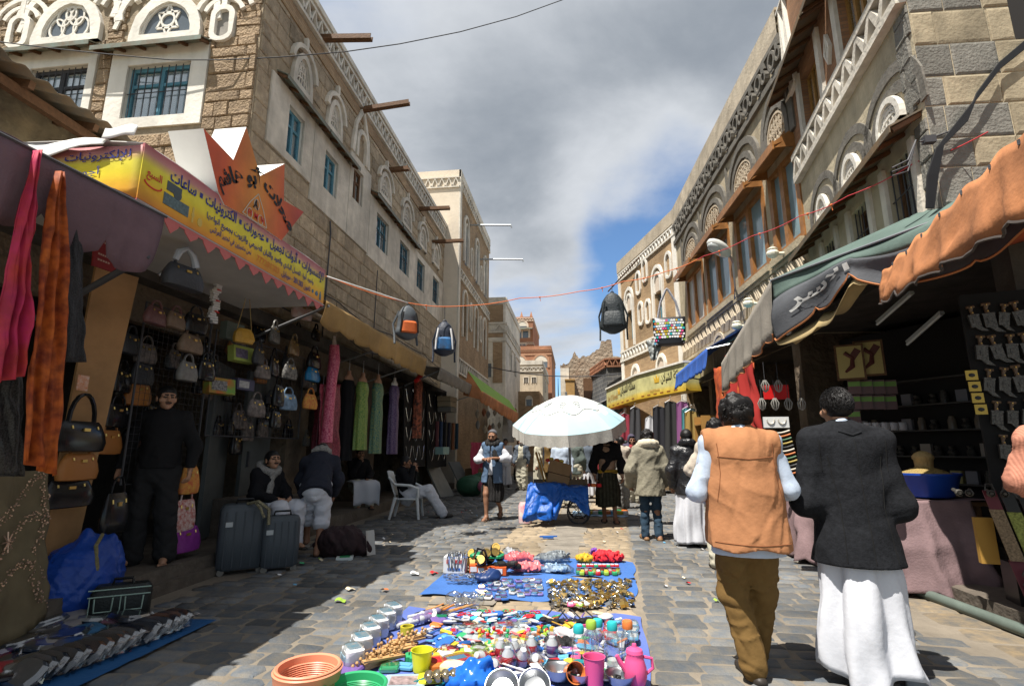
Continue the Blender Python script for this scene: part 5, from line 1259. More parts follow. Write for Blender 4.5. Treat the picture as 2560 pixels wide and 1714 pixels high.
def basis(J):
 P_,C=J['pel'],J['che'];up=(C-P_).normalized();rt=(J['sR']-J['sL']).normalized();fw=up.cross(rt).normalized();return up,rt,fw
def person(label,loc,rz,H=1.7,pose=None,wear=(),skin=None,hair=HAIR,hairkind='short',beard=0,face=(0,0),res=.016,feet='shoe',shoe=None,hands=(),wide=1.0,group='people in the market street',curl=.5):
 k=H/1.7;J={n:Vector(v)for n,v in BASE.items()}
 for n,v in(pose or{}).items():J[n]=Vector(v)
 J={n:v*k for n,v in J.items()}
 root=thing('person',label,'person',loc,group,rz);T=Matrix.Translation(loc)@Matrix.Rotation(rz,4,'Z');skin=skin or SKIN
 up,rt,fw=basis(J)
 mb=MB();sd=SDF(.03)
 sd.cone(J['che']+up*.06,J['pel']+up*.12,.125*wide,.115*wide,0,(fw,1.35));sd.cone(J['pel']+up*.1,J['pel'],.12*wide,.12*wide,0,(fw,1.25))
 sd.cone(J['sL'],J['nek']-up*.06,.045,.05);sd.cone(J['sR'],J['nek']-up*.06,.045,.05);sd.cone(J['nek']-up*.06,J['nek']+(J['hed']-J['nek'])*.6,.055,.05)
 for s in 'LR':
  sd.cone(J['s'+s],J['e'+s],.05,.04);sd.cone(J['e'+s],J['w'+s],.04,.028)
  sd.cone(J['h'+s],J['k'+s],.075,.052);sd.cone(J['k'+s],J['a'+s],.052,.034)
  kc=J['k'+s].lerp(J['a'+s],.3);sd.ell(kc-fw*.012,(.05,.05,.09),0)
  a,t=J['a'+s],J['t'+s];fd=(t-a);fd=Vector((fd.x,fd.y,0)).normalized()if Vector((fd.x,fd.y,0)).length>.02 else fw
  hl=a-fd*.03+(t-a).project(VZ)*.8 if abs((t-a).z)>.2 else a-fd*.035-VZ*.045*k
  sd.cone(a,hl,.034,.03);sd.cone(hl,t,.030,.034,0,(VZ,1.2));sd.cone(a,t.lerp(a,.35),.03,.03)
 sd.into(mb,res,T)
 if feet=='bare':
  sf=SDF(.006)
  for s in 'LR':
   a,t=J['a'+s],J['t'+s];fd=Vector((t.x-a.x,t.y-a.y,0)).normalized();sx=fd.cross(VZ)*(1 if s=='R' else-1)
   for q in range(5):p=t+fd*(.035-.008*q)+sx*(-.030+.016*q);p.z=.014;sf.cone(p-fd*.03,p,.011-.001*q,.012-.0013*q)
  sf.into(mb,.007,T)
 for s,nrm in hands:
  sh=SDF(.012);w=J['w'+s];d=(J['w'+s]-J['e'+s]);hand(sh,w,d,nrm,1 if s=='R' else-1,curl);sh.into(mb,.0065,T)
 if not any(h[0]=='L' for h in hands)or not any(h[0]=='R' for h in hands):
  sh=SDF(.012)
  for s in 'LR':
   if not any(h[0]==s for h in hands):w=J['w'+s];hand(sh,w,(w-J['e'+s]),rt*(-1 if s=='R' else 1),1 if s=='R' else-1,.6)
  sh.into(mb,.009,T)
 sh=SDF(.014);head_parts(sh,beard);tl=face[1];HM=T@Matrix.Translation(J['hed'])@Matrix.Rotation(face[0],4,'Z')@Matrix.Rotation(tl,4,'X')@Matrix.Scale(k*1.03,4)
 sh.into(mb,.007 if res<.02 else.009,HM)
 body=mb.build('body',[skin,skin,EYE_M,hair,LIP],root,smooth=True)
 if hairkind!='none':
  hs=SDF(.015);g={'short':.006,'curly':.022,'cap':.010}[hairkind]
  hs.ell((0,-.014,.034),(.080+g,.098+g,.094+g),0)
  if hairkind=='curly':hs.ell((0,-.04,.05),(.098,.095,.103),0);hs.fold=folds(.016,(70,70,70),5)
  else:hs.fold=folds(.002,(60,60,60),6)
  lim=-.075 if hairkind!='cap' else.0
  hs.cut.append(lambda P:(lim+1.15*np.maximum(0,P[...,1]+.03))-P[...,2])
  m2=MB();hs.into(m2,.008,HM);m2.build('hair' if hairkind!='cap' else 'cap',hair if hairkind!='cap' else MATS.get('skull_cap',hair),root,smooth=True)
 for item in wear:dress(item,J,root,T,k,res,wide,up,rt,fw)
 if feet=='shoe' or feet=='sandal':
  sf=SDF(.01)
  for s in 'LR':
   a,t=J['a'+s],J['t'+s];fd=(t-a);fd=Vector((fd.x,fd.y,0)).normalized()if Vector((fd.x,fd.y,0)).length>.02 else fw
   if abs((t-a).z)>.14:hl=a+(a-J['k'+s]).normalized()*.05-fd*.01;q=t;sf.cone(hl,q,.036,.042)
   else:
    hl=a-fd*.045;hl.z=a.z-(.055 if feet=='shoe' else.07);q=t.copy();q.z=t.z+(.008 if feet=='shoe' else-.02);sf.cone(hl,q+fd*.02,.040,.046,0,(VZ,1.25 if feet=='shoe' else 2.6))
   if feet=='shoe':sf.cone(a-VZ*.03,q.lerp(a,.4),.04,.036)
   else:st=q.lerp(a,.35);sf.cone(st-rt*.035,st+rt*.035,.03,.03,0,(fd,1.6))
  m2=MB();sf.into(m2,.009,T);m2.build('sandals' if feet=='sandal' else 'shoes',shoe or mat('dark_leather',(.03,.024,.02),.5),root,smooth=True)
 return root
def dress(it,J,root,T,k,res,wide,up,rt,fw):
 kind,name,m,o=it;seed=o.get('seed',1);mb=MB();l=o.get('l',.02)
 if kind=='top':
  sd=SDF(o.get('k',.04));hem=o['hem']*k;hr=o.get('hr',.15)*wide;sp=J['pel']+up*(hem-J['pel'].z)/max(.3,up.z)
  chest=J['che']+up*.05
  sd.cone(chest,J['pel']+up*.13,(.135+l)*wide,(.125+l)*wide+o.get('belly',0),0,(fw,1.3));sd.cone(J['pel']+up*.15,sp,(.125+l)*wide+o.get('belly',0),hr+l,0,(fw,1.2))
  sd.cone(J['nek']-up*.05,J['nek']-up*.01,.085,.062)
  for s in 'LR':sd.cone(J['nek']-up*.055,J['s'+s],.068+l*.5,.052+l*.6,0,(fw,1.1))
  sl=o.get('sleeve',1.0)
  for s in 'LR':
   if sl>0:
    sd.cone(J['s'+s]-up*.012-rt*(.012 if s=='R' else-.012),J['s'+s].lerp(J['e'+s],min(1,sl*2)),.050+l*.5,.043+l*.75*o.get('puff',1.0))
    if sl>.5:sd.cone(J['e'+s],J['e'+s].lerp(J['w'+s],(sl-.5)*2),.043+l*.75*o.get('puff',1.0),.033+l*.8*o.get('cuff',.6))
  sd.fold=both(folds(o.get('fold',.006),o.get('ff',(16,16,13)),seed),creases(o.get('crease',.011),o.get('cf',20),5,seed))
  U,S_=np.array(up),np.array(sp)
  sd.cut.append(lambda P:-((P-S_)@U)+(o.get('wave',.0)*np.sin(P[...,0]*22+1)))
  if sl==0:  # sleeveless: arm holes
   for s,q in(('L',-1),('R',1)):
    A=np.array(J['s'+s]+rt*(.045*q));X=np.array(rt)*q
    sd.cut.append(lambda P,A=A,X=X:np.minimum((P-A)@X,.2)-.02*np.ones(P.shape[:-1])if False else((P-A)@X))
  if o.get('open'):  # worn open at the front
   Fw,Rt,C=np.array(fw),np.array(rt),np.array(J['pel']);w=o['open']
   sd.cut.append(lambda P:-np.maximum(np.abs((P-C)@Rt)-w-.10*np.maximum(0,.3-((P-C)@U)),-((P-C)@Fw)+.03))
  sd.into(mb,o.get('res',res),T)
 elif kind=='legs':
  sd=SDF(.03);e=o.get('end',1.0)
  sd.cone(J['pel']+up*o.get('rise',.06),J['pel']-up*.05,.13*wide+l,.135*wide+l,0,(fw,1.2))
  for s in 'LR':
   sd.cone(J['h'+s],J['k'+s],.085+l,.066+l)
   if e>.5:sd.cone(J['k'+s],J['k'+s].lerp(J['a'+s],(e-.5)*2),.066+l,o.get('cuff',.055)+l)
   else:pass
  if e<=.5:
   z=o['cutz']*k;sd.cut.append(lambda P:z-P[...,2])
  sd.fold=both(folds(o.get('fold',.007),(20,20,14),seed),creases(o.get('crease',.012),o.get('cf',24),5,seed,(.6,.6,1)));sd.into(mb,o.get('res',res),T)
 elif kind=='skirt':
  z0,z1=o['z0']*k,o['z1']*k;r0,r1=o['r0'],o['r1'];n=o.get('n',9);am=o.get('amp',.02);rr=random.Random(seed);ph=[rr.uniform(0,6.28)for _ in range(6)];sh=o.get('shift',(0,0));sq=o.get('sq',.72)
  cx_,cy_=J['pel'].x,J['pel'].y
  def fn(u,v):
   a=u*2*PI;w=v**.8;r=r0+(r1-r0)*w+am*w*(math.sin(n*a+ph[0]+1.2*v)+.6*math.sin((n-4)*a+ph[1]-2*v)+.5*math.sin((n+5)*a+ph[2]))+.012*math.sin(v*9+a*2+ph[3])+am*.9*w*fbm(math.cos(a)*1.6+seed,math.sin(a)*1.6,v*2.2)
   z=z0+(z1-z0)*v+o.get('hemw',.012)*v*math.sin(3*a+ph[4])
   return T@Vector((cx_+sh[0]*v+r*math.cos(a),cy_+sh[1]*v+r*sq*math.sin(a),z))
  mb.grid(fn,96,26,cu=True)
  mb.build(name,m,root,smooth=True,thick=.006);return
 elif kind=='scarf':
  sd=SDF(.02);c=J['nek']+up*.0;r=o.get('r',.085);t=o.get('t',.034)
  pts=[c+rt*(r*math.cos(a))+fw*(r*.9*math.sin(a))+up*(.03-.045*math.sin(a))for a in np.linspace(0,2*PI,13)]
  for p,q in zip(pts[:-1],pts[1:]):sd.cone(p,q,t,t)
  for d in o.get('ends',()):sd.cone(pts[3],J['che']+rt*d[0]+fw*.15-up*d[1],t,.05,0,(fw,1.8))
  sd.fold=folds(.007,(45,45,45),seed);sd.into(mb,.011,T)
 elif kind=='wrap':  # cloth over head and shoulders
  sd=SDF(.05);sd.ell(J['hed']+VZ*.03-fw*.01,(.108,.125,.135),0);sd.cone(J['nek']+fw*-.02,J['che']-fw*.03,.13,.2,0,(fw,1.2));sd.cone(J['sL'],J['sR'],.085,.085)
  for s in 'LR':sd.cone(J['s'+s],J['e'+s],.085,.08);sd.cone(J['e'+s],J['e'+s].lerp(J['w'+s],.6),.08,.075)
  sd.cone(J['sL']+fw*.08,J['pel']+fw*.13+rt*.08+up*.05,.06,.05,0,(fw,1.6))
  F0,Fw,H0=np.array(J['hed']-VZ*.03),np.array(fw),np.array(J['hed'])
  sd.cut.append(lambda P:-np.maximum(np.maximum(np.abs((P-H0)@np.array(rt))-.066,np.abs((P-F0)@np.array(up))-.12),.0-((P-F0)@Fw)))
  sd.fold=both(folds(.010,(24,24,14),seed),creases(.014,20,5,seed));sd.into(mb,res,T)
 elif kind=='sdf':
  o['fn'](mb,J,T,up,rt,fw)
 mb.build(name,m,root,smooth=True);LASTM[name]=mb
LASTM={}
from mathutils.bvhtree import BVHTree
def seams(root,garment,lines,m,rad=.0028,off=.0015,name='seam'):
 """stitched seams laid on the back of a garment"""
 mb=LASTM[garment];bv=BVHTree.FromPolygons(mb.v,mb.f)
 for pts in lines:
  out=[]
  for(x0,z0),(x1,z1)in zip(pts[:-1],pts[1:]):
   n=max(2,int(math.hypot(x1-x0,z1-z0)/.012))
   for i in range(n):
    t=i/n;h=bv.ray_cast(Vector((x0+(x1-x0)*t,root.location.y-1.2,z0+(z1-z0)*t)),Vector((0,1,0)))
    if h[0]is not None:out.append(h[0]+Vector((0,-off,0)))
  if len(out)>2:b=MB();b.tube(out,rad,4);b.build(name,m,root)
def locks(root,H,hed,k,n,L,curl,seed):
 """separate locks of hair on the crown and back of a head"""
 r=random.Random(seed);b=MB();c=root.matrix_basis if False else Matrix.Translation(root.location)@Matrix.Rotation(root.rotation_euler[2],4,'Z')
 for i in range(n):
  a=r.uniform(0,2*PI);t=math.acos(r.uniform(-.35,1));d=Vector((math.sin(t)*math.cos(a),math.sin(t)*math.sin(a),math.cos(t)))
  if d.y>.35 and d.z<.45:continue
  p=Vector(hed)*k+Vector((d.x*.086,d.y*.106-.015,d.z*.104+.034))*k;tg=Vector((r.uniform(-1,1),r.uniform(-1,.3),-.9));tg=(tg-d*tg.dot(d)).normalized();pts=[p-d*.004]
  for j in range(1,4):pts.append(p+d*(.006+curl*.010*math.sin(j*1.6+i))+tg*L*j/3+d.cross(tg)*(curl*.010*math.sin(j*2.1+i)))
  b.tube([c@q for q in pts],[.0035,.0034,.003,.001],3)
 b.build('hair_locks',HAIR,root)
MATS['skull_cap']=mat('grey_knit_cap',(.10,.10,.11),.95,b=(150,.5))
W_thobe=clothm('white_cotton',(.52,.53,.57),n=(6,.04),b=(30,.12));W_shirt=clothm('pale_blue_shirt',(.42,.49,.60),n=(6,.05),b=(30,.12))
C_orange=clothm('rust_orange_cotton',(.37,.168,.078),n=(12,.14),b=(26,.22));C_brown=clothm('khaki_brown_twill',(.145,.085,.028),n=(14,.15),b=(30,.2))
C_black=clothm('charcoal_checked_wool',(.014,.015,.018),n=(38,.5),b=(90,.2));C_blackshirt=clothm('black_shirt',(.012,.012,.013),n=(20,.1));C_darktr=clothm('dark_grey_trousers',(.020,.020,.021),n=(20,.1))
C_parka=clothm('olive_grey_parka',(.24,.22,.165),n=(18,.2),b=(35,.35));C_fur=mat('cream_fur',(.62,.55,.42),.95,b=(120,.8));C_jean=clothm('dark_denim',(.030,.055,.085),n=(12,.35));C_leather=mat('black_leather',(.012,.012,.014),.32,b=(35,.5),spec=.5)
C_denim=clothm('blue_denim',(.09,.14,.22),n=(25,.2));C_check=clothm('black_grey_check',(.035,.033,.033),n=(38,.6));C_shawl=clothm('black_shawl',(.010,.010,.012),n=(10,.2));C_plaid=clothm('olive_plaid',(.050,.050,.035),n=(16,.5));C_tanshirt=clothm('tan_shirt',(.30,.20,.14))
C_greyj=clothm('grey_blue_jacket',(.10,.12,.15));C_cream=clothm('cream_cotton',(.50,.47,.37));C_brownj=clothm('brown_coat',(.14,.085,.03));C_greenj=clothm('green_grey_coat',(.09,.11,.10));C_navy=clothm('navy_wool',(.022,.024,.035));C_keff=clothm('grey_checked_scarf',(.30,.29,.27),n=(60,.6))
C_beige=clothm('beige_jacket',(.46,.40,.33));C_purple=clothm('purple_grey_headcloth',(.09,.08,.12),n=(40,.5));C_red=clothm('dark_red_cloth',(.22,.03,.035));C_pinkst=clothm('salmon_striped_cotton',(.50,.215,.145),n=(8,.1))
def stripes(m,scale,dark):
 t=m.node_tree;bs=t.nodes['Principled BSDF'];g=t.nodes.new('ShaderNodeNewGeometry');w=t.nodes.new('ShaderNodeTexWave');t.links.new(g.outputs['Position'],w.inputs[0]);w.inputs['Scale'].default_value=scale;w.inputs['Distortion'].default_value=.6
 mr=t.nodes.new('ShaderNodeMapRange');t.links.new(w.outputs['Fac'],mr.inputs[0]);mr.inputs[3].default_value=1;mr.inputs[4].default_value=dark;mx=t.nodes.new('ShaderNodeMix');mx.data_type='RGBA';mx.blend_type='MULTIPLY';mx.inputs[0].default_value=1
 t.links.new(bs.inputs['Base Color'].links[0].from_socket,mx.inputs[6]);t.links.new(mr.outputs[0],mx.inputs[7]);t.links.new(mx.outputs[2],bs.inputs['Base Color'])
stripes(C_pinkst,26,.72);stripes(C_plaid,5,.55);stripes(C_check,6,.45)
# --- two men in front, seen from behind
arm_or=dict(eL=(-.285,-.02,1.10),eR=(.275,-.01,1.12),wL=(-.15,.20,1.06),wR=(.14,.22,1.08),sL=(-.19,-.01,1.42),sR=(.19,-.01,1.42))
p1=person('man in rust orange vest, pale shirt and brown trousers walking away',(1.04,3.55,0),R(-2),1.66,dict(arm_or,kL=(-.09,.07,.49),aL=(-.02,-.02,.085),tL=(-.05,.14,.03),kR=(.08,.10,.50),aR=(.05,.22,.10),tR=(.07,.37,.04),hed=(0,.03,1.58)),[('top','shirt',W_shirt,dict(hem=.735,sleeve=.95,l=.022,puff=.85,cuff=.7,hr=.175,fold=.009,belly=.02,seed=3,res=.010,crease=.007,cf=26)),('top','vest',C_orange,dict(hem=.775,sleeve=0,l=.058,hr=.185,fold=.006,belly=.018,seed=8,res=.0095,wave=.012,ff=(9,9,16),crease=.007,cf=15)),('scarf','collar',W_shirt,dict(r=.060,t=.016)),('legs','trousers',C_brown,dict(l=.026,cuff=.052,fold=.007,seed=4,res=.0095,crease=.011,cf=25))],hairkind='curly',res=.014,wide=1.12,face=(R(4),R(-6)))
x=1.04;seams(p1,'vest',[[(x-.17,1.30),(x,1.285),(x+.17,1.30)],[(x-.22,.80),(x,.795),(x+.22,.80)],[(x-.165,1.38),(x-.16,1.2),(x-.19,1.02)],[(x+.165,1.38),(x+.16,1.2),(x+.19,1.02)]],mat('rust_thread',(.20,.075,.03),.9))
arm_bl=dict(eL=(-.265,-.03,1.02),eR=(.26,-.03,1.0),wL=(-.14,.22,1.02),wR=(.17,.20,.96),sL=(-.20,-.01,1.40),sR=(.20,-.01,1.40))
def vent(mb,J,T,up,rt,fw):
 for x0,x1,z0,z1 in((.0,.0,1.36,.74),):
  n=14;pts=[T@Vector((x0+.004*math.sin(i),-.185-.018*math.sin(PI*i/n)+(.03 if i==0 else 0)-.022*(i/n)**2,z0+(z1-z0)*i/n))for i in range(n+1)];mb.tube(pts,.005,5)
p2=person('man in charcoal suit jacket over a long white robe walking away',(1.70,3.62,0),R(-3),1.70,dict(arm_bl,hed=(.0,.04,1.60),nek=(0,0,1.45),kL=(-.09,.10,.49),aL=(-.08,.12,.09),tL=(-.09,.27,.03),kR=(.07,.03,.48),aR=(.05,-.07,.10),tR=(.05,.05,.03)),[('skirt','robe',W_thobe,dict(z0=.95,z1=.05,r0=.165,r1=.235,n=5,amp=.040,seed=5,sq=.78,hemw=.05,shift=(-.02,-.03))),('top','jacket',C_black,dict(hem=.665,sleeve=.98,l=.046,puff=1.0,cuff=.9,hr=.195,fold=.006,seed=6,res=.0095,ff=(12,12,12),crease=.007,cf=13,k=.075)),('scarf','collar',W_shirt,dict(r=.060,t=.014))],hairkind='short',res=.014,wide=1.10,face=(R(8),R(-4)),skin=SKIN2)
x,z=1.70,1.0
seams(p2,'jacket',[[(x,1.40),(x+.004,.90),(x,.68)],[(x-.15,1.30),(x-.12,1.0),(x-.14,.68)],[(x+.15,1.30),(x+.12,1.0),(x+.14,.68)],[(x-.19,1.40),(x-.185,1.2)],[(x+.19,1.40),(x+.185,1.2)]],mat('black_thread',(.004,.004,.004),.8));seams(p2,'jacket',[[(x-.07,1.455),(x,1.43),(x+.07,1.455)]],C_black,.009,-.002,'coat_collar')
locks(p2,1.7,(.0,.04,1.60),1.0,1900,.026,.03,5)
locks(p1,1.66,(0,.03,1.58),1.66/1.7,800,.034,1.3,6)
# --- right edge: a person half out of the picture
person('person in salmon striped shirt cut off at the edge of the picture',(2.80,3.42,0),R(0),1.70,dict(eL=(-.24,.0,1.16),wL=(.02,.20,1.10)),[('top','shirt',C_pinkst,dict(hem=1.0,sleeve=.52,l=.055,puff=1.0,hr=.17,fold=.006,seed=2,crease=.016)),('legs','trousers',C_darktr,dict(l=.02))])
# --- men walking away on the right
person('man in olive parka with cream fur hood and jeans walking away',(1.10,8.42,0),R(4),1.60,dict(eL=(-.30,-.03,1.08),eR=(.29,-.03,1.08),wL=(-.29,.10,.87),wR=(.27,.14,.90),kL=(-.08,.04,.49),aR=(.10,-.10,.09),tR=(.11,.05,.03)),[('top','parka',C_parka,dict(hem=.69,sleeve=1.0,l=.07,cuff=1,hr=.165,fold=.012,seed=11)),('scarf','fur_hood',C_fur,dict(r=.12,t=.062)),('legs','jeans',C_jean,dict(l=.008,fold=.006))],hairkind='curly',shoe=mat('tan_shoe',(.20,.11,.05),.6))
person('man in shiny black leather jacket over a white robe walking away',(1.60,7.95,0),R(3),1.61,dict(eL=(-.26,-.03,1.1),eR=(.26,-.03,1.1)),[('skirt','robe',W_thobe,dict(z0=.95,z1=.06,r0=.17,r1=.235,n=9,amp=.02,seed=15)),('top','jacket',C_leather,dict(hem=.74,sleeve=1.0,l=.05,hr=.155,fold=.010,seed=13)),('scarf','hood',C_leather,dict(r=.09,t=.05))])
person('man in beige jacket and brown scarf behind the orange vest',(1.66,6.55,0),R(-5),1.66,dict(eL=(-.31,.02,1.13),wL=(-.20,.23,1.0)),[('top','jacket',C_beige,dict(hem=.78,sleeve=1.0,l=.055,hr=.165,seed=16)),('scarf','scarf',clothm('brown_scarf',(.17,.11,.065),n=(60,.4)),dict(r=.10,t=.045)),('legs','trousers',C_cream,dict(l=.02))],feet='sandal',hairkind='curly')
# --- man under the umbrella with a black shawl, coming towards us
person('man in black head shawl and checked kilt walking beside the umbrella cart',(.58,10.25,0),R(180),1.66,dict(aL=(-.11,.10,.085),tL=(-.13,.25,.03),aR=(.08,-.06,.09),tR=(.10,.06,.03),eL=(-.27,.0,1.08),wL=(-.27,.1,.86),eR=(.27,0,1.08)),[('top','shirt',C_tanshirt,dict(hem=.80,sleeve=1,l=.02)),('skirt','kilt',C_plaid,dict(z0=.98,z1=.30,r0=.175,r1=.225,n=10,amp=.016,seed=21)),('wrap','shawl',C_shawl,dict(seed=22)),('skirt','belt',mat('yellow_belt',(.52,.32,.03),.6,n=(40,.5)),dict(z0=.975,z1=.925,r0=.19,r1=.19,amp=.0,n=5))],feet='sandal',beard=2,hands=(('L',(1,0,0)),('R',(-1,0,0))))
# --- the walker on the left in a denim vest
person('man in blue denim vest and knee length checked kilt walking towards us',(-1.62,10.28,0),R(172),1.69,dict(eL=(-.32,-.02,1.16),wL=(-.06,.22,1.17),eR=(.31,-.02,1.14),wR=(.05,.24,1.15),kR=(.09,.14,.50),aR=(.07,.15,.085),tR=(.09,.29,.03),kL=(-.09,.06,.47),aL=(-.10,-.22,.20),tL=(-.11,-.14,.06)),[('top','shirt',W_thobe,dict(hem=.85,sleeve=.72,l=.022,puff=2.2,cuff=2.0,seed=31)),('top','vest',C_denim,dict(hem=.70,sleeve=0,l=.045,hr=.165,seed=32,open=.012,fold=.008)),('skirt','kilt',C_check,dict(z0=.95,z1=.36,r0=.165,r1=.225,n=9,amp=.016,seed=33)),('scarf','shawl',C_check,dict(r=.11,t=.05,ends=((-.13,.12),)))],feet='sandal',shoe=mat('brown_sandal',(.10,.065,.045),.7),beard=2,face=(0,R(-12)),hairkind='cap',hands=(('L',(0,0,-1)),('R',(0,0,-1))),curl=.7)
# --- old man and the crowd under the umbrella
person('old man in grey blue jacket and white cap standing in the street',(-1.80,17.6,0),R(165),1.68,{},[('top','shirt',C_cream,dict(hem=.78,sleeve=.9)),('top','jacket',C_greyj,dict(hem=.74,sleeve=1,l=.045,open=.08)),('legs','trousers',C_cream,dict(l=.045,fold=.012))],hair=GREYH,beard=2,hairkind='cap',res=.02)
person('man in brown coat reaching over the cart',(-.72,14.6,0),R(-60),1.66,dict(eR=(.2,.24,1.2),wR=(.12,.45,1.22),eL=(-.2,.22,1.2),wL=(-.1,.4,1.2)),[('top','coat',C_brownj,dict(hem=.72,sleeve=1,l=.045)),('legs','trousers',C_plaid,dict(l=.03))],res=.02)
person('man in green grey coat bending behind the cart',(-.05,13.6,0),R(-12),1.62,dict(wL=(-.3,.2,.95)),[('top','coat',C_greenj,dict(hem=.74,sleeve=1,l=.055)),('legs','trousers',C_cream,dict(l=.05)),('scarf','scarf',C_cream,dict())],res=.02)
person('man with purple grey headcloth and dark red jacket',(1.42,13.9,0),R(190),1.66,{},[('top','jacket',C_red,dict(hem=.72,sleeve=1,l=.05)),('wrap','headcloth',C_purple,dict(seed=5)),('legs','trousers',C_cream,dict(l=.05))],res=.02)
person('man in tan suit jacket just behind the black shawl',(1.02,12.4,0),R(20),1.60,dict(aR=(.12,.14,.09),tR=(.14,.28,.03)),[('top','jacket',C_beige,dict(hem=.70,sleeve=1,l=.045)),('legs','trousers',C_keff,dict(l=.045,fold=.012))],res=.02,shoe=mat('canvas_shoe',(.20,.22,.20),.8))
for i,(x,y,rz,lb,tm,bm)in enumerate(((-1.15,20.5,190,'distant man in navy jacket beyond the cart',C_navy,C_cream),(-.35,22.0,10,'distant man in white robe beyond the cart',W_thobe,W_thobe),(.35,19.0,200,'distant man in grey jacket and white robe',C_greyj,W_thobe),(.95,21.0,185,'distant man in black coat on the sunny side',C_shawl,C_darktr),(1.75,19.0,5,'distant man in brown jacket below the pink awning',C_brownj,C_cream),(-2.3,21.5,175,'distant man in black robe beside the green awning',C_shawl,C_shawl),(.1,26,180,'farthest man in pale robe between the houses',C_cream,C_cream),(-1.4,27,175,'farthest man in dark coat by the narrow house',C_darktr,C_darktr))):
 person(lb,(x,y,0),R(rz),1.62+.02*(i%4),{},[('top','jacket',tm,dict(hem=.72,sleeve=1,l=.045)),('skirt','robe',bm,dict(z0=.95,z1=.1,r0=.16,r1=.22,seed=40+i))],res=.026,hairkind='short' if i%3 else 'cap')
for i,(x,y,rz,lb,tm,bm)in enumerate(((-.35,12.6,175,'man in pale blue shirt half hidden behind the cart',W_shirt,C_cream),(.3,14.9,10,'man in white robe and grey jacket under the umbrella rim',C_greyj,W_thobe),(-1.1,15.6,100,'man in cream robe turned sideways beyond the cart',C_cream,C_cream),(.75,16.2,170,'man in red shirt under the umbrella rim',C_red,C_darktr),(-2.5,18.8,185,'man in white robe beside the lantern stall',W_thobe,W_thobe),(1.9,16.4,8,'man in beige jacket below the yellow board',C_beige,C_jean),(-.6,18.0,0,'man in olive coat walking off in the middle of the street',C_parka,W_thobe),(1.3,17.8,190,'man in pale shirt beside the purple headcloth',W_shirt,C_greyj))):
 person(lb,(x,y,0),R(rz),1.6+.02*(i%5),{},[('top','jacket',tm,dict(hem=.72,sleeve=1,l=.04)),('skirt','robe',bm,dict(z0=.95,z1=.1,r0=.16,r1=.21,seed=60+i))],res=.026,hairkind='short' if i%3 else 'curly')
 # --- left side
person('man in black shirt standing barefoot on the shop step',(-4.27,5.02,.22),R(205),1.76,dict(eL=(-.29,-.04,1.12),eR=(.29,-.03,1.12),wL=(-.30,.08,.88),wR=(.30,.08,.90),kL=(-.12,.03,.49),kR=(.12,.03,.49),aL=(-.14,-.01,.085),aR=(.13,.0,.085),tL=(-.17,.13,.03),tR=(.17,.14,.03)),[('top','shirt',C_blackshirt,dict(hem=.90,sleeve=.97,l=.040,hr=.15,fold=.008,seed=51,cuff=.5)),('legs','trousers',C_darktr,dict(l=.035,cuff=.075,fold=.009,seed=52)),('scarf','collar',C_blackshirt,dict(r=.062,t=.020))],feet='bare',skin=SKIN2,beard=1,face=(R(28),0),hands=(('L',(1,0,0)),('R',(-1,0,0))),res=.014,wide=1.08)
sit=dict(pel=(0,0,.48),che=(0,.02,.80),nek=(0,.03,.97),hed=(0,.07,1.11),sL=(-.175,.02,.93),sR=(.175,.02,.93),eL=(-.24,.1,.68),eR=(.24,.1,.68),wL=(-.12,.3,.62),wR=(.12,.3,.62),hL=(-.09,.03,.46),hR=(.09,.03,.46),kL=(-.14,.42,.50),kR=(.14,.42,.50),aL=(-.13,.44,.09),aR=(.13,.44,.09),tL=(-.14,.58,.03),tR=(.14,.58,.03))
person('man with grey scarf sitting low behind the suitcases',(-4.0,6.52,.12),R(-105),1.66,dict(sit,hed=(0,.09,1.10)),[('top','coat',C_shawl,dict(hem=.42,sleeve=1,l=.05)),('scarf','scarf',C_keff,dict(r=.12,t=.045,ends=((.1,.15),))),('legs','trousers',W_thobe,dict(l=.05,fold=.012))],beard=1,skin=SKIN2,face=(R(-15),R(10)),feet='sandal')
bend=dict(pel=(0,-.05,.90),che=(0,.16,1.16),nek=(0,.28,1.28),hed=(0,.40,1.34),sL=(-.19,.22,1.22),sR=(.19,.22,1.22),eL=(-.25,.3,.95),eR=(.25,.3,.95),wL=(-.2,.42,.75),wR=(.2,.42,.75),hL=(-.09,-.05,.88),hR=(.09,-.05,.88),kL=(-.1,.14,.50),aL=(-.1,.16,.2),tL=(-.1,.3,.15),kR=(.10,.0,.47),aR=(.08,-.15,.1),tR=(.09,-.03,.03))
person('man in navy jacket and white knee shorts bending into the stall',(-3.40,6.72,0),R(20),1.64,bend,[('top','jacket',C_navy,dict(hem=.80,sleeve=1,l=.05,hr=.17)),('scarf','scarf',C_keff,dict(r=.10,t=.045)),('legs','shorts',W_thobe,dict(l=.035,end=.56,cuff=.085,fold=.012))],feet='none')
think=dict(sit,eR=(.20,.22,.72),wR=(.05,.2,.95),wL=(-.1,.34,.60))
person('seated man with a hand at his mouth and a white cloth on his knees',(-4.55,10.75,.15),R(222),1.66,think,[('top','coat',C_shawl,dict(hem=.44,sleeve=1,l=.045)),('legs','trousers',C_cream,dict(l=.03))],beard=1,feet='sandal',hands=(('L',(0,0,-1)),('R',(0,-1,0))))
b=MB();o_=Vector((-4.55,10.75,.15));Mz=Matrix.Rotation(R(222),3,'Z')
def lapc(u,v):
 w=(v-.5)*1.1;yy=.15+.45*min(1,u*1.6);z=.565-(max(0,u-.55)*1.0)+.015*math.sin(w*14)*u;return o_+Mz@Vector((w*.5,yy+.03*math.sin(w*9+u*3),z-.25*max(0,abs(w)-.42)))
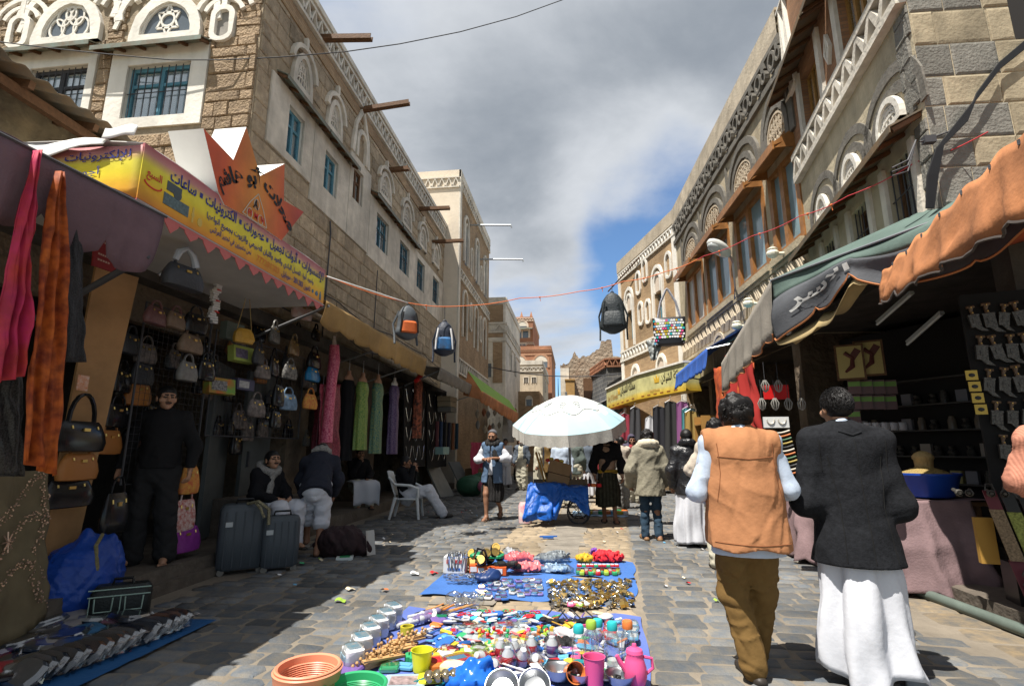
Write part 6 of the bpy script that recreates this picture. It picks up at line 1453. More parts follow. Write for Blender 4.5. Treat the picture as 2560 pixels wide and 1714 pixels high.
b.grid(lapc,16,22);tag(b.build('lap_cloth',W_thobe,smooth=True,thick=.005),'white cloth spread over the knees of the seated man','cloth')
lean=dict(sit,pel=(0,-.02,.46),che=(0,-.10,.78),nek=(0,-.10,.95),hed=(0,-.05,1.08),sL=(-.17,-.08,.91),sR=(.17,-.08,.91),eL=(-.2,.06,.70),wL=(-.04,.14,.90),eR=(.2,.06,.70),wR=(.05,.12,.98),kL=(-.1,.42,.52),aL=(-.1,.66,.12),tL=(-.1,.80,.05),kR=(.1,.44,.54),aR=(.08,.74,.10),tR=(.08,.88,.05))
person('man in black jacket and white robe lounging on the plastic chair',(-3.36,10.42,0),R(-82),1.68,lean,[('top','jacket',C_shawl,dict(hem=.42,sleeve=1,l=.045)),('legs','trousers',W_thobe,dict(l=.045,fold=.012))],beard=1,feet='shoe')
# white plastic armchair
ch=thing('plastic_chair','white moulded plastic armchair on the cobbles','chair',(-3.34,10.4,0),rz=R(-82));Tc=Matrix.Translation((-3.34,10.4,0))@Matrix.Rotation(R(-82),4,'Z');M_pl=mat('white_plastic',(.62,.64,.64),.4)
def cb(name,fn):b=MB();fn(b);b.v=[tuple(Tc@Vector(v))for v in b.v];return b.build(name,M_pl,ch,smooth=True,angle=45)
cb('seat',lambda b:b.grid(lambda u,v:Vector(((u-.5)*.46,-.20+.44*v,.41+.02*math.cos((u-.5)*5)*v-.015)),8,8)).modifiers.new('t','SOLIDIFY').thickness=.02
cb('backrest',lambda b:b.grid(lambda u,v:Vector(((u-.5)*(.46+.04*v),-.21-.16*v-.05*math.cos((u-.5)*3.1),.43+.45*v+.03*v*math.cos((u-.5)*3.1))),10,8)).modifiers.new('t','SOLIDIFY').thickness=.02
for sx in(-1,1):
 cb('leg',lambda b:b.tube([(sx*.23,.22,.42),(sx*.27,.27,0)],[.035,.025],8));cb('leg',lambda b:b.tube([(sx*.23,-.20,.42),(sx*.26,-.30,0)],[.035,.025],8))
 cb('armrest',lambda b:b.tube([(sx*.25,-.34,.80),(sx*.28,-.2,.66),(sx*.29,.1,.64),(sx*.27,.24,.58),(sx*.25,.24,.42)],[.028,.026,.026,.028,.03],8))
 # ================================================================== SMALL BUILDERS FOR GOODS
def P3(name,col,rough=.4,**k):return mat(name,col,rough,**k)
def lpart(mb,name,m,root,smooth=True,angle=40,thick=0.0):
 me=mb.mesh(name,m,smooth)
 if smooth and angle:me.set_sharp_from_angle(angle=R(angle))
 o=bpy.data.objects.new(name,me);COL.objects.link(o);o.parent=root
 if thick:md=o.modifiers.new('thickness','SOLIDIFY');md.thickness=thick;md.offset=0
 return o
def put(name,label,cat,loc,rz,parts,group=None,tilt=0.0,roll=0.0):
 """parts: (part name, MB in the thing's own coordinates, material, smooth); a single part becomes the thing itself"""
 if len(parts)==1:
  pn,mb,m,sm=parts[0];me=mb.mesh(name,m,sm)
  if sm:me.set_sharp_from_angle(angle=R(42))
  o=bpy.data.objects.new(name,me);COL.objects.link(o)
 else:
  o=bpy.data.objects.new(name,None);o.empty_display_size=.1;COL.objects.link(o)
  for pn,mb,m,sm in parts:lpart(mb,pn,m,o,sm)
 o.location=loc;o.rotation_euler=(tilt,roll,rz);return tag(o,label,cat,group)
def loft(secs,n=20,ex=3.0,mi=0,mb=None,cap=True):
 """stack of rounded-rectangle sections (cx, cy, z, half width, half depth)"""
 mb=mb or MB();vs=[];fs=[]
 for cx_,cy_,z,a,c in secs:
  for j in range(n):
   t=2*PI*j/n;x=math.copysign(abs(math.cos(t))**(2/ex),math.cos(t));y_=math.copysign(abs(math.sin(t))**(2/ex),math.sin(t));vs.append((cx_+a*x,cy_+c*y_,z))
 k=len(secs)
 for i in range(k-1):
  for j in range(n):fs.append((i*n+j,i*n+(j+1)%n,(i+1)*n+(j+1)%n,(i+1)*n+j))
 if cap:fs.append(tuple(reversed(range(n))));fs.append(tuple(range((k-1)*n,k*n)))
 return mb.add(vs,fs,mi)
M_gold=mat('gold_metal',(.55,.38,.12),.3,metal=.9);M_chrome=mat('bright_steel',(.55,.56,.57),.22,metal=1.0);M_alu=mat('spun_aluminium',(.42,.43,.44),.34,metal=1.0)
def handbag(label,loc,w,h,d,m,rz=R(90),handle=.6,hm=None,flap=None,trim=True,slump=.0,grp='handbags hanging in the bag shop'):
 """bag hangs by its handle from loc"""
 hh=h*handle;z0=-hh-h;hm=hm or m;b=loft([(0,0,z0,w*.38,d*.40),(0,0,z0+h*.04,w*.46,d*.48),(slump*.5,0,z0+h*.3,w*.5,d*.5),(slump,0,z0+h*.6,w*.46,d*.42),(slump,0,z0+h*.9,w*.38,d*.25),(slump,0,z0+h,w*.34,d*.10)],24,2.8)
 parts=[('body',b,m,True)]
 b=MB()
 for y_ in(-d*.1,d*.1):b.tube([(-w*.24,y_,z0+h*.86)]+[(w*.24*math.cos(R(t))*1.0,y_*.5,-hh+hh*math.sin(R(t)))for t in range(180,-1,-20)]+[(w*.24,y_,z0+h*.86)],max(.007,w*.022),6)
 parts.append(('handle',b,hm,True))
 if trim:
  b=MB();b.box((0,-d*.40,z0+h*.72),(w*.12,.012,h*.10));b.tube([(-w*.24,-d*.28,z0+h*.84),(-w*.24,-d*.34,z0+h*.74)],.008,5);b.tube([(w*.24,-d*.28,z0+h*.84),(w*.24,-d*.34,z0+h*.74)],.008,5);parts.append(('buckle',b,M_gold,True))
 if flap:b=loft([(0,-d*.04,z0+h*.42,w*.30,d*.46),(0,-d*.04,z0+h*.62,w*.43,d*.44),(0,0,z0+h*.92,w*.40,d*.30)],20,2.6);parts.append(('flap',b,flap,True))
 return put('handbag',label,'handbag',loc,rz,parts,grp)
 # ================================================================== LEFT: THE BAG SHOP
B_char=P3('charcoal_leather',(.035,.037,.042),.45,b=(50,.3));B_black=P3('black_patent',(.010,.010,.011),.22);B_pink=P3('dusty_pink_satin',(.15,.07,.07),.4,n=(40,.4));B_beige=P3('beige_leather',(.18,.125,.085),.5,n=(22,.35));B_sil=P3('silver_grey_leather',(.17,.165,.155),.4,n=(30,.3));B_blue=P3('metallic_blue',(.02,.20,.42),.25,n=(14,.5));B_zeb=P3('zebra_print',(.28,.27,.25),.6,n=(28,.9),col2=(.02,.02,.02));B_anim=P3('cow_print',(.20,.17,.155),.6,n=(16,.9),col2=(.03,.025,.025));B_stripe=P3('blue_striped_cloth',(.20,.30,.42),.8,n=(12,.5));B_redp=P3('red_orange_print',(.45,.09,.04),.7,n=(22,.6),col2=(.55,.32,.06));B_brown=P3('brown_print',(.085,.05,.03),.6,n=(25,.5));B_white=P3('white_floral',(.60,.55,.52),.5,n=(9,.35),col2=(.55,.33,.28));B_snake=P3('snake_print',(.18,.17,.15),.45,n=(45,.8),col2=(.03,.03,.03))
def hp(px,py,X=-4.12):return xp(px,py,X)
wrap=MB()
o=handbag('large charcoal handbag with plastic wrapped handles at the top of the shop',hp(468,622,-3.5),.40,.22,.16,B_char,R(78),.75)
b=MB();b.tube([(-.10,0,-.14),(-.07,0,-.05),(0,0,-.0),(.07,0,-.05),(.11,0,-.15)],[.025,.032,.024,.03,.036],8);lpart(b,'plastic_wrap',P3('wrapped_plastic',(.34,.36,.38),.2),o)
BL=[((394,752),.26,.15,.10,B_pink,'small dusty pink ruched handbag beside the charcoal bag',B_pink),((444,765),.25,.15,.10,B_beige,'glossy taupe ruched handbag with a price tag',B_pink),((494,765),.27,.19,.11,B_black,'black handbag with silver letters',None),((482,820),.32,.17,.12,B_beige,'beige pleated handbag with a chain',None),((474,885),.24,.18,.11,B_sil,'silver grey drawstring handbag',None),((333,815),.22,.18,.1,B_char,'dull grey handbag deep in the shop',None),((371,840),.22,.18,.1,B_anim,'dark flowered handbag deep in the shop',None),((363,885),.24,.2,.1,B_char,'round charcoal handbag in the middle row',None),((352,935),.24,.2,.1,B_brown,'brown handbag in the lower row',None),((312,900),.24,.2,.1,B_black,'black patent handbag behind the standing man',None),((300,985),.26,.2,.1,B_black,'black quilted handbag low behind the standing man',None),((385,985),.24,.2,.1,B_black,'black shiny handbag above his shoulder',None),((290,790),.22,.17,.1,B_char,'charcoal handbag near the plywood board',None),((280,1050),.24,.2,.1,B_brown,'brown flowered handbag beside the plywood board',None),((758,745),.36,.20,.10,B_white,'white handbag with yellow flowers at the end of the sign',P3('yellow_handle',(.55,.35,.05),.5)),((690,800),.25,.2,.1,B_snake,'black and grey snakeskin handbag',None),((738,835),.30,.2,.1,P3('clear_brown_vinyl',(.20,.13,.06),.2,n=(20,.5)),'brown transparent vinyl handbag',None),((792,810),.30,.16,.1,B_black,'flat black handbag under the white one',None),((788,865),.32,.22,.12,B_black,'large black handbag with a silver clasp',None),((784,905),.36,.19,.12,B_blue,'metallic blue handbag below the black ones',None),((728,895),.28,.19,.1,B_zeb,'zebra striped handbag beside the blue one',None),((660,895),.26,.17,.1,B_anim,'flowered grey handbag beside the zebra one',None),((645,980),.30,.2,.1,B_anim,'brown and white spotted handbag',None),((723,968),.30,.20,.1,B_stripe,'blue and white striped cloth bag',B_stripe),((778,970),.32,.2,.1,B_redp,'red and orange patchwork bag',None),((688,870),.24,.24,.1,B_black,'slim black shoulder bag in the middle of the rack',None),((700,940),.2,.26,.1,B_black,'long black bag under the snakeskin one',None),((650,850),.24,.2,.1,B_char,'charcoal bag above the spotted one',None),((520,880),.22,.2,.1,B_black,'black bag with a red tag',None),((692,1010),.2,.2,.1,B_black,'black pouch hanging with orange pens',None),((215,985),.50,.22,.14,B_black,'black handbag with white tag hanging on the plywood board',None),((205,1105),.34,.19,.12,B_brown,'brown leopard handbag on the plywood board',None),((178,1170),.36,.19,.12,B_black,'black studded handbag at the bottom of the plywood board',None),((480,1140),.22,.24,.1,B_redp,'orange and red checked bag at his hand',None),((470,1215),.24,.28,.06,P3('white_red_print',(.58,.50,.46),.7,n=(30,.6),col2=(.35,.06,.05)),'white paper bag with red pattern',None),((468,1290),.34,.22,.12,P3('shiny_purple',(.22,.035,.24),.3,n=(25,.3)),'shiny purple handbag on the step',None),((300,1190),.26,.3,.1,B_black,'black plastic carrier bag held low',None)]
for i,(pp,w,h,d,m,lb,hm)in enumerate(BL):
 X=-4.12 if i<5 or i>13 else-4.5
 if pp[0]in(215,205,178):X=-4.12
 handbag(lb,hp(*pp,X),w*1.18,h*1.15,d,m,R(90+random.uniform(-14,14)),.42 if pp[0]!=215 else.9,hm)
rb=random.Random(5)
for i in range(44):
 px,py=rb.uniform(265,800),rb.uniform(770,1090)
 if 395<px<470 and py>900:continue
 handbag('dark handbag in the crowded rows at the back of the bag shop',hp(px,py,-4.62),rb.uniform(.2,.32),rb.uniform(.16,.26),.1,rb.choice((B_black,B_char,B_black,B_brown,B_snake,B_anim)),R(90+rb.uniform(-20,20)),.4)
 # wire racks the bags hang on
for y0,y1,z0,z1,lb in((4.75,5.75,1.0,2.85,'wire display rack behind the charcoal handbag'),(5.85,8.0,1.5,2.8,'long wire display rack under the sign')):
 t=thing('wire_rack',lb,'rack',(-4.42,(y0+y1)/2,z0));b=MB()
 for i in range(int((y1-y0)/.07)+1):b.bar((-4.42,y0+i*.07,z0),(-4.42,y0+i*.07,z1),.0028)
 for i in range(int((z1-z0)/.07)+1):b.bar((-4.425,y0,z0+i*.07),(-4.425,y1,z0+i*.07),.0028)
 tag(b.build('wire_grid',M_iron,t),kind='stuff')
 b=MB();b.tube([(-4.42,y0,z0),(-4.42,y1,z0),(-4.42,y1,z1),(-4.42,y0,z1)],.012,6,close=True);b.build('rack_frame',M_iron,t)
 # boxes and trinkets on the racks
def carton(label,loc,w,d,h,m,rz,face=None,name='box',tilt=0,grp=None,extra=None):
 b=MB();b.box((0,0,h/2),(w,d,h));parts=[('carton',b,m,False)]
 if face:
  b=MB();b.box((-w*.12,-d/2-.003,h*.5),(w*.58,.004,h*.62));parts.append(('printed_picture',b,face,False))
 if extra:
  b=MB();put_text(b,extra[0],lambda a,z,d_:Vector((a,-d/2-.006,z)),-w*.1,w*.42,h*.62,h*.85,0,bold=.01);parts.append(('lettering',b,extra[1],False))
 return put(name,label,'box',loc,rz,parts,grp,tilt)
carton('printed box with purple picture on the wire rack',hp(603,905,-4.3),.34,.1,.2,P3('lime_carton',(.35,.42,.10),.6),R(80),P3('purple_print',(.22,.18,.26),.5,n=(30,.6)),tilt=R(-8))
carton('colourful radio box on the wire rack',hp(548,985,-4.3),.38,.1,.19,P3('rainbow_carton',(.45,.10,.03),.5,n=(6,.9),col2=(.12,.30,.06)),R(78),P3('radio_print',(.30,.30,.30),.4,n=(40,.8),col2=(.03,.03,.03)),tilt=R(-6))
carton('dark box with white label beside the radio box',hp(606,975,-4.3),.30,.1,.14,P3('indigo_carton',(.06,.06,.11),.5),R(82),P3('white_label',(.45,.45,.45),.6,n=(30,.4)))
carton('grey green box behind the hanging gold packet',hp(578,850,-4.35),.3,.1,.22,P3('sage_carton',(.10,.12,.10),.6),R(84))
b=loft([(0,0,-.10,.13,.05),(.01,0,-.05,.15,.07),(0,0,.03,.13,.06),(0,0,.08,.09,.04)],9,2.2);s=MB();s.tube([(-.1,0,.07),(.0,0,.62)],.005,4);s.tube([(.1,0,.07),(.0,0,.62)],.005,4)
put('gift_packet','crumpled gold packet hanging on two cords','packet',hp(610,838),R(70),[('packet',b,P3('gold_foil',(.48,.27,.04),.35,b=(18,.8)),False),('cord',s,P3('straw_cord',(.35,.25,.10),.8),True)])
b=MB();s=MB()
for k in range(26):b.box((.02*math.sin(k*.8),0,-k*.028),(.085+.02*math.sin(k*1.7),.05,.024),.3*math.sin(k))
for k in range(5):s.box((.02,-.03,-.06-k*.13),(.07,.02,.012),.4)
put('white_garland','long white flower garland with red ribbons hanging in the shop','garland',hp(548,660),R(75),[('blossoms',b,P3('white_petals',(.55,.54,.52),.8),False),('ribbon',s,M_redp,False)])
for i,(x,y,lb)in enumerate(((418,680,'bare spotlight bulb under the sign beside the charcoal bag'),(675,735,'bare spotlight bulb under the far end of the sign'))):
 b=MB();b.lathe([(.02,.06),(.03,.03),(.075,-.03),(.08,-.035)],12);s=MB();s.ball((0,0,-.02),.035,8,6)
 put('spotlight',lb,'lamp',hp(x,y,-3.95),0,[('reflector',b,M_chrome,True),('bulb',s,P3('clear_bulb',(.5,.5,.48),.15),True)])
 # plywood board, red poster, step goods
PB=Fr((-4.34,4.0),(.25,1));b=MB();b.hexa([PB.P(0,.25,.0),PB.P(.24,.25,0),PB.P(.24,.25,-.03),PB.P(0,.25,-.03),PB.P(.02,2.98,.05),PB.P(.40,2.98,.05),PB.P(.40,2.98,.02),PB.P(.02,2.98,.02)])
tag(b.build('plywood_board',mat('plywood',(.36,.20,.085),.7,n=(3,.3),b=(8,.1),n2=(2,.15))),'tall plain plywood board leaning in the shop opening','board')
b=MB();b.box(hp(207,957,-4.2),(.008,.10,.13));tag(b.build('sticker',P3('orange_sticker',(.55,.42,.35),.6,n=(30,.7),col2=(.5,.15,.03))),'small white and orange sticker on the plywood board','sticker')
b=MB();pw=[hp(*q,-4.0)for q in((243,560),(305,596),(288,682),(233,663))];b.add(pw+[p+Vector((-.02,0,0))for p in pw],[(0,1,2,3),(7,6,5,4),(0,4,5,1),(1,5,6,2),(2,6,7,3),(3,7,4,0)]);ps=thing('red_poster','dark red price poster above the plywood board','poster',tuple(pw[3]));b.build('sheet',P3('dark_red_card',(.22,.022,.025),.6,n=(3,.15)),ps)
b=MB();PF=lambda u,v,d:pw[3].lerp(pw[2],u).lerp(pw[0].lerp(pw[1],u),v)+Vector((.006,-.004,0))
for u0,u1,v0 in((.2,.7,.82),(.25,.75,.62),(.7,.92,.45),(.15,.6,.3),(.15,.7,.16)):
 for k in range(5):a=u0+(u1-u0)*k/5;b.add([PF(a,v0,0),PF(a+(u1-u0)/6.5,v0,0),PF(a+(u1-u0)/6.5,v0+.045,0),PF(a,v0+.045,0)],[(0,1,2,3)])
b.build('small_print',P3('cream_print',(.45,.30,.24),.6),ps)
# blue bundle, trimmed case, suitcases
sd=SDF(.10);c0=Vector((-4.10,4.14,0));sd.ell((0,0,.34),(.40,.36,.34));sd.ell((-.12,-.05,.18),(.42,.36,.20));sd.ell((.14,.05,.55),(.2,.2,.17));sd.cone((.05,0,.62),(.02,-.02,.74),.10,.05);sd.cone((.18,0,.6),(.25,.02,.70),.05,.02);sd.fold=both(folds(.012,(9,9,6),2),creases(.011,21,7,5));sd.cut.append(lambda P:.012-P[...,2])
b=MB();sd.into(b,.014);s=MB();s.tube([(.30,-.10,.20),(.27,-.20,.45),(.20,-.16,.66),(.16,0,.74)],.02,6)
bundle_=put('cloth_bundle','big shiny blue cloth bundle beside the trimmed case','bundle',c0,R(15),[('bundle',b,P3('royal_blue_nylon',(.012,.055,.30),.38,n=(4,.3),b=(30,.3)),True),('strap',s,P3('olive_webbing',(.22,.19,.09),.8,n=(60,.5)),False)]);bundle_.scale=(.76,.76,.86)
b=loft([(0,0,0,.19,.07),(0,0,.02,.20,.085),(0,0,.22,.20,.085),(0,0,.25,.185,.075),(0,0,.27,.17,.06)],24,6);s=MB()
for z in(.03,.2,.25):s.tube([(-.205,-.088,z),(.205,-.088,z)],.005,4)
for x in(-.1,.1):
 s.tube([(x-.06,-.09,.19),(x-.055,-.092,.09),(x+.055,-.092,.09),(x+.06,-.09,.19)],.006,4);s.tube([(x-.09,-.09,.04),(x-.09,-.09,.2)],.004,4)
h_=MB();h_.tube([(-.07,0,.26),(-.06,0,.31),(.06,0,.31),(.07,0,.26)],.012,6)
put('small_suitcase','small black case with pale green trim on the cobbles','suitcase',(-3.66,4.10,.01),R(32),[('body',b,P3('black_vinyl',(.014,.016,.015),.45,b=(60,.3)),True),('trim',s,P3('mint_piping',(.30,.40,.34),.6),True),('handle',h_,B_black,True)])
def suitcase(label,loc,rz,w,d,h):
 b=loft([(0,0,.05,w*.44,d*.42),(0,0,.08,w*.49,d*.5),(0,0,h*.5,w*.5,d*.52),(0,0,h*.92,w*.49,d*.48),(0,0,h*.98,w*.44,d*.40),(0,0,h,w*.36,d*.3)],28,5);s=MB()
 for k in range(5):s.box((-w*.36+w*.18*k,0,h*.5),(.012,d*1.06,h*.8))
 wh=MB()
 for x in(-w*.38,w*.38):
  for y_ in(-d*.3,d*.3):wh.lathe([(.0,-.02),(.035,-.02),(.035,.02),(.0,.02)],12,(x,y_,.035),Matrix.Rotation(PI/2,3,'X'))
 hd=MB();hd.tube([(-.09,0,h-.01),(-.08,0,h+.045),(.08,0,h+.045),(.09,0,h-.01)],.013,6);tg=MB();tg.box((-w*.30,-d*.535,h*.72),(.07,.01,.05))
 return put('suitcase',label,'suitcase',loc,rz,[('shell',b,P3('slate_hard_shell',(.055,.065,.075),.45,n=(6,.15),b=(90,.15)),True),('rib',s,P3('slate_rib',(.045,.053,.062),.5),False),('wheel',wh,P3('grey_wheel',(.16,.15,.13),.6),True),('handle',hd,B_black,True),('tag',tg,P3('pale_tag',(.40,.42,.42),.5),False)],'suitcases on the cobbles')
suitcase('larger slate grey suitcase standing on the cobbles',(-3.74,5.74,0),R(38),.50,.25,.74);suitcase('smaller slate grey suitcase in front of the larger one',(-3.36,5.88,0),R(32),.40,.22,.60)
b=MB();b.tube([(-3.68,5.69,.74),(-3.53,5.65,.77),(-3.43,5.71,.68),(-3.41,5.69,.52)],.018,6);b.tube([(-3.58,5.67,.76),(-3.47,5.61,.70),(-3.43,5.63,.60)],.016,6);tag(b.build('webbing_strap',P3('patterned_webbing',(.30,.26,.15),.8,n=(70,.7),col2=(.05,.05,.04))),'patterned webbing strap lying over both suitcases','strap')
# stall cloths and goods on the left edge
def drape(label,name,pts,m,nu=14,nv=20,fold=.03,nf=3,seed=0,cat='cloth',grp=None,thick=.004,twist=0):
 """hanging cloth between four corners tl, tr, br, bl"""
 tl,tr,br,bl=[Vector(p)for p in pts];nn=(tr-tl).cross(bl-tl).normalized();b=MB()
 def fn(u,v):
  s=.25+.75*min(1,v*2.5);p=tl.lerp(tr,.5+(u-.5)*s).lerp(bl.lerp(br,u),v)if twist else tl.lerp(tr,u).lerp(bl.lerp(br,u),v)
  return p+nn*(fold*(.4+.6*v)*(math.sin(u*nf*5+seed+v*2.5+1.5*fbm(u*2,v*3,seed))+.9*fbm(u*nf*2.2,v*3.5,seed+5))+.02*fbm(u*3,v*6,seed+9))
 b.grid(fn,nu*3,nv);return tag(b.build(name,m,smooth=True,thick=thick),label,cat,grp)
X0=-3.06
drape('bright pink and red scarf tied to the mauve awning','pink_scarf',[xp(78,380,X0),xp(106,372,X0),xp(50,940,X0),xp(-30,960,X0)],P3('pink_chiffon',(.42,.02,.10),.7,n=(5,.8),col2=(.40,.035,.02),n2=(9,.35)),fold=.035,nf=3,twist=1,grp='scarves hanging from the mauve awning')
drape('orange red scarf with dark print tied to the mauve awning','orange_scarf',[xp(120,425,X0+.02),xp(180,432,X0+.02),xp(135,1190,X0+.02),xp(48,1150,X0+.02)],P3('orange_chiffon',(.42,.10,.012),.7,n=(7,.9),col2=(.22,.028,.008),n2=(14,.45)),fold=.035,nf=3,seed=2,twist=1,grp='scarves hanging from the mauve awning')
drape('black dotted cloth hanging behind the orange scarf','dotted_cloth',[xp(155,520,X0-.1),xp(205,560,X0-.1),xp(212,905,X0-.1),xp(140,905,X0-.1)],P3('black_dotted',(.008,.008,.009),.6,n=(160,.9,1),col2=(.035,.035,.04)),fold=.02,nf=2,seed=4,grp='scarves hanging from the mauve awning')
drape('black sequined cloth hanging at the far left edge','black_cloth',[xp(-40,700,X0-.2),xp(60,880,X0-.2),xp(60,1190,X0-.2),xp(-60,1190,X0-.2)],P3('black_sequin',(.008,.008,.008),.4,n=(120,.9,1),col2=(.05,.05,.05)),fold=.02,seed=5)
for lb,p in(('knot of pink scarf',(92,385)),('knot of orange scarf',(150,440))):pass
lace=drape('olive beige cloth with sequin embroidery hanging at the left edge','embroidered_cloth',[(-3.75,2.9,1.22),(-4.0,3.62,1.18),(-3.9,3.72,.12),(-3.55,2.9,.08)],P3('olive_tulle',(.155,.125,.07),.8,n=(6,.25)),fold=.025,nf=2,seed=1)
b=MB();r=random.Random(4)
def lacep(u,v):return Vector((-3.75,2.9,1.22)).lerp(Vector((-4.0,3.62,1.18)),u).lerp(Vector((-3.55,2.9,.08)).lerp(Vector((-3.9,3.72,.12)),u),v)+Vector((.035,-.02,0))
for c in range(3):
 for k in range(90):t_=k/90;u=.1+.85*t_;v=.22+.26*c+.10*math.sin(t_*5+c)-.12*t_+r.uniform(-.03,.03);b.box(lacep(u,v),(.006,.008,.008),r.uniform(0,3))
for k in range(160):t_=r.random();b.box(lacep(.86+.10*math.sin(t_*7),.05+.85*t_+r.uniform(-.02,.02))+Vector((r.uniform(-.02,.02),r.uniform(-.03,.03),0)),(.006,.009,.009),r.uniform(0,3))
for k in range(8):A=R(45*k);b.tube([lacep(.45,.42),lacep(.45+.07*math.cos(A),.42+.06*math.sin(A))],.005,4)
sq=b.build('sequin',P3('copper_sequin',(.45,.30,.22),.3,metal=.6),lace);tag(sq,kind='stuff')
# blue ground sheet with wrapped clothes
b=MB();b.grid(lambda u,v:Vector((-5.2+2.36*u,2.4+1.62*v+.12*u*v-.25*(1-v)*u*0,.028+.008*fbm(u*9,v*9))),30,22);tag(b.build('ground_sheet',P3('blue_tarpaulin',(.015,.09,.24),.55,n=(4,.2),b=(20,.3)),smooth=True),'blue plastic sheet spread with wrapped clothes at the left edge','sheet')
cols=[(.03,.035,.05),(.05,.06,.08),(.02,.02,.025),(.35,.14,.22),(.10,.035,.14),(.42,.42,.42),(.05,.16,.30),(.35,.03,.04),(.16,.15,.13),(.09,.10,.12),(.22,.30,.28),(.30,.28,.26)]
fm=[P3('folded_cloth_%d'%i,c,.35,n=(12,.35))for i,c in enumerate(cols)]
nm=['navy','slate','black','pink','purple','white','blue','red','olive','grey','mint','pale']
r=random.Random(9)
def folded(label,loc,rz,w,d,h,m,tilt=0,grp='wrapped clothes on the blue sheet',wrap=True):
 b=loft([(0,0,0,w*.46,d*.46),(0,0,h*.3,w*.5,d*.5),(0,0,h*.8,w*.48,d*.48),(0,0,h,w*.40,d*.40)],16,4);parts=[('cloth',b,m,True)]
 if wrap:
  s=loft([(0,0,-.002,w*.5,d*.5),(.004,0,h*.5,w*.55,d*.54),(0,.004,h+.006,w*.46,d*.44)],10,3);s.grid(lambda u,v:Vector((w*.52+.04*v,(u-.5)*d,h*.4+.02*math.sin(u*11)*v)),8,3);parts.append(('plastic_sleeve',s,M_film,False))
 return put('folded_garment',label,'garment',loc,rz,parts,grp,tilt)
for i in range(17):  # leaning row along the street edge
 folded('grey and navy trousers in clear sleeves leaning in a row',(-3.06-.008*i+r.uniform(-.015,.015),3.95-.062*i,.07),R(-12+r.uniform(-8,8)),.28,.17,.03,fm[r.choice((0,1,9))],R(38))
for i in range(75):
 c=r.randrange(12);x,y_=r.uniform(-4.35,-3.22),r.uniform(2.95,3.98)
 folded('%s folded garment on the blue sheet'%nm[c],(x,y_,.035+.03*r.random()),r.uniform(0,3.1),r.uniform(.2,.32),r.uniform(.16,.24),r.uniform(.02,.05),fm[c],r.uniform(-.15,.15),wrap=r.random()<.6)
 # ================================================================== LEFT: DRESSES AND STALLS FURTHER ON
def dressform(label,px,top,bot,X,m,w=.20,arm=None,body=SKIN2,grp='dresses on hanging dress forms'):
 p,q=xp(px,top,X),xp(px,bot,X);L=p.z-q.z;b=MB();secs=[(0,0,-L,w*.9,w*.5),(0,0,-L*.7,w*.82,w*.46),(0,0,-L*.42,w*.80,w*.5),(0,0,-L*.26,w*.66,w*.42),(0,0,-L*.12,w*.80,w*.52),(0,0,-L*.02,w*.72,w*.4),(0,0,0,w*.6,w*.3)]
 def fn(u,v):
  t_=v*(len(secs)-1);i=min(int(t_),len(secs)-2);f_=t_-i;s0,s1=secs[i],secs[i+1];a=u*2*PI;k=.012*math.sin(a*7+v*2)*(1-v)
  return Vector(((s0[3]+(s1[3]-s0[3])*f_+k)*math.cos(a),(s0[4]+(s1[4]-s0[4])*f_+k)*math.sin(a),s0[2]+(s1[2]-s0[2])*f_))
 b.grid(fn,40,26,cu=True);s=loft([(0,0,-.02,w*.6,w*.3),(0,0,.05,w*.62,w*.26),(0,0,.09,w*.34,w*.2),(0,0,.12,w*.2,w*.17),(0,0,.18,w*.18,w*.16)],14,2.2);h_=MB();h_.tube([(0,0,.17),(0,0,.42)],.005,4)
 return put('dress_form',label,'dress',p,R(80),[('dress',b,m,True),('torso',s,body,True),('hook',h_,M_steel,True)],grp)
def sequin(name,c,c2):return P3(name,tuple(x*.7 for x in c),.4,n=(38,.9,2),col2=c2)
DX=-4.02
dressform('green embroidered dress on a hanging form',907,955,1124,DX,sequin('green_sequin',(.10,.24,.06),(.24,.30,.07)))
dressform('teal sequined dress on a hanging form',945,958,1133,DX,sequin('teal_sequin',(.02,.17,.18),(.22,.26,.10)))
dressform('purple patterned dress on a hanging form',986,964,1134,DX,sequin('purple_sequin',(.07,.03,.13),(.16,.12,.20)),body=P3('white_form',(.5,.48,.45),.5))
dressform('black dress with orange flowers on a hanging form',1046,950,1095,-3.95,P3('black_floral',(.012,.010,.010),.6,n=(16,.9,2),col2=(.38,.10,.05)))
dressform('plain black dress beside the green one',872,950,1150,-4.2,C_shawl);dressform('dark maroon dress behind the pink one',806,1000,1180,-4.3,sequin('maroon_sequin',(.10,.012,.02),(.22,.03,.05)))
# pink sequined gown sleeve on a mannequin arm
b=MB();pk=[xp(*q,-4.0)for q in((836,862),(836,900),(828,960),(822,1030),(815,1106))];b.tube([p-pk[0]for p in pk],[.075,.095,.085,.085,.10],12);s=MB();s.tube([(0,0,.0),(0.0,-.01,.06),(0,-.02,.10)],[.045,.035,.028],8)
for k in range(4):s.tube([(0,-.03+.018*k,.09),(0,-.05+.02*k,.16-.01*abs(k-1.5))],.009,5)
put('sequined_gown','raised mannequin arm in a bright pink sequined gown','mannequin',pk[0],0,[('gown',b,sequin('pink_sequin',(.45,.008,.09),(.65,.20,.26)),True),('hand',s,P3('pale_form',(.48,.40,.35),.5),True)])
drape('dark red glitter cloth hanging beside the pink gown','glitter_cloth',[xp(800,960,-4.1),xp(850,960,-4.1),xp(850,1210,-4.1),xp(790,1190,-4.1)],sequin('red_glitter',(.12,.008,.02),(.30,.05,.08)),fold=.03,seed=3)
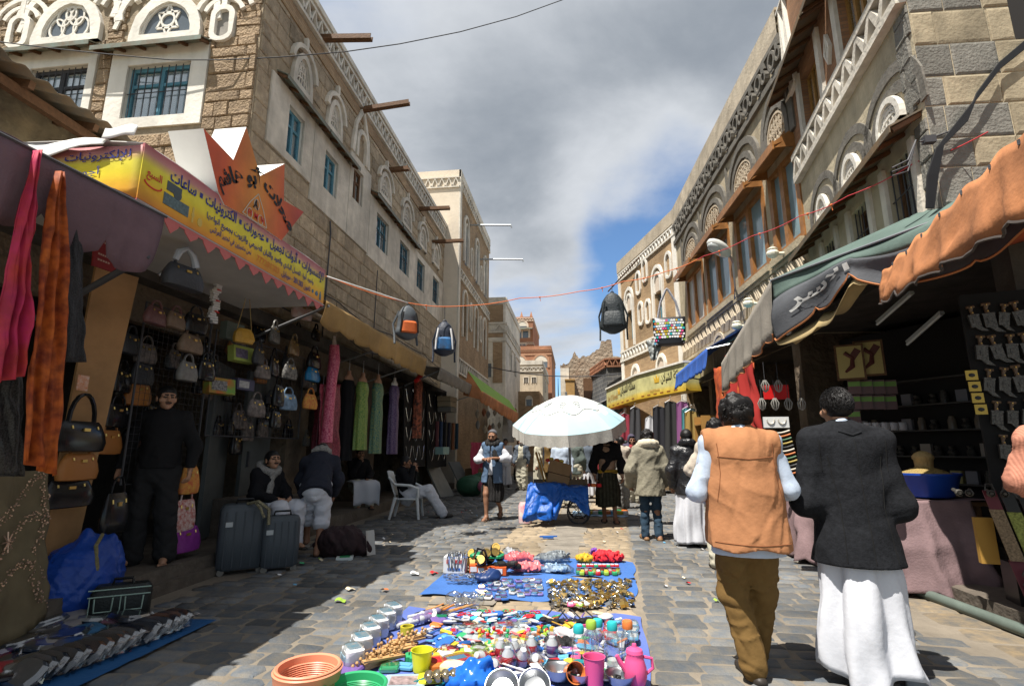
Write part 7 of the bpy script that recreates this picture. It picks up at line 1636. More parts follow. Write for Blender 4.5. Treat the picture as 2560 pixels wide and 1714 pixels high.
b=MB();pr_=[xp(*q,-3.7)for q in((1047,905),(1058,925),(1050,942),(1040,952))];b.tube([p-pr_[0]for p in pr_],[.035,.05,.07,.05],8);s=MB();s.tube([(0,0,0),(0,-.02,.09)],[.035,.03],8);s.ball((-.02,-.05,-.02),.05,8,6)
put('wrapped_mannequin','white mannequin hand wrapped in bright red cloth under the brown awning','mannequin',pr_[0],0,[('cloth',b,P3('scarlet_cloth',(.45,.01,.012),.6),True),('hand',s,MATS['pale_form'],True)])
# black jewellery panels with necklaces
for i,(x0,y0,w_)in enumerate(((1010,960,52),(1068,975,48))):
 c=[xp(x0,y0,-4.05),xp(x0+w_,y0+6,-4.05),xp(x0+w_,1165,-4.05),xp(x0,1170,-4.05)];t=thing('jewellery_panel',('black velvet panel of silver necklaces beside the purple dress','black velvet panel of silver necklaces beyond the flowered dress')[i],'panel',tuple(c[3]));b=MB();b.add(c+[p+Vector((-.03,0,0))for p in c],[(0,1,2,3),(7,6,5,4),(0,4,5,1),(1,5,6,2),(2,6,7,3),(3,7,4,0)]);b.build('board',P3('black_velvet',(.007,.007,.008),.9),t)
 for rr in range(4):
  for cc in range(3):
   b=MB();u0=.06+.31*cc;v0=.05+.23*rr;f_=lambda u,v:c[0].lerp(c[1],u).lerp(c[3].lerp(c[2],u),v)+Vector((.012,0,0));b.tube([f_(u0+.25*k/8,v0+.17*math.sin(PI*k/8))for k in range(9)],.008,4);b.build('necklace',M_chrome,t)
   # stacked boxes, cloth rolls, leaning boards, sack
for k in range(3):carton(('cream box on top of the stack under the grey awning','cream box in the middle of the stack under the grey awning','dark grey box at the bottom of the stack under the grey awning')[k],xp(1118,1004+13*k,-3.75),.62-.04*k,.4,.14,P3('cream_carton' if k<2 else 'grey_carton',(.30,.25,.17)if k<2 else(.14,.14,.13),.8),R(85))
for k,(c,nme)in enumerate((((.10,.035,.04),'maroon'),((.03,.05,.10),'navy'),((.02,.02,.02),'black'),((.03,.03,.045),'midnight'),((.24,.10,.05),'rust'),((.03,.07,.11),'petrol'))):
 p=xp(1092+10*k,1090,-3.9);b=MB();b.tube([(0,0,-.42),(0,0,.42)],.055,10);put('fabric_roll','%s fabric roll standing under the boxes'%nme,'fabric roll',p,0,[('roll',b,P3(nme+'_fabric',c,.9),True)],'fabric rolls')
b=MB();b.box((0,0,.1),(.4,.25,.2));put('teal_box','small pale teal box under the fabric rolls','box',xp(1105,1135,-3.7),R(80),[('box',b,P3('pale_teal',(.22,.34,.32),.6),False)])
for k,(px,py,lb)in enumerate(((1095,1218,'pale grey board leaning against the shop beyond the plastic chair'),(1150,1205,'wide grey rolled mat leaning beside the green sack'))):
 p=gp(px+25,py+25);b=MB();b.hexa([(-.02,-.35,0),(.03,-.35,0),(.03,.35,0),(-.02,.35,0),(-.62,-.30,.9),(-.57,-.30,.92),(-.57,.30,.92),(-.62,.30,.9)]);put('leaning_board',lb,'board',(p.x-.1,p.y+.3,0),R(-20),[('board',b,P3('grey_board',(.26,.255,.235),.8,n=(5,.2)),False)])
sd=SDF(.08);sd.ell((0,0,.28),(.42,.36,.30));sd.cone((.1,0,.45),(.25,.1,.62),.14,.06);sd.fold=folds(.015,(22,22,22),3);sd.cut.append(lambda P:.0-P[...,2]);b=MB();sd.into(b,.03);put('green_sack','dark green stuffed sack on the shaded cobbles','sack',(-3.05,15.3,.0),0,[('sack',b,P3('green_nylon',(.03,.10,.055),.6,n=(4,.3)),True)])
b=MB();b.ball((0,0,.2),.18,12,8);put('pink_ball','pink plastic ball beside the green sack','ball',(-2.62,15.0,.1),0,[('ball',b,P3('pink_plastic',(.42,.12,.18),.5),True)])
sd=SDF(.1);sd.ell((0,0,.2),(.42,.3,.24));sd.ell((.3,.1,.12),(.26,.24,.14));sd.fold=both(folds(.02,(18,18,18),8),creases(.018,16,6,4));sd.cut.append(lambda P:-P[...,2]);b=MB();sd.into(b,.016);put('dark_bundle','dark maroon bundle on the cobbles beside the bending man','bundle',(-3.05,6.75,0),0,[('bundle',b,P3('maroon_black_cloth',(.030,.014,.016),.8,n=(9,.5)),True)]).scale=(.78,.8,.85)
b=MB();b.grid(lambda u,v:Vector(((u-.5)*.12,.02*math.sin(u*4),.3*v)),5,5);put('paper_sheet','crumpled white sheet leaning on the dark bundle','paper',(-2.62,6.75,.02),R(60),[('sheet',b,P3('old_paper',(.45,.43,.40),.8),False)],tilt=R(-10))
b=MB();b.box((0,0,.02),(.20,.16,.035));s=MB();s.box((0,0,.0385),(.12,.15,.003));put('green_packet','green and white packet lying on the shaded cobbles','packet',tuple(gp(862,1398)),R(20),[('packet',b,P3('white_packet',(.55,.60,.58),.6),False),('print',s,P3('green_print',(.03,.25,.09),.6),False)])
# lantern stall under the grey awning: hanging pale lamps and goods
r=random.Random(21)
for i in range(16):
 px,py=1196+(i%8)*13+r.uniform(-3,3),1030+(i//8)*38+r.uniform(-8,8);p=xp(px,py,-3.4);b=MB();b.lathe([(.01,.15),(.05,.10),(.09,0),(.06,-.1),(.02,-.16)],8);s=MB();s.tube([(0,0,.15),(0,0,.35)],.006,4)
 put('hanging_lantern','small pale glass lantern hanging at the far stall','lantern',p,0,[('lantern',b,P3('pale_lantern_%d'%(i%3),((.34,.30,.24),(.26,.10,.05),(.22,.22,.22))[i%3],.35),True),('cord',s,M_iron,True)],'lanterns hanging at the far stall')
for i,(px,y0,y1,c,nme)in enumerate(((1258,1040,1105,(.22,.22,.22),'grey sheet'),(1178,1105,1190,(.25,.02,.06),'crimson cloth'),(1195,1120,1180,(.20,.04,.10),'wine cloth'),(1245,1120,1165,(.30,.15,.05),'ochre panel'))):
 drape('%s hanging at the far stall on the shaded side'%nme,'hanging_cloth',[xp(px,y0,-3.2),xp(px+26,y0,-3.2),xp(px+26,y1,-3.2),xp(px,y1,-3.2)],P3('stall_cloth_%d'%i,c,.9),fold=.04,seed=i,grp='cloths at the far stall')
 # ================================================================== GOODS SPREAD ALONG THE MIDDLE OF THE STREET
def zg(x,y,z=.03):p=gp(680+x/2.342,1330+y/2.342,z);return Vector((p.x,p.y,z))
def sheet(label,corners,m,z=.02,nu=30,nv=14,amp=.008,name='ground_sheet'):
 a,b_,c,d=[Vector((p[0],p[1],0))for p in corners];b=MB()
 b.grid(lambda u,v:a.lerp(b_,u).lerp(d.lerp(c,u),v)+Vector((.015*math.sin(v*9+3*u),.015*math.sin(u*13),z+amp*fbm(u*7,v*5,z*50)+(.012 if u in(0,1)or v in(0,1)else 0)*math.sin(u*20+v*9))),nu,nv)
 return tag(b.build(name,m,smooth=True),label,'sheet','blue ground sheets')
M_tarp=P3('sky_blue_tarpaulin',(.05,.14,.40),.55,n=(3,.15),b=(14,.35))
sheet('blue ground sheet of brass padlocks and cutlery',[(-1.48,5.06),(.47,4.93),(.60,5.88),(-1.45,6.02)],M_tarp)
sheet('blue ground sheet under the gloves and boxes',[(-1.15,6.0),(.58,5.92),(.66,6.75),(-1.1,6.85)],M_tarp,.018)
sheet('blue ground sheet of toys and kitchen goods nearest to us',[(-1.55,2.85),(.36,2.85),(.50,4.66),(-1.46,4.68)],P3('purple_blue_tarpaulin',(.10,.15,.42),.55,n=(3,.2),b=(14,.35)))
r=random.Random(77)
def pl(name,c,rough=.35,**k):return P3('plastic_'+name,c,rough,**k)
PC=dict(red=(.46,.02,.025),green=(.03,.30,.12),lime=(.26,.42,.05),blue=(.03,.12,.40),sky=(.10,.32,.50),yellow=(.56,.40,.04),orange=(.56,.16,.04),pink=(.62,.08,.22),coral=(.58,.14,.14),purple=(.15,.09,.28),white=(.66,.66,.66),black=(.012,.012,.012),teal=(.02,.36,.38),silver=(.40,.41,.43),cream=(.62,.52,.36))
PM={k:pl(k,v)for k,v in PC.items()}
# --- nearest: baskets
def basket(label,loc,rt_,rb,h,m,n=46):
 b=MB();rows=13
 for i in range(rows+1):
  z=.01+(h-.05)*i/rows;rr=rb+(rt_-rb)*z/h;b.tube([(rr*math.cos(2*PI*k/40),rr*math.sin(2*PI*k/40),z)for k in range(40)],.005,4,close=True)
 for k in range(n*2):
  a=2*PI*k/(n*2);s_=.10*(1 if k%2 else-1);b.tube([(rb*math.cos(a),rb*math.sin(a),.0),((rt_-.006)*math.cos(a+s_),(rt_-.006)*math.sin(a+s_),h-.05)],.0045,4,cap=False)
 q=MB();q.lathe([(rt_-.006,h-.055),(rt_+.004,h-.05),(rt_+.008,h-.02),(rt_+.014,h),(rt_+.006,h+.006),(rt_-.006,h),(rt_-.010,h-.05)],44);f_=MB();f_.lathe([(0,.004),(rb,.004),(rb,.016)],30)
 return put('plastic_basket',label,'basket',loc,0,[('lattice',b,m,True),('rim',q,m,True),('base',f_,m,True)],'plastic baskets')
basket('salmon pink plastic lattice basket on the cobbles',gp(770,1672,.20)-Vector((0,0,.18)),.165,.12,.185,pl('salmon',(.62,.24,.14),.4));basket('salmon pink plastic basket nested inside the other',gp(770,1672,.20)-Vector((0,0,.16)),.156,.115,.178,MATS['plastic_salmon'])
basket('bright green plastic basket in front of the goods',gp(888,1712,.16)-Vector((0,0,.14)),.150,.11,.145,PM['green'])
# --- bottles, bowls, jugs on the near right
def bottle(label,loc,cap,h=.26,rr=.045):
 b=MB();b.lathe([(.0,0),(rr,.004),(rr,h*.5),(rr*.95,h*.62),(rr*.62,h*.78),(rr*.62,h*.84)],16);c=MB();c.lathe([(rr*.72,h*.82),(rr*.74,h*.84),(rr*.74,h*.96),(rr*.6,h),(0,h)],16);s=MB();s.lathe([(.0,.01),(rr*.8,.012),(rr*.8,h*.18),(0,h*.19)],12)
 return put('water_bottle',label,'bottle',loc,r.uniform(0,3),[('flask',b,M_film,True),('cap',c,cap,True),('base_cup',s,cap if r.random()<.4 else PM['white'],True)],'clear bottles with coloured caps')
for(x,y,c,nme,h)in((1800,800,'teal','teal capped clear bottle beside the orange cup',.25),(1875,780,'lime','lime capped clear bottle',.26),(1912,745,'teal','teal capped clear bottle behind the lime one',.24),(2000,790,'teal','blue teal capped clear bottle in the middle',.26),(2090,780,'orange','orange capped clear bottle above the pink jug',.26)):bottle(nme,zg(x,y),PM[c],h)
def bowl(label,loc,rr,h,m,name='metal_bowl',tilt=0,rz=0):
 b=MB();b.lathe([(0,.002),(rr*.5,.004),(rr*.72,h*.25),(rr*.93,h*.8),(rr,h),(rr*1.03,h),(rr*.98,h*.97),(rr*.90,h*.78),(rr*.68,h*.26),(rr*.45,.012),(0,.010)],28);return put(name,label,'bowl',loc,rz,[('bowl',b,m,True)],'metal bowls',tilt)
bowl('aluminium bowl standing open behind the pink cup',zg(1680,868),.085,.075,M_alu);bowl('aluminium bowl at the front beside the pink jug',zg(2040,900),.085,.07,M_alu);bowl('aluminium bowl lying tilted at the front edge',zg(1540,915,.06),.085,.06,M_alu,tilt=R(50));bowl('stack of tilted aluminium plates at the front edge',zg(1350,925,.06),.09,.05,M_alu,tilt=R(42));bowl('pink rimmed aluminium bowl behind the pink cup',zg(1800,880),.07,.06,P3('pinkish_metal',(.60,.40,.42),.3,metal=.8))
def jug(label,loc,m,rz):
 b=MB();b.lathe([(0,0),(.055,.003),(.066,.04),(.064,.09),(.052,.13),(.046,.15),(.05,.165),(.046,.165),(.04,.15)],20);h_=MB();h_.tube([(.05,0,.14),(.10,0,.13),(.105,0,.08),(.062,0,.05)],.009,7);s=MB();s.tube([(-.055,0,.07),(-.09,0,.12),(-.105,0,.15)],[.018,.014,.012],8);l_=MB();l_.lathe([(.05,.162),(.045,.18),(.015,.195),(.012,.21),(0,.212)],16)
 return put('plastic_jug',label,'jug',loc,rz,[('body',b,m,True),('handle',h_,m,True),('spout',s,m,True),('lid',l_,m,True)])
jug('bright pink plastic jug at the corner of the near sheet',zg(2130,885),PM['pink'],R(10))
def cup(label,loc,rr,h,m,tilt=0,rz=0):b=MB();b.lathe([(0,.004),(rr*.78,.004),(rr,h),(rr*1.06,h),(rr*.96,h-.004),(rr*.74,.012),(0,.012)],20);return put('plastic_cup',label,'cup',loc,rz,[('cup',b,m,True)],None,tilt)
cup('pink plastic tumbler between the bowls',zg(1890,892),.062,.15,PM['pink']);cup('orange plastic cup lying beside the bottles',zg(1745,820,.06),.055,.11,PM['orange'],R(70),R(20));cup('tall yellow lidded beaker among the brushes',zg(875,810),.065,.12,pl('lemon',(.60,.60,.03),.3));cup('teal saucer under the orange cup',zg(1790,850),.055,.04,PM['teal'])
# --- wrapped soap train, hangers, pegs, brushes
for i,(x,y)in enumerate(((470,790),(520,715),(570,650),(620,600),(665,555),(705,515))):
 b=loft([(0,0,0,.075,.055),(0,0,.01,.08,.06),(0,0,.11,.078,.058),(0,0,.12,.06,.045)],20,5);s=MB();s.box((0,-.002,.122),(.11,.07,.004));s.box((0,-.062,.06),(.10,.004,.05));w_=loft([(0,0,-.001,.085,.064),(.003,0,.06,.092,.07),(0,0,.128,.07,.055)],11,3)
 put('wrapped_pack','clear wrapped white and blue soap pack in the row at the cobbles','pack',zg(x,y),R(-52),[('pack',b,PM['white'],True),('label',s,pl('aqua_label',(.10,.36,.52),.4,n=(20,.5),col2=(.5,.5,.5)),False),('plastic_sleeve',w_,M_film,False)],'row of wrapped packs')
M_beech=P3('pale_beech',(.50,.30,.13),.6,n=(9,.25))
for i in range(13):
 x,y=600+18*i-4*(i%3),790-14*i+r.uniform(-6,6);b=MB();L=.30+r.uniform(-.03,.03);b.box((0,0,.012),(.035,L,.012));
 for k in range(4):yy=-L*.42+L*.28*k;b.tube([(0,yy,.015),(0,yy,.045)],.005,5);b.ball((0,yy,.052),.011,6,4)
 put('peg_rack','pale wooden peg rack in a heap beside the wrapped packs','peg rack',zg(x,y,.03+.012*(i%4)),R(-38+r.uniform(-7,7)),[('rack',b,M_beech,False)],'wooden peg racks',R(r.uniform(-6,6)))
for i in range(14):
 c='red' if i<6 else 'yellow';b=MB();b.box((-.009,0,.01),(.012,.085,.02));b.box((.006,0,.01),(.012,.085,.02));b.tube([(-.016,.01,.01),(.014,.01,.01)],.005,5);put('clothes_peg','%s plastic clothes peg in the row behind the yellow beaker'%('coral red' if i<6 else 'yellow'),'peg',zg(808+15*i,690+2*i,.04),R(-8),[('peg',b,PM['coral' if i<6 else 'yellow'],False)],'clothes pegs')
for i in range(14):
 c=('green','blue')[i>6];b=loft([(0,0,0,.02,.045),(0,0,.025,.02,.045),(0,0,.03,.012,.035)],10,3);put('scrub_brush','%s nylon scrub brush in front of the clothes pegs'%c,'brush',zg(795+15*i,742+r.uniform(-6,6)),R(r.uniform(-15,15)),[('brush',b,PM[c],True)],'scrub brushes')
b=MB();b.lathe([(.035,0),(.05,0),(.05,.05),(.035,.05),(.035,0)],24);put('tape_roll','olive yellow roll of tape behind the peg racks','tape',zg(790,590),0,[('roll',b,pl('olive',(.42,.36,.03),.3),True)])
# --- torches, scissors, ladles, gloves, packs
for i in range(11):
 b=MB();b.lathe([(0,0),(.024,.002),(.03,.02),(.018,.05),(.016,.14),(.0,.145)],12,(0,0,.03),Matrix.Rotation(R(90),3,'X'));s=MB();s.lathe([(0,.0),(.022,.001)],12,(0,.001,.03),Matrix.Rotation(R(90),3,'X'))
 put('torch','purple and grey pocket torch in a clear pack','torch',zg(820+22*(i%6)+12*(i//6)+60*(i//6),545-5*(i%6)-42*(i//6)),R(-40+r.uniform(-10,10)),[('torch',b,pl('mauve_grey',(.17,.14,.26),.35)if i%3 else PM['silver'],True),('lens',s,PM['white'],True)],'pocket torches')
for i in range(13):
 c=('red','sky','black','green')[i%4];b=MB();b.bar((0,0,.012),(.012,.11,.012),.012,.003);b.bar((0,0,.014),(-.012,.11,.014),.012,.003);s=MB()
 for q in(-1,1):s.tube([(.022*q+.02*math.cos(a),-.035+.026*math.sin(a),.012)for a in np.linspace(0,2*PI,11)[:-1]],.005,5,close=True)
 put('scissors','%s handled scissors in the row at the top of the near sheet'%c,'scissors',zg(1130+34*i,482+r.uniform(-8,10)),R(r.uniform(-35,35)+180),[('blade',b,M_chrome,False),('handle',s,PM[c],True)],'scissors row')
for i in range(4):b=MB();b.box((0,0,.006),(.12,.12,.008));put('blue_card','sky blue card under the scissors','card',zg(1160+130*i,500),R(r.uniform(-20,20)),[('card',b,pl('card_blue',(.05,.40,.62),.5),False)],'blue cards')
for i in range(9):
 b=MB();b.ball((0,.0,.025),(.035,.04,.018),10,5);s=MB();s.bar((0,.03,.03),(.01*(i%3-1),.21,.05),.009,.006);put('ladle','black nylon ladle with amber handle','ladle',zg(1590+38*i,530+r.uniform(-12,12)),R(r.uniform(-40,40)+180*(i%2)),[('scoop',b,PM['black'],True),('handle',s,pl('amber',(.50,.28,.03),.4)if i%2 else PM['black'],False)],'ladles')
def flatpack(label,loc,rz,w,d,h,m,pic=None,grp=None,sleeve=False,name='pack'):
 b=loft([(0,0,0,w/2,d/2),(0,0,h*.7,w/2,d/2),(0,0,h,w*.46,d*.46)],12,6);parts=[('pack',b,m,False)]
 if pic:s=MB();s.box((0,0,h+.002),(w*.6,d*.55,.003));parts.append(('label',s,pic,False))
 if sleeve:s=loft([(0,0,-.002,w*.53,d*.54),(0,0,h*.6,w*.57,d*.58),(0,0,h+.012,w*.48,d*.48)],9,3);parts.append(('plastic_sleeve',s,M_film,False))
 return put(name,label,'pack',loc,rz,parts,grp)
for i in range(9):flatpack('red, white and blue razor card',zg(1975+70*(i%3),540+36*(i//3),.03+.004*i),R(r.uniform(-20,20)),.075,.13,.01,PM[('red','white','sky')[i%3]],PM[('white','blue','white')[i%3]],'razor cards',True)
for i in range(26):
 c=r.choice(('sky','white','white','purple','coral','cream','silver'));flatpack('small %s carded pack in the middle of the near sheet'%c,zg(1010+r.uniform(0,480),545+r.uniform(-15,40),.03+r.uniform(0,.015)),R(r.uniform(0,180)),.05,.11,.015,PM[c],PM[r.choice(('red','sky','white','blue'))],'small carded packs',r.random()<.6)
for i in range(20):
 c=('red','orange','green','yellow','lime','red')[i%6];b=MB();b.box((0,0,.012),(.05,.02,.02));b.ball((.02,0,.035),.014,8,5);b.tube([(-.02,-.015,.01),(-.02,.015,.01)],.010,8);b.tube([(.02,-.015,.01),(.02,.015,.01)],.010,8)
 put('toy_car','%s plastic toy car in the toy heap'%c,'toy',zg(1215+20*(i%9)+(250 if i>12 else 0),600+13*(i//9)+r.uniform(-12,22),.035+r.uniform(0,.02)),R(r.uniform(0,360)),[('toy',b,PM[c],True)],'toy heap')
for i in range(8):b=MB();b.box((0,0,.015),(.035,.035,.03));b.lathe([(.01,.03),(.01,.036),(0,.036)],8);put('toy_block','%s toy building block beside the toy cars'%('red','green','sky','yellow')[i%4],'toy',zg(1500+20*i,575+r.uniform(-10,15),.035),R(r.uniform(0,90)),[('block',b,PM[('red','green','sky','yellow')[i%4]],False)],'toy blocks')
for i in range(16):
 b=MB();b.tube([(0,0,.02),(0,.12+.03*(i%3),.022)],[.012,.008],8);s=MB();s.box((0,-.03,.02),(.028,.07,.02));put('hair_brush','%s hair brush lying among the packs'%('white','orange','coral','sky')[i%4],'brush',zg(1060+42*i,655+22*math.sin(i*1.7)),R(r.uniform(0,360)),[('handle',b,PM[('white','orange','coral','sky')[i%4]],True),('bristles',s,PM['cream' if i%2 else 'black'],False)],'hair brushes')
for i in range(9):b=MB();b.ball((0,0,.03),(.035,.045,.03),10,6);put('bath_sponge','black round bath sponge beside the ladles','sponge',zg(1620+17*i,660+14*(i%3)),0,[('sponge',b,P3('black_mesh',(.012,.012,.014),.5,b=(60,1.0)),True)],'bath sponges')
for i in range(12):  # clear crystal lids and balls
 b=MB();b.lathe([(0,.0),(.045,.004),(.05,.02),(.03,.035),(.012,.045),(.014,.055),(0,.06)],14);put('glass_lid','clear glass lid in the middle of the near sheet','lid',zg(1150+55*(i%7)+r.uniform(-10,10),595+40*(i//7),.03),0,[('lid',b,P3('grey_glass',(.30,.33,.34),.12,spec=.7),True)],'glass lids')
for i,(x,y)in enumerate(((1255,745),(1340,735),(1420,740),(1290,790),(1380,790),(1460,775),(1560,760),(1640,720),(1520,720))):
 b=MB();b.lathe([(0,0),(.035,.003),(.036,.08),(.02,.10),(.02,.115),(0,.117)],14);s=MB();s.lathe([(.0365,.02),(.0372,.021),(.0372,.065),(.0365,.066)],14);w_=loft([(0,0,0,.05,.045),(.004,0,.07,.056,.05),(0,0,.135,.03,.03)],9,2.5)
 put('lotion_bottle','white bottle with %s label in clear wrap near the blue bag'%('red','red','blue','purple')[i%4],'bottle',zg(x,y),R(r.uniform(-40,40)),[('bottle',b,PM['white'],True),('label',s,PM[('red','red','blue','purple')[i%4]],True),('plastic_sleeve',w_,M_film,False)],'wrapped white bottles',R(r.choice((0,25,60))))
sd=SDF(.05);sd.ell((0,0,.035),(.16,.11,.05));sd.cone((.02,0,.08),(.10,.03,.13),.06,.02);sd.fold=both(folds(.010,(30,30,30),3),creases(.012,42,6,2));sd.cut.append(lambda P:-P[...,2]);b=MB();sd.into(b,.012)
put('plastic_bag','glossy blue plastic bag at the front of the near sheet','bag',zg(1155,890),0,[('bag',b,pl('bag_blue',(.015,.12,.50),.2),True)])
flatpack('yellow card of light bulbs at the front edge',zg(985,850,.04),R(18),.26,.15,.01,pl('card_yellow',(.60,.55,.03),.5))
for i in range(4):b=MB();b.lathe([(0,.0),(.026,.01),(.03,.03),(.02,.055),(.014,.06),(.014,.09),(0,.092)],12,(0,0,.03),Matrix.Rotation(R(90),3,'X'));put('torch_bulb','steel and glass bulb on the yellow card','bulb',zg(915+48*i,862-4*i,.055),R(20),[('bulb',b,P3('smoky_steel',(.35,.30,.20),.2,metal=.8),True)],'bulbs on the yellow card')
for i in range(5):b=MB();b.bar((-.08,0,.004*i),(.08,.008*i,.01),.010,.005);put('nail_file','red and white striped stick lying on the wrapped bottles','stick',zg(1405,790+4*i,.06),R(-38),[('stick',b,PM['red' if i%2 else 'white'],False)],'striped sticks')
flatpack('grey blue plastic folder at the front edge beside the green basket',zg(770,880,.03),R(10),.26,.20,.012,pl('folder',(.28,.36,.42),.3),pl('photo',(.4,.3,.3),.4,n=(25,.7)))
for i,(x,y,c,w,d)in enumerate(((690,800,'green',.12,.1),(780,790,'sky',.12,.08),(1010,740,'yellow',.16,.08),(1080,760,'red',.2,.1),(1130,740,'yellow',.2,.1),(1175,720,'lime',.18,.1),(1040,700,'red',.14,.06),(960,780,'orange',.10,.16),(1060,800,'cream',.14,.12),(1215,705,'lime',.12,.08),(1480,650,'lime',.1,.1),(1720,690,'white',.12,.1),(1650,640,'red',.2,.05),(1790,600,'silver',.12,.2),(1720,600,'silver',.1,.2),(1880,620,'purple',.12,.1),(1820,660,'blue',.2,.12),(1290,660,'lime',.1,.12),(1250,640,'sky',.08,.1),(1340,660,'cream',.12,.1),(420,830,'purple',.2,.2),(2030,640,'sky',.14,.1),(1980,600,'red',.1,.1))):
 flatpack('%s plastic packet, one of the odds and ends on the near sheet'%c,zg(x,y,.032+.003*(i%5)),R(r.uniform(-40,40)),w,d,.015+.02*r.random(),PM[c],PM[r.choice(('white','sky','yellow','red'))]if i%2 else None,'odd packets',i%3==0)
b=MB();b.tube([(.0,0,.01),(.10,.06,.03),(.2,.02,.02),(.14,-.08,.02),(.02,-.06,.01)],.008,6);put('green_hose','dark teal plastic loop at the front edge of the near sheet','hose',zg(830,890),0,[('hose',b,pl('dark_teal',(.01,.14,.16),.3),True)])
for i in range(7):b=MB();b.tube([(0,0,.02),(0,.15,.03)],[.012,.005],6);s=MB();s.bar((0,-.10,.015),(0,0,.02),.03,.006);put('kitchen_knife','wooden handled trowel at the top corner of the near sheet','tool',zg(900+34*i,468+r.uniform(-12,12)),R(-35+r.uniform(-15,15)),[('handle',b,pl('tool_handle',(.55,.20,.05),.5)if i%2 else M_beech,True),('blade',s,M_chrome,False)],'hand tools')
for i in range(4):b=MB();sd=SDF(.03);sd.ell((0,0,.05),(.07,.06,.055));sd.fold=folds(.014,(70,70,70),i);sd.into(b,.012);put('clear_bag','crumpled clear plastic bag at the top of the near sheet','bag',zg(1060+45*i,425+8*(i%2)),0,[('bag',b,M_film,True)],'crumpled clear bags')
# --- second sheet: cutlery, purple packs, brass padlocks
for i in range(46):
 b=MB();b.bar((0,-.07,.01),(0,.04,.012),.006,.003);b.ball((0,.06,.012),(.012,.022,.004),8,4);put('spoon','steel spoon in the heap on the blue sheet','spoon',zg(1020+r.uniform(0,230),262+r.uniform(-16,30),.03+r.uniform(0,.03)),R(r.gauss(70,18)),[('spoon',b,M_chrome,True)],'heap of spoons')
sd=SDF(.04);sd.ell((0,0,.04),(.13,.09,.05));sd.ell((.05,.03,.07),(.08,.06,.05));sd.fold=folds(.012,(40,40,40),9);b=MB();sd.into(b,.014);put('navy_cloth','crumpled navy cloth beside the spoons','cloth',zg(1262,285),0,[('cloth',b,P3('navy_nylon',(.01,.03,.11),.4),True)])
for i in range(40):
 c=('purple','silver','white','purple','blue')[i%5];flatpack('purple and silver carded lock beside the brass padlocks',zg(1235+42*(i%9)+r.uniform(-12,12),285+26*(i//9)+r.uniform(-8,8),.028),R(r.uniform(-25,25)),.07,.09,.014,pl('violet_card',(.17,.13,.36),.4)if c=='purple' else PM[c],M_chrome if i%2 else PM['sky'],'carded locks',i%2==0)
flatpack('white card at the edge of the carded locks',zg(1232,345,.027),R(30),.10,.18,.004,PM['white'])
M_brass=mat('brass',(.50,.33,.09),.28,metal=.9)
def lockme():
 b=MB();b.box((0,0,.014),(.04,.034,.022));b.tube([(.013*math.cos(a),.016+.028*math.sin(a),.014)for a in np.linspace(0,PI,7)],.0045,5,1);return b
lme=[lockme().mesh('padlock',[m1,M_chrome])for m1 in(M_brass,M_brass,M_chrome,P3('dull_brass',(.38,.26,.10),.35,metal=.8))]
for i in range(260):
 x,y=1625+r.uniform(0,1)*480,285+r.uniform(0,150);o=bpy.data.objects.new('padlock',lme[r.randrange(4)]);COL.objects.link(o);o.location=zg(x,y,.025+r.uniform(0,.022));o.rotation_euler=(r.uniform(-.6,.6),r.uniform(-.6,.6),r.uniform(0,6.3));sc=r.uniform(.75,1.25);o.scale=(sc,sc,sc);tag(o,'small brass padlock in the glittering heap on the blue sheet','padlock','heap of brass padlocks')
for i in range(4):flatpack('pink and green sachet at the front of the padlocks',zg(1750+28*i,425-6*(i%2),.05),R(r.uniform(-30,30)),.06,.09,.015,PM[('pink','coral','lime','white')[i]],PM['white'],'sachets')
# --- third row: carton, drums, boxes, soft packs, gloves
cb_=carton('white carton of cutlery with red and blue print at the back of the goods',zg(1075,232,.02),.235,.18,.17,P3('white_carton',(.60,.60,.60),.7),R(0));
b=MB();b.box((0,-.0925,.05),(.14,.004,.022));lpart(b,'blue_print',PM['blue'],cb_,False);b=MB();b.box((-.07,-.0925,.125),(.025,.004,.04));b.box((.05,-.0925,.125),(.07,.004,.035));lpart(b,'red_print',PM['red'],cb_,False)
for i in range(16):b=MB();b.bar((0,0,0),(r.uniform(-.05,.05),r.uniform(-.04,.04),.14),.012,.004);b.ball((r.uniform(-.05,.05),0,.15),(.016,.006,.026),8,4);put('serving_spoon','steel serving spoon standing in the white carton','spoon',zg(1075,232,.15)+Vector((r.uniform(-.08,.08),r.uniform(.0,.1),0)),r.uniform(0,3),[('spoon',b,M_chrome,True)],'spoons in the carton')
for i,(x,y,z)in enumerate(((1175,215,.03),(1225,205,.10),(1260,190,.06),(1285,160,.14),(1190,165,.10),(1235,165,.16),(1300,130,.18),(1150,190,.05),(1330,175,.08))):
 b=MB();b.lathe([(0,0),(.05,.0),(.055,.01),(.055,.07),(.045,.09),(0,.09)],18,(0,0,0),Matrix.Rotation(R(60),3,'X'));s=MB();s.lathe([(.0,.093),(.032,.093),(.034,.088),(.046,.088),(.046,.097),(.032,.097),(.03,.094)],18,(0,0,0),Matrix.Rotation(R(60),3,'X'));put('lantern_torch','black lantern torch with gold ring in the heap','torch',zg(x,y,z)+Vector((0,.05,.04)),R(r.uniform(-40,40)),[('body',b,PM['black'],True),('ring',s,M_gold if i%2 else pl('amber_ring',(.50,.33,.08),.4),True)],'lantern torches')
flatpack('green plastic tray behind the lantern torches',zg(1260,140,.16),R(-8),.38,.2,.03,pl('deep_green',(.01,.22,.09),.4));
for i,(x,y)in enumerate(((1190,232),(1290,240),(1340,245),(1240,240))):carton('orange red radio carton below the lantern torches',zg(x,y,.03),.12,.1,.08,pl('orange_carton',(.60,.10,.02),.5),R(r.uniform(-10,10)),PM['white'],grp='small radio cartons')
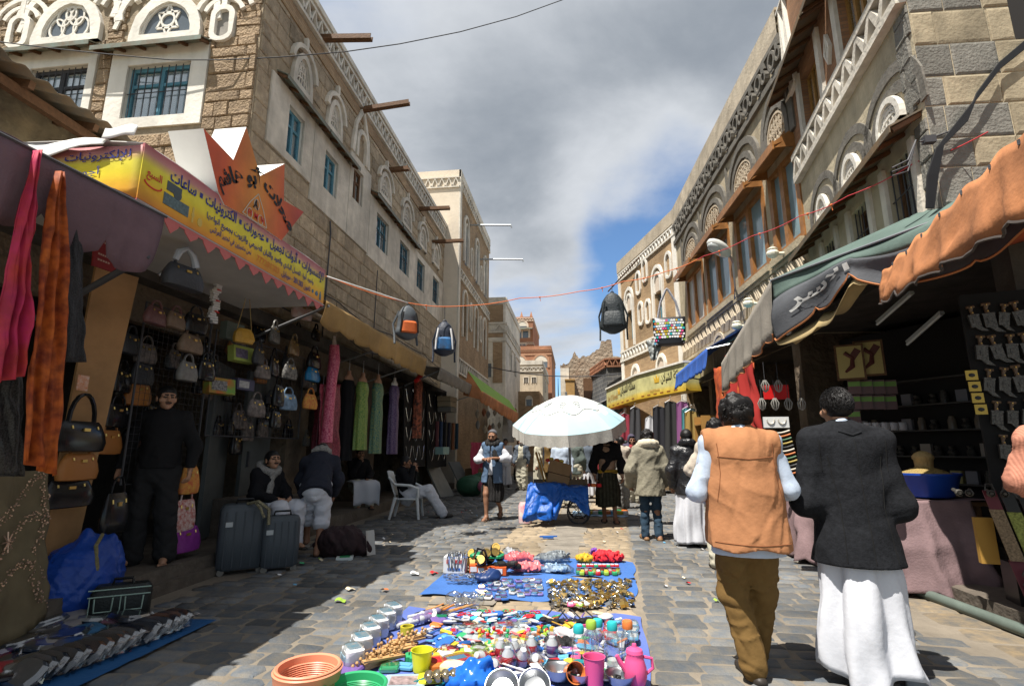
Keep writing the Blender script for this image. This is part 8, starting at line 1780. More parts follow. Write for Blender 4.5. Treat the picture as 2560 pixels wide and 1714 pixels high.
for i in range(7):flatpack('black and silver pocket radio in the heap',zg(1300+22*i,205-6*(i%3),.08+.015*(i%3)),R(r.uniform(-30,30)),.09,.13,.035,PM['black'],M_chrome if i%2 else None,'pocket radios')
b=MB();b.tube([zg(1180,150,.18),zg(1205,95,.34),zg(1245,105,.30),zg(1260,150,.2)],.012,6);tag(b.build('black_strap',PM['black'],smooth=True),'black carrying strap looping above the lantern torches','strap')
def softpile(label,loc,rx,ry,rz_,m,seed,cat='bag',name='soft_pack',film=False,grp=None):
 sd=SDF(.04);rr=random.Random(seed)
 for k in range(5):sd.ell((rr.uniform(-.5,.5)*rx,rr.uniform(-.5,.5)*ry,rz_*.4),(rx*.6,ry*.55,rz_*.55))
 sd.fold=both(folds(.008,(48,48,60),seed),creases(.020,46,7,seed));sd.cut.append(lambda P:-P[...,2]);b=MB();sd.into(b,.013);return put(name,label,cat,loc,rr.uniform(-.3,.3),[('pack',b,m,True)]+([('plastic_sleeve',loft([(0,0,0,rx*1.05,ry*1.05),(0,0,rz_*.6,rx*1.1,ry*1.1),(0,0,rz_*1.1,rx*.8,ry*.8)],11,2.5),M_film,False)]if film else[]),grp)
softpile('coral pink soft packs piled in the back row',zg(1465,165),.20,.10,.09,pl('coral_film',(.66,.13,.14),.3),3);softpile('coral pink soft packs piled in front of the other',zg(1490,222),.19,.09,.09,pl('coral_film2',(.68,.17,.18),.3),4);softpile('clear bag of grey striped socks in the back row',zg(1640,170),.20,.10,.08,P3('grey_stripe',(.30,.33,.35),.5,n=(30,.8),col2=(.08,.09,.1)),5,film=True);softpile('clear bag of blue and white packs',zg(1665,230),.18,.08,.07,P3('blue_white_stripe',(.40,.48,.55),.4,n=(30,.8),col2=(.08,.2,.4)),6,film=True);softpile('clear crumpled bag behind the coral packs',zg(1400,130),.12,.09,.07,P3('smoke_film',(.30,.30,.31),.25),16,film=True)
softpile('mustard yellow glove pile beside the red gloves',zg(1840,170),.13,.09,.09,P3('mustard_cloth',(.58,.32,.02),.7),7,'glove','gloves');softpile('bright red glove pile at the corner of the goods',zg(1965,165),.16,.09,.10,P3('red_knit',(.60,.02,.03),.7),8,'glove','gloves');softpile('purple cloth peeping behind the gloves',zg(1890,140),.08,.05,.09,P3('violet_cloth',(.16,.05,.30),.7),10,'cloth','cloth_pile')
for i in range(11):flatpack('green and red sweet packet in the row below the gloves',zg(1795+23*i,235+6*(i%2),.03),R(r.uniform(-8,8)),.055,.14,.03,PM[('green','lime','red')[i%3]],PM[('red','yellow','white')[i%3]],'sweet packets',i%2==0)
for i in range(10):flatpack('red and green packet in the row under the gloves',zg(1800+24*i,198,.04),R(r.uniform(-8,8)),.06,.08,.02,PM[('red','green','red')[i%3]],PM['white'],'packets under the gloves')
# filler between the larger things
fk=[]
for c in('red','green','blue','sky','yellow','orange','pink','purple','purple','white','white','white','silver','silver','silver','cream','cream','black','black','sky'):
 b1=MB();b1.box((0,0,.01),(.07,.03,.02));b2=MB();b2.tube([(-.05,0,.012),(.05,0,.012)],[.012,.008],7);b3=loft([(0,0,0,.035,.05),(0,0,.012,.04,.055),(0,0,.02,.03,.045)],10,3);b4=MB();b4.box((0,0,.006),(.055,.08,.01));b4.box((.005,.01,.0125),(.03,.04,.003))
 fk.append((c,[('trinket box',b1.mesh('trinket',PM[c])),('pen',b2.mesh('trinket',PM[c],True)),('sachet',b3.mesh('trinket',PM[c])),('blister card',b4.mesh('trinket',PM[c]))]))
for i in range(330):
 c,ms=r.choice(fk);k,me=r.choice(ms);u,v=r.random(),r.random();x,y=880+1180*u,480+380*v
 if x<1000 and y>640:continue
 o=bpy.data.objects.new(k.replace(' ','_'),me);COL.objects.link(o);o.location=zg(x,y,.03+r.uniform(0,.025));o.rotation_euler=(r.uniform(-.3,.3),r.uniform(-.3,.3),r.uniform(0,6.3));s_=r.uniform(.7,1.25);o.scale=(s_,s_,s_*.8);tag(o,'%s plastic %s among the odds and ends on the near sheet'%(c,k),'trinket','odds and ends on the near sheet')
 # litter
for i,(x,y,c,lb)in enumerate(((400,398,'lime','scrap of lime green paper on the sunlit cobbles'),(178,180,'green','scrap of green paper beside the suitcases'),(835,238,'white','scrap of white paper beside the carton'),(950,235,'red','tiny red scrap on the cobbles'),(655,335,'orange','tiny orange wrapper on the cobbles'),(30,250,'white','white scrap on the shaded cobbles'),(460,330,'cream','cream scrap on the sunlit cobbles'))):
 b=MB();b.grid(lambda u,v:Vector(((u-.5)*.09,(v-.5)*.05,.012*math.sin(u*5)+.01*v)),5,4);put('paper_scrap',lb,'litter',zg(x,y,.03),r.uniform(0,3),[('scrap',b,PM[c],False)],'scraps of litter')
for i in range(60):
 x,y=r.uniform(-3.3,2.9),r.uniform(3.2,12);c=r.choice(('white','cream','white','lime','red','sky','cream'))
 if-1.6<x<.7 and y<7:continue
 b=MB();k_=r.uniform(.25,.6);b.grid(lambda u,v:Vector(((u-.5)*.09*k_,(v-.5)*.07*k_,.010*math.sin(u*5)+.008*v)),4,3);put('paper_scrap','tiny %s scrap of litter trodden into the street'%c,'litter',(x,y,.022),r.uniform(0,3),[('scrap',b,PM[c],False)],'tiny scraps of litter')
b=MB();b.tube([(-.02,0,.02),(.02,.12,.02)],.02,8);put('crushed_can','small crushed silver can on the paving at the right','litter',tuple(gp(2290,1590,.03)),R(20),[('can',b,M_chrome,True)])
b=MB();b.box((0,0,.02),(.16,.07,.03));b.bar((-.12,.05,.02),(.14,.0,.03),.02);put('blue_toy','small blue toy lying on the tan pavers before the cart','toy',tuple(gp(1370,1345,.02)),R(10),[('toy',b,PM['blue'],False)])
for i in range(14):c=('yellow','white','green','orange','sky')[i%5];flatpack('%s pack on the little sheet behind the cart'%c,(-.05+.12*(i%7)+.3,11.3+.25*(i//7),.03),r.uniform(0,3),.1,.14,.06,PM[c],None,'packs behind the cart')
sheet('pale blue ground sheet behind the umbrella cart',[(-.1,11.0),(1.0,11.0),(1.0,11.9),(-.1,11.9)],P3('pale_blue_sheet',(.20,.32,.46),.6))
# ================================================================== UMBRELLA, CART, HANGING BAGS
um=thing('market_umbrella','large white market umbrella with pale blue panels above the cart','umbrella',(-.16,9.85,0))
UM=Matrix.Translation((-.16,9.85,2.32))@Matrix.Rotation(R(15),4,'X')@Matrix.Rotation(R(-3),4,'Y')
NR=8
def ur(a,t):
 q=(a/(2*PI)*NR)%1.0;s=1-.085*math.sin(PI*q)*t*t;rr=1.06*t*s;return Vector((rr*math.cos(a),rr*math.sin(a),-.50*t**1.75-.02*math.sin(PI*q)*t))
for k in range(NR):
 b=MB();a0,a1=2*PI*k/NR+.2,2*PI*(k+1)/NR+.2
 f_=lambda u,v:UM@ur(a0-.2+(a1-a0)*u,.012+.988*v)
 b.grid(f_,10,14);b.m=[1 if(i//9)>=(7.2+2.2*math.sin((i%9)/8*PI))else 0 for i in range(len(b.f))]
 pn=b.build('panel',[P3('white_umbrella_cloth',(.62,.62,.60),.8,n=(4,.06),b=(8,.1)),P3('pale_blue_cloth',(.38,.56,.62),.95,n=(4,.08))],um,smooth=True)
 b=MB();b.grid(lambda u,v:UM@(ur(a0-.2+(a1-a0)*u,1.0)*(1+.015*v)+Vector((0,0,-v*(.20+.01*math.sin(u*25)))))+Vector((.012*v*math.sin(u*22+k),.012*v*math.cos(u*17),0)),14,4);b.build('valance',P3('grey_white_fringe',(.60,.58,.53),.9,n=(30,.25)),pn,smooth=True)
 b=MB();b.tube([UM@(ur(a0-.2+(a1-a0)*u,.60+.05*math.sin(u*PI*2))+Vector((0,0,.006)))for u in np.linspace(0,1,12)],.008,4);b.build('printed_line',P3('grey_print',(.36,.42,.42),.9),pn)
 b=MB();b.tube([UM@(ur(a0-.2,t)+Vector((0,0,-.02)))for t in np.linspace(.02,.98,10)],.007,5);b.build('rib',M_steel,um)
for a in(-1.75,-1.1,-2.5):  # small printed emblems on the cloth
 b=MB();c=ur(a,.42)
 for k in range(3):b.tube([UM@(ur(a+(.16-.05*k)*math.cos(t),.42+.05*k-.06+.03*math.sin(t))+Vector((0,0,.008)))for t in np.linspace(0,2*PI,10)[:-1]],.006,4,close=True)
 b.build('emblem',MATS['grey_print'],um)
b=MB();b.tube([UM@Vector((0,0,.07)),UM@Vector((0,0,-.5)),(-.10,10.05,.35)],.022,8);b.build('pole',M_steel,um)
# cart
ct=thing('hand_cart','wheeled vendor cart with tilted boxes under the umbrella','cart',(-.35,10.1,0))
b=MB();b.box((-.30,10.35,.62),(1.0,.8,.06));b.box((-.30,9.97,.70),(1.0,.03,.18));b.build('tray',P3('brown_board',(.16,.11,.065),.8,n=(5,.3)),ct)
for x in(-.78,.18):
 for y in(10.0,10.7):b=MB();b.bar((x,y,0.1),(x,y,.6),.045);b.build('leg',M_iron,ct)
for y in(9.95,10.7):
 b=MB();b.tube([(.02+.20*math.cos(a),y,.21+.20*math.sin(a))for a in np.linspace(0,2*PI,21)[:-1]],.02,6,close=True);w_=b.build('wheel',M_iron,ct);b=MB()
 for k in range(8):A=R(45*k);b.tube([(.02,y,.21),(.02+.19*math.cos(A),y,.21+.19*math.sin(A))],.006,4)
 b.build('spoke',M_steel,w_)
b=MB();b.bar((-.75,9.98,1.28),(-.55,9.9,.60),.03);b.bar((-.70,9.98,1.28),(-.50,9.9,.60),.02);b.build('ladder_frame',P3('yellow_brown_wood',(.36,.20,.05),.6),ct)
b=MB();M_=Matrix.Translation((-.32,10.15,.95))@Matrix.Rotation(R(14),4,'Y')@Matrix.Rotation(R(-14),4,'X');b.box((0,0,0),(.42,.36,.22));b.box((.02,0,-.23),(.40,.34,.22));b.v=[tuple(M_@Vector(v))for v in b.v];tag(b.build('cardboard_box',P3('brown_cardboard',(.30,.19,.10),.85,n=(5,.2))),'tilted brown cardboard boxes strapped on the cart','box')
for i in range(12):b=MB();b.ball((0,0,0),(.05,.04,.035),8,5);put('wrapped_sweet','%s wrapped sweet on top of the cardboard boxes'%('red','yellow','white','orange')[i%4],'sweet',(-.52+.05*(i%6)+r.uniform(-.02,.02),10.05+.1*(i//6),1.13+.01*(i%6)*-1+.03*(i%2)),0,[('sweet',b,PM[('red','yellow','white','orange')[i%4]],True)],'sweets on the cart')
for i in range(15):b=MB();b.lathe([(0,0),(.03,0),(.03,.10),(.012,.14),(.012,.17),(0,.17)],10);put('small_bottle','%s little bottle standing on the cart tray'%('dark','red','clear','orange')[i%4],'bottle',(-.05+.075*(i%5),10.25+.14*(i//5),.65),0,[('bottle',b,PM[('black','red','silver','orange')[i%4]],True)],'bottles on the cart tray')
for i in range(5):flatpack('orange red box on the cart tray',(.0+.1*i,10.1,.65),r.uniform(-.3,.3),.09,.1,.06,PM['orange' if i%2 else 'red'],None,'boxes on the cart tray')
# blue tarpaulin thrown over the front of the cart
def tarp(u,v):
 x=-.86+1.06*u;dr=.62 if u<.46 else.62-.36*min(1,(u-.46)/.12)if u<.78 else.26+.20*(u-.78)/.22;n1_=fbm(u*5,v*4,3);n2_=fbm(u*11,v*9,8)
 if v<.35:t=v/.35;y,z=10.12-.42*t,.70+.05*math.sin(u*5)*t
 else:t=(v-.35)/.65;y,z=9.70-.10*math.sin(t*2.2)-(.10*t if u<.4 else 0),.70+.05*math.sin(u*5)-dr*t
 k=max(0,v-.2);return Vector((x-(.12*k if u<.3 else 0)+.05*n1_*k,y+.09*n1_*(k+.3)+.035*n2_-.05*abs(math.sin(u*17+3*v))*k,max(.02,z+.05*n1_+.02*n2_)))
b=MB();b.grid(tarp,70,44);tag(b.build('tarpaulin',P3('royal_blue_tarpaulin',(.012,.10,.44),.42,n=(5,.25),b=(24,.4)),smooth=True,thick=.004),'crumpled royal blue tarpaulin thrown over the front of the cart','tarpaulin')
b=loft([(0,0,0,.12,.1),(0,0,.3,.13,.11),(0,0,.36,.10,.08)],12,3);put('pink_sack','pink and white sack at the side of the cart','sack',(-.95,9.9,.02),0,[('sack',b,P3('pink_white_film',(.55,.20,.26),.4,n=(8,.8),col2=(.6,.55,.5)),True)])
# hanging backpacks
def backpack(label,top,w,h,d,m,rz,panel=None,panel2=None,straps=True):
 sd=SDF(.04);sd.cone((0,0,-h*.35),(0,0,-h*.80),w*.36,w*.44,0,(VY,w/d));sd.cone((0,0,-h*.2),(0,0,-h*.35),w*.22,w*.36,0,(VY,w/d));sd.cone((-w*.3,0,-h*.9),(w*.3,0,-h*.9),w*.16,w*.16);sd.fold=folds(.006,(30,30,22),3);b=MB();sd.into(b,.016);parts=[('body',b,m,True)]
 b=loft([(0,-d*.42,-h*.93,w*.30,d*.14),(0,-d*.44,-h*.9,w*.33,d*.2),(0,-d*.44,-h*.62,w*.31,d*.2),(0,-d*.40,-h*.56,w*.26,d*.12)],18,4);parts.append(('pocket',b,panel or m,True))
 for q in(-1,1):s=MB();s.tube([(q*w*.26,-d*.50,-h*.30),(q*w*.33,-d*.56,-h*.6),(q*w*.36,-d*.5,-h*.92)],w*.04,5);parts.append(('piping',s,panel2 or m,True))
 s=MB();s.tube([(-.05,0,-h*.14),(-.02,0,-h*.02),(0,0,0),(.02,0,-h*.02),(.05,0,-h*.14)],.012,6);parts.append(('loop',s,m,True))
 if straps:
  s=MB()
  for q in(-1,1):s.tube([(q*w*.30,d*.3,-h*.2),(q*w*.50,d*.5,-h*.6),(q*w*.46,d*.3,-h*.95),(q*w*.47,d*.1,-h*1.25)],.018,6)
  parts.append(('strap',s,m,True))
 return put('backpack',label,'backpack',top,rz,parts,'backpacks hanging from the rope')
B_grey=P3('grey_nylon',(.07,.08,.09),.55,b=(60,.3));
backpack('orange and grey backpack hanging from the rope',yp(1020,762,7.6),.38,.50,.24,B_grey,R(35),P3('orange_nylon',(.60,.13,.03),.5,n=(20,.2)),PM['black'])
backpack('navy backpack with white piping hanging from the rope',yp(1112,800,8.2),.38,.56,.26,P3('navy_nylon2',(.022,.028,.045),.5,b=(60,.3)),R(15),P3('blue_black_nylon',(.03,.045,.075),.5,n=(10,.6),col2=(.02,.12,.30)),PM['white'])
backpack('plain black backpack hanging from the rope over the street',yp(1530,728,9.0),.50,.70,.26,P3('black_nylon',(.026,.032,.036),.55,b=(26,.5)),R(-6))
b=MB();p0,p1=yp(1112,765,8.2),yp(1112,802,8.2);b.tube([p0,p1],.006,4);b.tube([yp(1530,708,9.0),yp(1530,730,9.0)],.005,4);b.build('hook_wire',M_iron,rope)
# spotted tote bag
tp=yp(1667,722,8.2);w,h=.50,.42;b=loft([(0,0,-.92,w*.40,.06),(0,0,-.90,w*.44,.10),(0,0,-.70,w*.49,.11),(0,0,-.52,w*.50,.06),(.0,0,-.47,w*.50,.02)],26,3);dots={};r2=random.Random(3)
tb=put('tote_bag','black tote bag covered with many coloured dots hanging over the street','bag',tp,R(-8),[('body',b,P3('black_satin',(.012,.012,.014),.35),True),('clasp',MB().box((0,.05,-.7),(.02,.01,.02)),PM['black'],False)])  # clasp is only a stub inside the body, giving the bag several parts
DC=['white','yellow','pink','sky','lime','white','white','orange','teal','white','white']
for c in set(DC):dots[c]=MB()
for i in range(12):
 for j in range(9):
  x=-w*.45+w*.9*(i+.5*(j%2))/12;z=-.89+.045*j;
  t=(z+.92)/.45;dp=.06+(.105-.06)*min(1,t*4)if t<.25 else.108 if t<.6 else.108-.07*(t-.6)/.4
  dp*=(max(0,1-abs(x/(w*.5))**3))**(1/3);dots[r2.choice(DC)].lathe([(0,0),(.016+.005*r2.random(),.001)],9,(x,-dp-.004,z),Matrix.Rotation(R(90),3,'X'))
for c,m_ in dots.items():
 if m_.v:tag(lpart(m_,'dots',PM[c],tb,False),kind='stuff')
s=MB();s.tube([(-.17,0,-.50),(-.11,0,-.22),(-.02,0,-.02),(0,0,0),(.02,0,-.02),(.12,0,-.22),(.18,0,-.50)],.020,6);lpart(s,'handle',P3('dotted_handle',(.10,.10,.10),.5,n=(90,.9,1),col2=(.4,.4,.45)),tb)
drape('crumpled grey plastic bag tied under the dotted tote bag','plastic_bag',[yp(1616,850,8.3),yp(1660,850,8.3),yp(1640,900,8.3),yp(1628,900,8.3)],P3('grey_film',(.33,.35,.34),.3,n=(12,.4)),fold=.05,nf=2,cat='bag')
# ================================================================== RIGHT: STALL TABLE, DAGGERS, SHELVES
tb2=thing('stall_table','low stall table hidden under a mauve cloth at the right','table',(3.4,6.2,0))
b=MB();b.hexa([(3.12,5.75,.80),(4.0,5.75,.80),(4.0,8.0,.80),(2.78,8.0,.80),(3.12,5.75,.84),(4.0,5.75,.84),(4.0,8.0,.84),(2.78,8.0,.84)]);b.build('table_top',M_brownwood,tb2)
for p in((3.2,5.85),(3.9,5.85),(3.9,7.9),(2.9,7.9)):b=MB();b.bar((*p,0),(*p,.8),.05);b.build('leg',M_brownwood,tb2)
path=[Vector((3.74,5.72,0)),Vector((3.05,5.66,0)),Vector((2.72,8.05,0))];L0=(path[1]-path[0]).length;L1=(path[2]-path[1]).length
def tcl(u,v):
 s=u*(L0+L1);p=path[0].lerp(path[1],s/L0)if s<L0 else path[1].lerp(path[2],(s-L0)/L1);n_=Vector((0,-1,0))if s<L0-.1 else(Vector((-.99,-.14,0))if s>L0+.1 else Vector((-.7,-.7,0)))
 g=(.03+.07*v)*(1-abs(math.sin(s*5.5+1.6*fbm(s*1.3,v*.9,2)+.8*v)))**1.3-.02+.018*math.exp(-((v-.45-.12*math.sin(s*2))/.07)**2)*math.sin(s*2.2+.5)+.012*fbm(s*9,v*3,5);return p+n_*(.05+.16*v+g*(.3+v))+Vector((0,0,.86-.76*v-(scallop(s*1.0,3.6,.07)if v>.93 else 0)))
b=MB();b.grid(tcl,110,26);b.grid(lambda u,v:Vector((3.08+.95*u-.34*v*(1-u),5.7+2.3*v,.855+.01*math.sin(u*9+v*7))),14,14);tag(b.build('stall_cloth',mat('faded_mauve_cloth',(.225,.15,.155),.92,n=(4,.22),b=(50,.25),n2=(2,.2)),smooth=True,thick=.005),'faded mauve scalloped cloth draped round the stall table','cloth')
bp=Vector((3.56,5.98,.87));b=MB();b.lathe([(0,0),(.20,.0),(.23,.03),(.28,.20),(.30,.215),(.30,.235),(.285,.235),(.265,.2),(.2,.02)],36);put('plastic_basin','royal blue plastic basin of grain on the mauve table','basin',bp,0,[('basin',b,P3('royal_blue_plastic',(.012,.055,.33),.35),True)])
b=MB();b.grid(lambda u,v:Vector((.275*v*math.cos(u*2*PI),.275*v*math.sin(u*2*PI),.30-.10*v**1.5+.006*fbm(math.cos(u*6.28)*v*14,math.sin(u*6.28)*v*14))),40,14,cu=True);put('grain_heap','heap of yellow grain in the blue basin','grain',bp,0,[('grain',b,P3('yellow_grain',(.50,.36,.13),.9,n=(90,.5),b=(160,1.0)),True)])
b=MB();b.lathe([(0,.26),(.085,.26),(.08,.30),(.085,.36),(.095,.375),(.095,.40),(.07,.43),(.03,.45),(0,.455)],20);put('measuring_cup','wooden measure standing heaped in the grain','cup',bp+Vector((.02,.03,0)),0,[('measure',b,P3('pale_basketry',(.42,.29,.12),.8,b=(80,.6)),True)])
for i in range(5):b=MB();b.ball((0,0,.05),(.10,.08,.05),10,6);put('folded_shawl','%s folded cloth on the mauve table'%('dark grey','olive','black','taupe','brown')[i],'cloth',(3.2+.13*i,6.5+.2*(i%2),.87),r.uniform(0,3),[('cloth',b,fm[(9,8,2,11,8)[i]],True)],'folded cloths on the table')
# dagger board
DB=Fr((3.50,5.02),(1,-.25));db=thing('dagger_board','black display board hung with rows of curved daggers in sheaths','display',(3.5,5.0,0))
b=MB();b.fbox(DB,0,1.6,.9,2.72,-.03,0);b.build('board',P3('black_felt',(.008,.008,.008),.95),db)
M_sil=mat('shade_dimmed_silver',(.115,.107,.095),.5,metal=.4,n=(75,.8));M_horn=P3('horn_handle',(.10,.065,.04),.35)  # silver colour darkened to stand in for shade over the display
def dagger_parts():
 a=MB();a.box((0,-.02,-.02),(.078,.03,.115));a.prism([(-.012,-.078),(.034,-.078),(.082,-.128),(.028,-.118)],lambda x,z,d:Vector((x,-d,z)),.008,.032);a.box((0,-.02,.035),(.085,.034,.014));a.box((0,-.037,-.02),(.03,.006,.04))
 h_=MB();h_.tube([(0,-.02,.04),(-.005,-.02,.075),(0,-.02,.11)],[.018,.012,.02],8);h_.tube([(-.03,-.02,.118),(.03,-.02,.118)],.012,6);g=MB();g.ball((0,-.034,.112),.008,6,4);g.ball((0,-.034,.06),.007,6,4);return a.mesh('sheath',M_sil),h_.mesh('hilt',M_horn),g.mesh('stud',M_gold)
DP=dagger_parts();rzb=math.atan2(DB.ex.y,DB.ex.x)
for row in range(6):
 for c in range(9):
  a,z=.07+.105*c+.012*row,2.48-.285*row
  if row==5 and c>5:continue
  o=bpy.data.objects.new('dagger',None);o.empty_display_size=.05;COL.objects.link(o);o.location=DB.P(a,z,.004);o.rotation_euler=(0,R(r.uniform(-10,10)),rzb);sc=r.uniform(.92,1.12);o.scale=(sc,)*3;tag(o,'curved dagger in a silver sheath on the black display board','dagger','daggers on the display board')
  for nme,me in zip(('sheath','hilt','stud'),DP):q=bpy.data.objects.new(nme,me);COL.objects.link(q);q.parent=o
  # belts hanging below
DB0,DB=DB,Fr((3.20,4.86),(1,-.25))
for i,(c,c2,nme)in enumerate((((.10,.012,.02),(.28,.20,.12),'maroon'),((.012,.012,.012),(.30,.33,.08),'lime embroidered'),((.012,.012,.012),(.20,.21,.13),'olive embroidered'),((.012,.012,.012),(.16,.18,.10),'sage embroidered'),((.012,.012,.012),(.20,.15,.09),'tan embroidered'))):
 a=.10+.11*i;z0,z1=1.02-.02*i,.12;t=thing('dagger_belt','%s dagger belt hanging below the display board'%nme,'belt',tuple(DB.P(a,z0,.1)),'dagger belts');lean_=.16
 def bandp(f0,f1,m,nme2,w=.05,d=.10):
  b=MB();P_=lambda f_:(a+lean_*f_,z0+(z1-z0)*f_);p,q=P_(f0),P_(f1);b.hexa([DB.P(p[0]-w,p[1],d),DB.P(p[0]+w,p[1],d),DB.P(p[0]+w,p[1],d-.012),DB.P(p[0]-w,p[1],d-.012),DB.P(q[0]-w,q[1],d+.05*f1),DB.P(q[0]+w,q[1],d+.05*f1),DB.P(q[0]+w,q[1],d+.05*f1-.012),DB.P(q[0]-w,q[1],d+.05*f1-.012)]);return b.build(nme2,m,t)
 bandp(0,.16,P3('belt_leather_%d'%i,c,.5),'leather_end',.042);bandp(.16,.58,P3('belt_brocade_%d'%i,c2,.8,n=(70,.6,2)),'brocade',.045);bandp(.58,1.0,MATS['belt_leather_%d'%i],'leather_tongue',.045)
 b=MB();p=(a+lean_*.74,z0+(z1-z0)*.74)
 for q in(-1,1):b.band([(p[0],p[1]+.09),(p[0]+q*.022,p[1]+.05),(p[0],p[1]+.02),(p[0]+q*.024,p[1]-.02),(p[0],p[1]-.06)],.006,DB.P,.14,.15)
 b.build('silver_ornament',M_sil,t);b=MB();b.tube([DB.P(a-.03,z0,.11),DB.P(a-.02,z0+.05,.11),DB.P(a+.02,z0+.05,.11),DB.P(a+.03,z0,.11)],.006,4);b.build('buckle',M_sil,t)
b=MB();b.fbox(DB,.0,.12,.45,.80,-.02,.03);tag(b.build('ochre_box',P3('ochre_card',(.36,.20,.04),.8)),'ochre cardboard box behind the dagger belts','box')
b=MB();b.fbox(DB,.22,1.4,.02,.45,-.25,-.02);jb=thing('black_crate','black crate with white capital letters below the dagger belts','crate',tuple(DB.P(.3,0,0)));b.build('crate',PM['black'],jb);b=MB();put_text(b,'JAGUAR',lambda a,z,d:DB.P(.26+z,.42-a,-.012),0,.36,0,.055,0,bold=.01);b.build('lettering',P3('faded_lettering',(.32,.33,.28),.7),jb)
for i in range(7):b=MB();b.tube([(0,0,0),(.0,-.12,-.02)],.014,6);b.lathe([(.02,0),(.03,-.02),(.012,-.04)],8,(0,-.12,-.02),Matrix.Rotation(R(90),3,'X'));put('dagger_hilt','small silver dagger hilt in the row above the belts','dagger',DB.P(-.12+.11*i,1.02,.06),rzb+R(r.uniform(-30,30)),[('hilt',b,M_sil,True)],'row of dagger hilts')
DB=DB0
for i in range(4):b=MB();b.box((0,0,0),(.085,.008,.085));s=MB();s.ball((0,-.005,0),(.025,.004,.018),8,4);put('yellow_card','small yellow dagger card in the column beside the board','card',DB.P(-.02+.008*i,1.98-.1*i,.03),rzb,[('card',b,P3('yellow_card',(.45,.32,.06),.6),False),('print',s,PM['black'],True)],'yellow cards')
b=MB();sd=SDF(.03)
for k in range(4):sd.ell((0,0,-.07*k),(.075,.06,.035))
sd.into(b,.012);put('green_bag','bright green plastic bag hanging beside the dagger board','bag',yp(2195,1105,5.4),0,[('bag',b,P3('emerald_film',(.005,.25,.06),.25),True)])
for x,y in((2255,765),(2330,815)):
 p,q=yp(x-60,y+40,6.2),yp(x+25,y-35,5.7);t=thing('strip_light',('unlit tube light under the green canopy nearer the street','unlit tube light deeper in the dagger shop')[x>2300],'lamp',tuple(p));b=MB();b.bar(p,q,.05,.03);b.build('housing',P3('lamp_housing',(.30,.30,.27),.5),t);b=MB();b.tube([p+Vector((-.02,-.01,-.03)),q+Vector((-.02,-.01,-.03))],.014,6);b.build('tube',P3('unlit_tube',(.45,.45,.42),.3),t)
 # shelves at the back of the dagger shop
SH=Fr((4.6,8.6),(.55,-1));sh=thing('wall_shelves','dark wall shelves of small goods inside the dagger shop','shelf',tuple(SH.P(1,0,0)))
b=MB();b.fbox(SH,-.6,2.9,.2,3.1,-.06,-.02);b.build('back_panel',M_dark,sh)
for z in(.9,1.25,1.6,1.95,2.3):
 b=MB();b.fbox(SH,-.6,2.9,z-.02,z,-.02,.2);b.build('shelf_board',P3('shelf_edge',(.07,.065,.06),.6),sh)
k=0
for z in(.9,1.25,1.6,1.95):
 for i in range(20):
  a=-.55+.17*i+r.uniform(-.03,.03);kind=r.randrange(3);p=SH.P(a,z+.001,.1);b=MB()
  if kind==0:b.lathe([(0,0),(.05,0),(.05,.12),(.035,.15),(.035,.17),(0,.17)],10);m_=M_sil if r.random()<.5 else P3('dark_jar',(.16,.13,.10),.25)
  elif kind==1:b.box((0,0,.08),(.13,.06,.16));m_=P3('dark_pack_%d'%(i%4),((.25,.05,.05),(.35,.30,.12),(.20,.20,.22),(.30,.26,.22))[i%4],.5)
  else:b.lathe([(0,0),(.04,0),(.06,.05),(.03,.09),(.045,.13),(0,.14)],10);m_=M_sil
  put(('jar','packet','silver_vessel')[kind],('small jar','small packet','small silver vessel')[kind]+' on the dark shelves of the dagger shop',('jar','packet','vessel')[kind],p,math.atan2(SH.ex.y,SH.ex.x),[('item',b,m_,kind!=1)],'goods on the dark shelves');k+=1
for i,(x,y,w_)in enumerate(((2120,905,62),(2168,895,62))):
 p=yp(x+5,y,7.1);b=MB();b.box((0,0,0),(.32,.03,.46));s=MB();s.box((0,-.017,0),(.27,.004,.41));q=MB();q.tube([(-.05,-.022,.12),(.03,-.022,.05),(.02,-.022,-.06),(-.06,-.022,-.13)],[.03,.025,.035,.015],6);q.box((.06,-.021,.1),(.08,.004,.14),0,0,Matrix.Rotation(R(35),3,'Y'))
 put('framed_picture',('framed yellow picture of a dagger on the shop shelves','second framed yellow picture of a dagger beside the first')[i],'picture',p,R(-25),[('frame',b,M_brownwood,False),('sheet',s,P3('straw_paper',(.42,.33,.12),.6),False),('dagger_print',q,P3('red_black_print',(.10,.03,.025),.6),False)],'framed dagger pictures')
for i in range(9):b=MB();b.box((0,0,.09),(.14,.05,.18));s=MB();s.box((0,-.027,.13),(.13,.004,.06));put('spice_packet','green topped packet pinned in rows inside the shop','packet',yp(2138+30*(i%4),985+38*(i//4),7.2),R(-25),[('packet',b,P3('brown_packet',(.12,.05,.045),.4),False),('label',s,P3('lime_label',(.16,.30,.05),.5),False)],'packets pinned in the shop')
for i in range(6):b=MB();b.lathe([(0,0),(.06,0),(.07,.03),(.06,.09),(0,.10)],12);put('white_tin','pale tin in the row at the back of the shop','tin',yp(2145+22*i,1075,6.9),0,[('tin',b,P3('pale_tin',(.36,.34,.34),.35),True)],'pale tins')
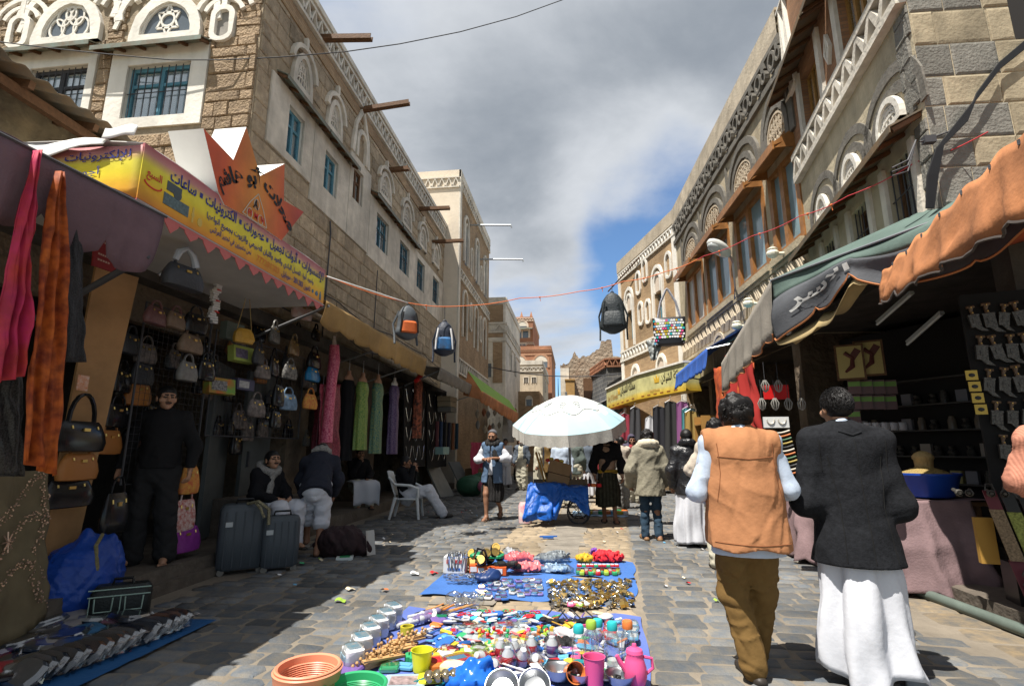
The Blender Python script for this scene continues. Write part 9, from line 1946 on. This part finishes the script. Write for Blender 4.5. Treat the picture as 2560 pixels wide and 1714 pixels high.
# lamps and bead strings between the two men
for i in range(6):
 p=yp(1905+33*(i%4)+8*(i//4),1010-45*(i//4),6.9);b=MB()
 for k in range(8):A=2*PI*k/8;b.tube([(.02*math.cos(A),.02*math.sin(A),.12),(.075*math.cos(A),.075*math.sin(A),.02),(.05*math.cos(A),.05*math.sin(A),-.08),(0,0,-.12)],.012,4)
 s=MB();s.tube([(0,0,.1),(0,0,.5)],.006,4);put('energy_bulb','white coil bulb hanging in the shop between the two men','bulb',p,0,[('coil',b,P3('white_coil',(.22,.21,.19),.4),True),('cord',s,M_iron,True)],'coil bulbs').scale=(.62,.62,.62)
b=MB();b.box(yp(1940,980,7.1),(.30,.05,.18));tag(b.build('red_packet',P3('bright_red_card',(.55,.01,.01),.5)),'bright red packet hanging above the coil bulbs','packet')
NB=thing('necklace_card','white card of pearl necklaces with rows of bead strings below','display',tuple(yp(1940,1100,6.2)));b=MB();c=yp(1940,1055,6.2);b.box(c,(.27,.02,.12));b.build('card',P3('white_card',(.58,.58,.57),.6),NB)
for q in(-.06,.06):b=MB();b.tube([c+Vector((q+.04*math.cos(t),-.014,.03-.05*math.sin(t)))for t in np.linspace(0,PI,9)],.008,5);b.build('pearl_necklace',P3('pearl',(.45,.42,.36),.3),NB)
for i in range(12):
 b=MB();z=-.09-.04*i;b.tube([c+Vector((-.13+.26*t+.02*i*.3,-.01,z-.03*math.sin(t*PI)))for t in np.linspace(0,1,9)],.010,5);b.build('bead_string',P3('bead_%d'%(i%5),((.45,.42,.35),(.40,.12,.03),(.05,.12,.06),(.30,.22,.05),(.03,.03,.03))[i%5],.35),NB)
 # cloths and goods further along the right side
drape('rust orange cloth hanging under the grey canopy','hanging_cloth',[(3.0,11.6,3.05),(3.35,10.2,2.95),(3.05,9.6,1.0),(2.85,11.4,1.25)],P3('rust_cloth',(.42,.09,.02),.9,n=(6,.5),col2=(.22,.03,.015)),fold=.10,nf=3,grp='cloths on the sunny side');drape('dark red cloth beside the rust orange one','hanging_cloth',[(3.1,11.0,3.2),(3.3,10.1,3.2),(3.2,9.5,1.3),(2.95,10.3,1.4)],P3('blood_red_cloth',(.24,.015,.012),.9),fold=.08,nf=3,seed=3,grp='cloths on the sunny side')
b=MB();bx_=(2.95,13.0)
for z in(.3,.7,1.1,1.5,1.9):b.box((3.15,13.0,z),(.5,.7,.03))
for y in(12.65,13.35):b.box((3.15,y,1.1),(.5,.03,2.0))
rk=tag(b.build('wooden_rack',P3('honey_wood',(.36,.19,.05),.6,n=(4,.2))),'honey coloured wooden rack of folded goods on the sunny side','rack')
for i in range(12):folded('folded cloth on the honey wooden rack',(3.05,12.78+.2*(i%3),.33+.4*(i//3)),r.uniform(-.2,.2),.22,.3,.12,fm[r.randrange(12)],grp='cloths on the wooden rack',wrap=False)
for i,(x,y,z0,z1,c,lb)in enumerate(((2.3,16.5,2.3,1.5,(.55,.55,.58),'white and purple shirt hanging below the yellow board'),(2.5,16.2,2.6,1.2,(.02,.02,.025),'black coat hanging below the yellow board'),(2.75,15.6,2.7,1.0,(.03,.03,.03),'long black robe hanging below the blue awning'),(2.0,18.0,2.7,1.6,(.05,.05,.055),'charcoal jacket hanging at the end of the yellow board'),(2.9,14.6,2.6,1.1,(.20,.07,.18),'violet cloth hanging below the blue awning'),(2.95,14.2,2.4,1.0,(.06,.20,.22),'teal cloth hanging below the blue awning'),(1.8,19.6,2.6,1.2,(.24,.03,.05),'crimson cloth hanging at the far stall'),(2.95,13.9,2.3,.9,(.3,.2,.06),'ochre cloth hanging beside the wooden rack'))):
 b=MB();H_=z0-z1;b.grid(lambda u,v:Vector(((u-.5)*(.34+.1*v),.03*math.sin(u*12+v*2),-H_*v-.10*abs(u-.5)*(1-v))),14,8);s=MB();s.tube([(-.15,0,-.05),(0,0,.04),(.15,0,-.05)],.008,4);s.tube([(0,0,.04),(0,0,.13),(.03,0,.15)],.005,4)
 put('hanging_garment',lb,'garment',(x,y,z0),R(-8+5*i%20),[('garment',b,P3('hung_%d'%i,c,.9),True),('hanger',s,M_steel,True)],'garments hanging on the sunny side')
for i,(x,y,w_,h_,d,c,lb)in enumerate(((2.95,9.8,.5,.5,.8,(.20,.13,.07),'brown crate on the doorstep beyond the parka'),(3.0,11.2,.5,.7,.7,(.10,.08,.07),'dark crate under the rust orange cloth'),(2.6,17.2,.6,.8,.8,(.26,.18,.10),'tan carton below the yellow board'),(-3.3,17.5,.6,.7,.8,(.25,.15,.07),'brown carton at the far shaded stall'),(-3.0,19.2,.6,.9,.8,(.10,.03,.06),'wine crate below the green awning'))):
 carton(lb,(x,y,.0 if x<0 else.1),w_,d,h_,P3('crate_%d'%i,c,.8,n=(6,.3)),0)
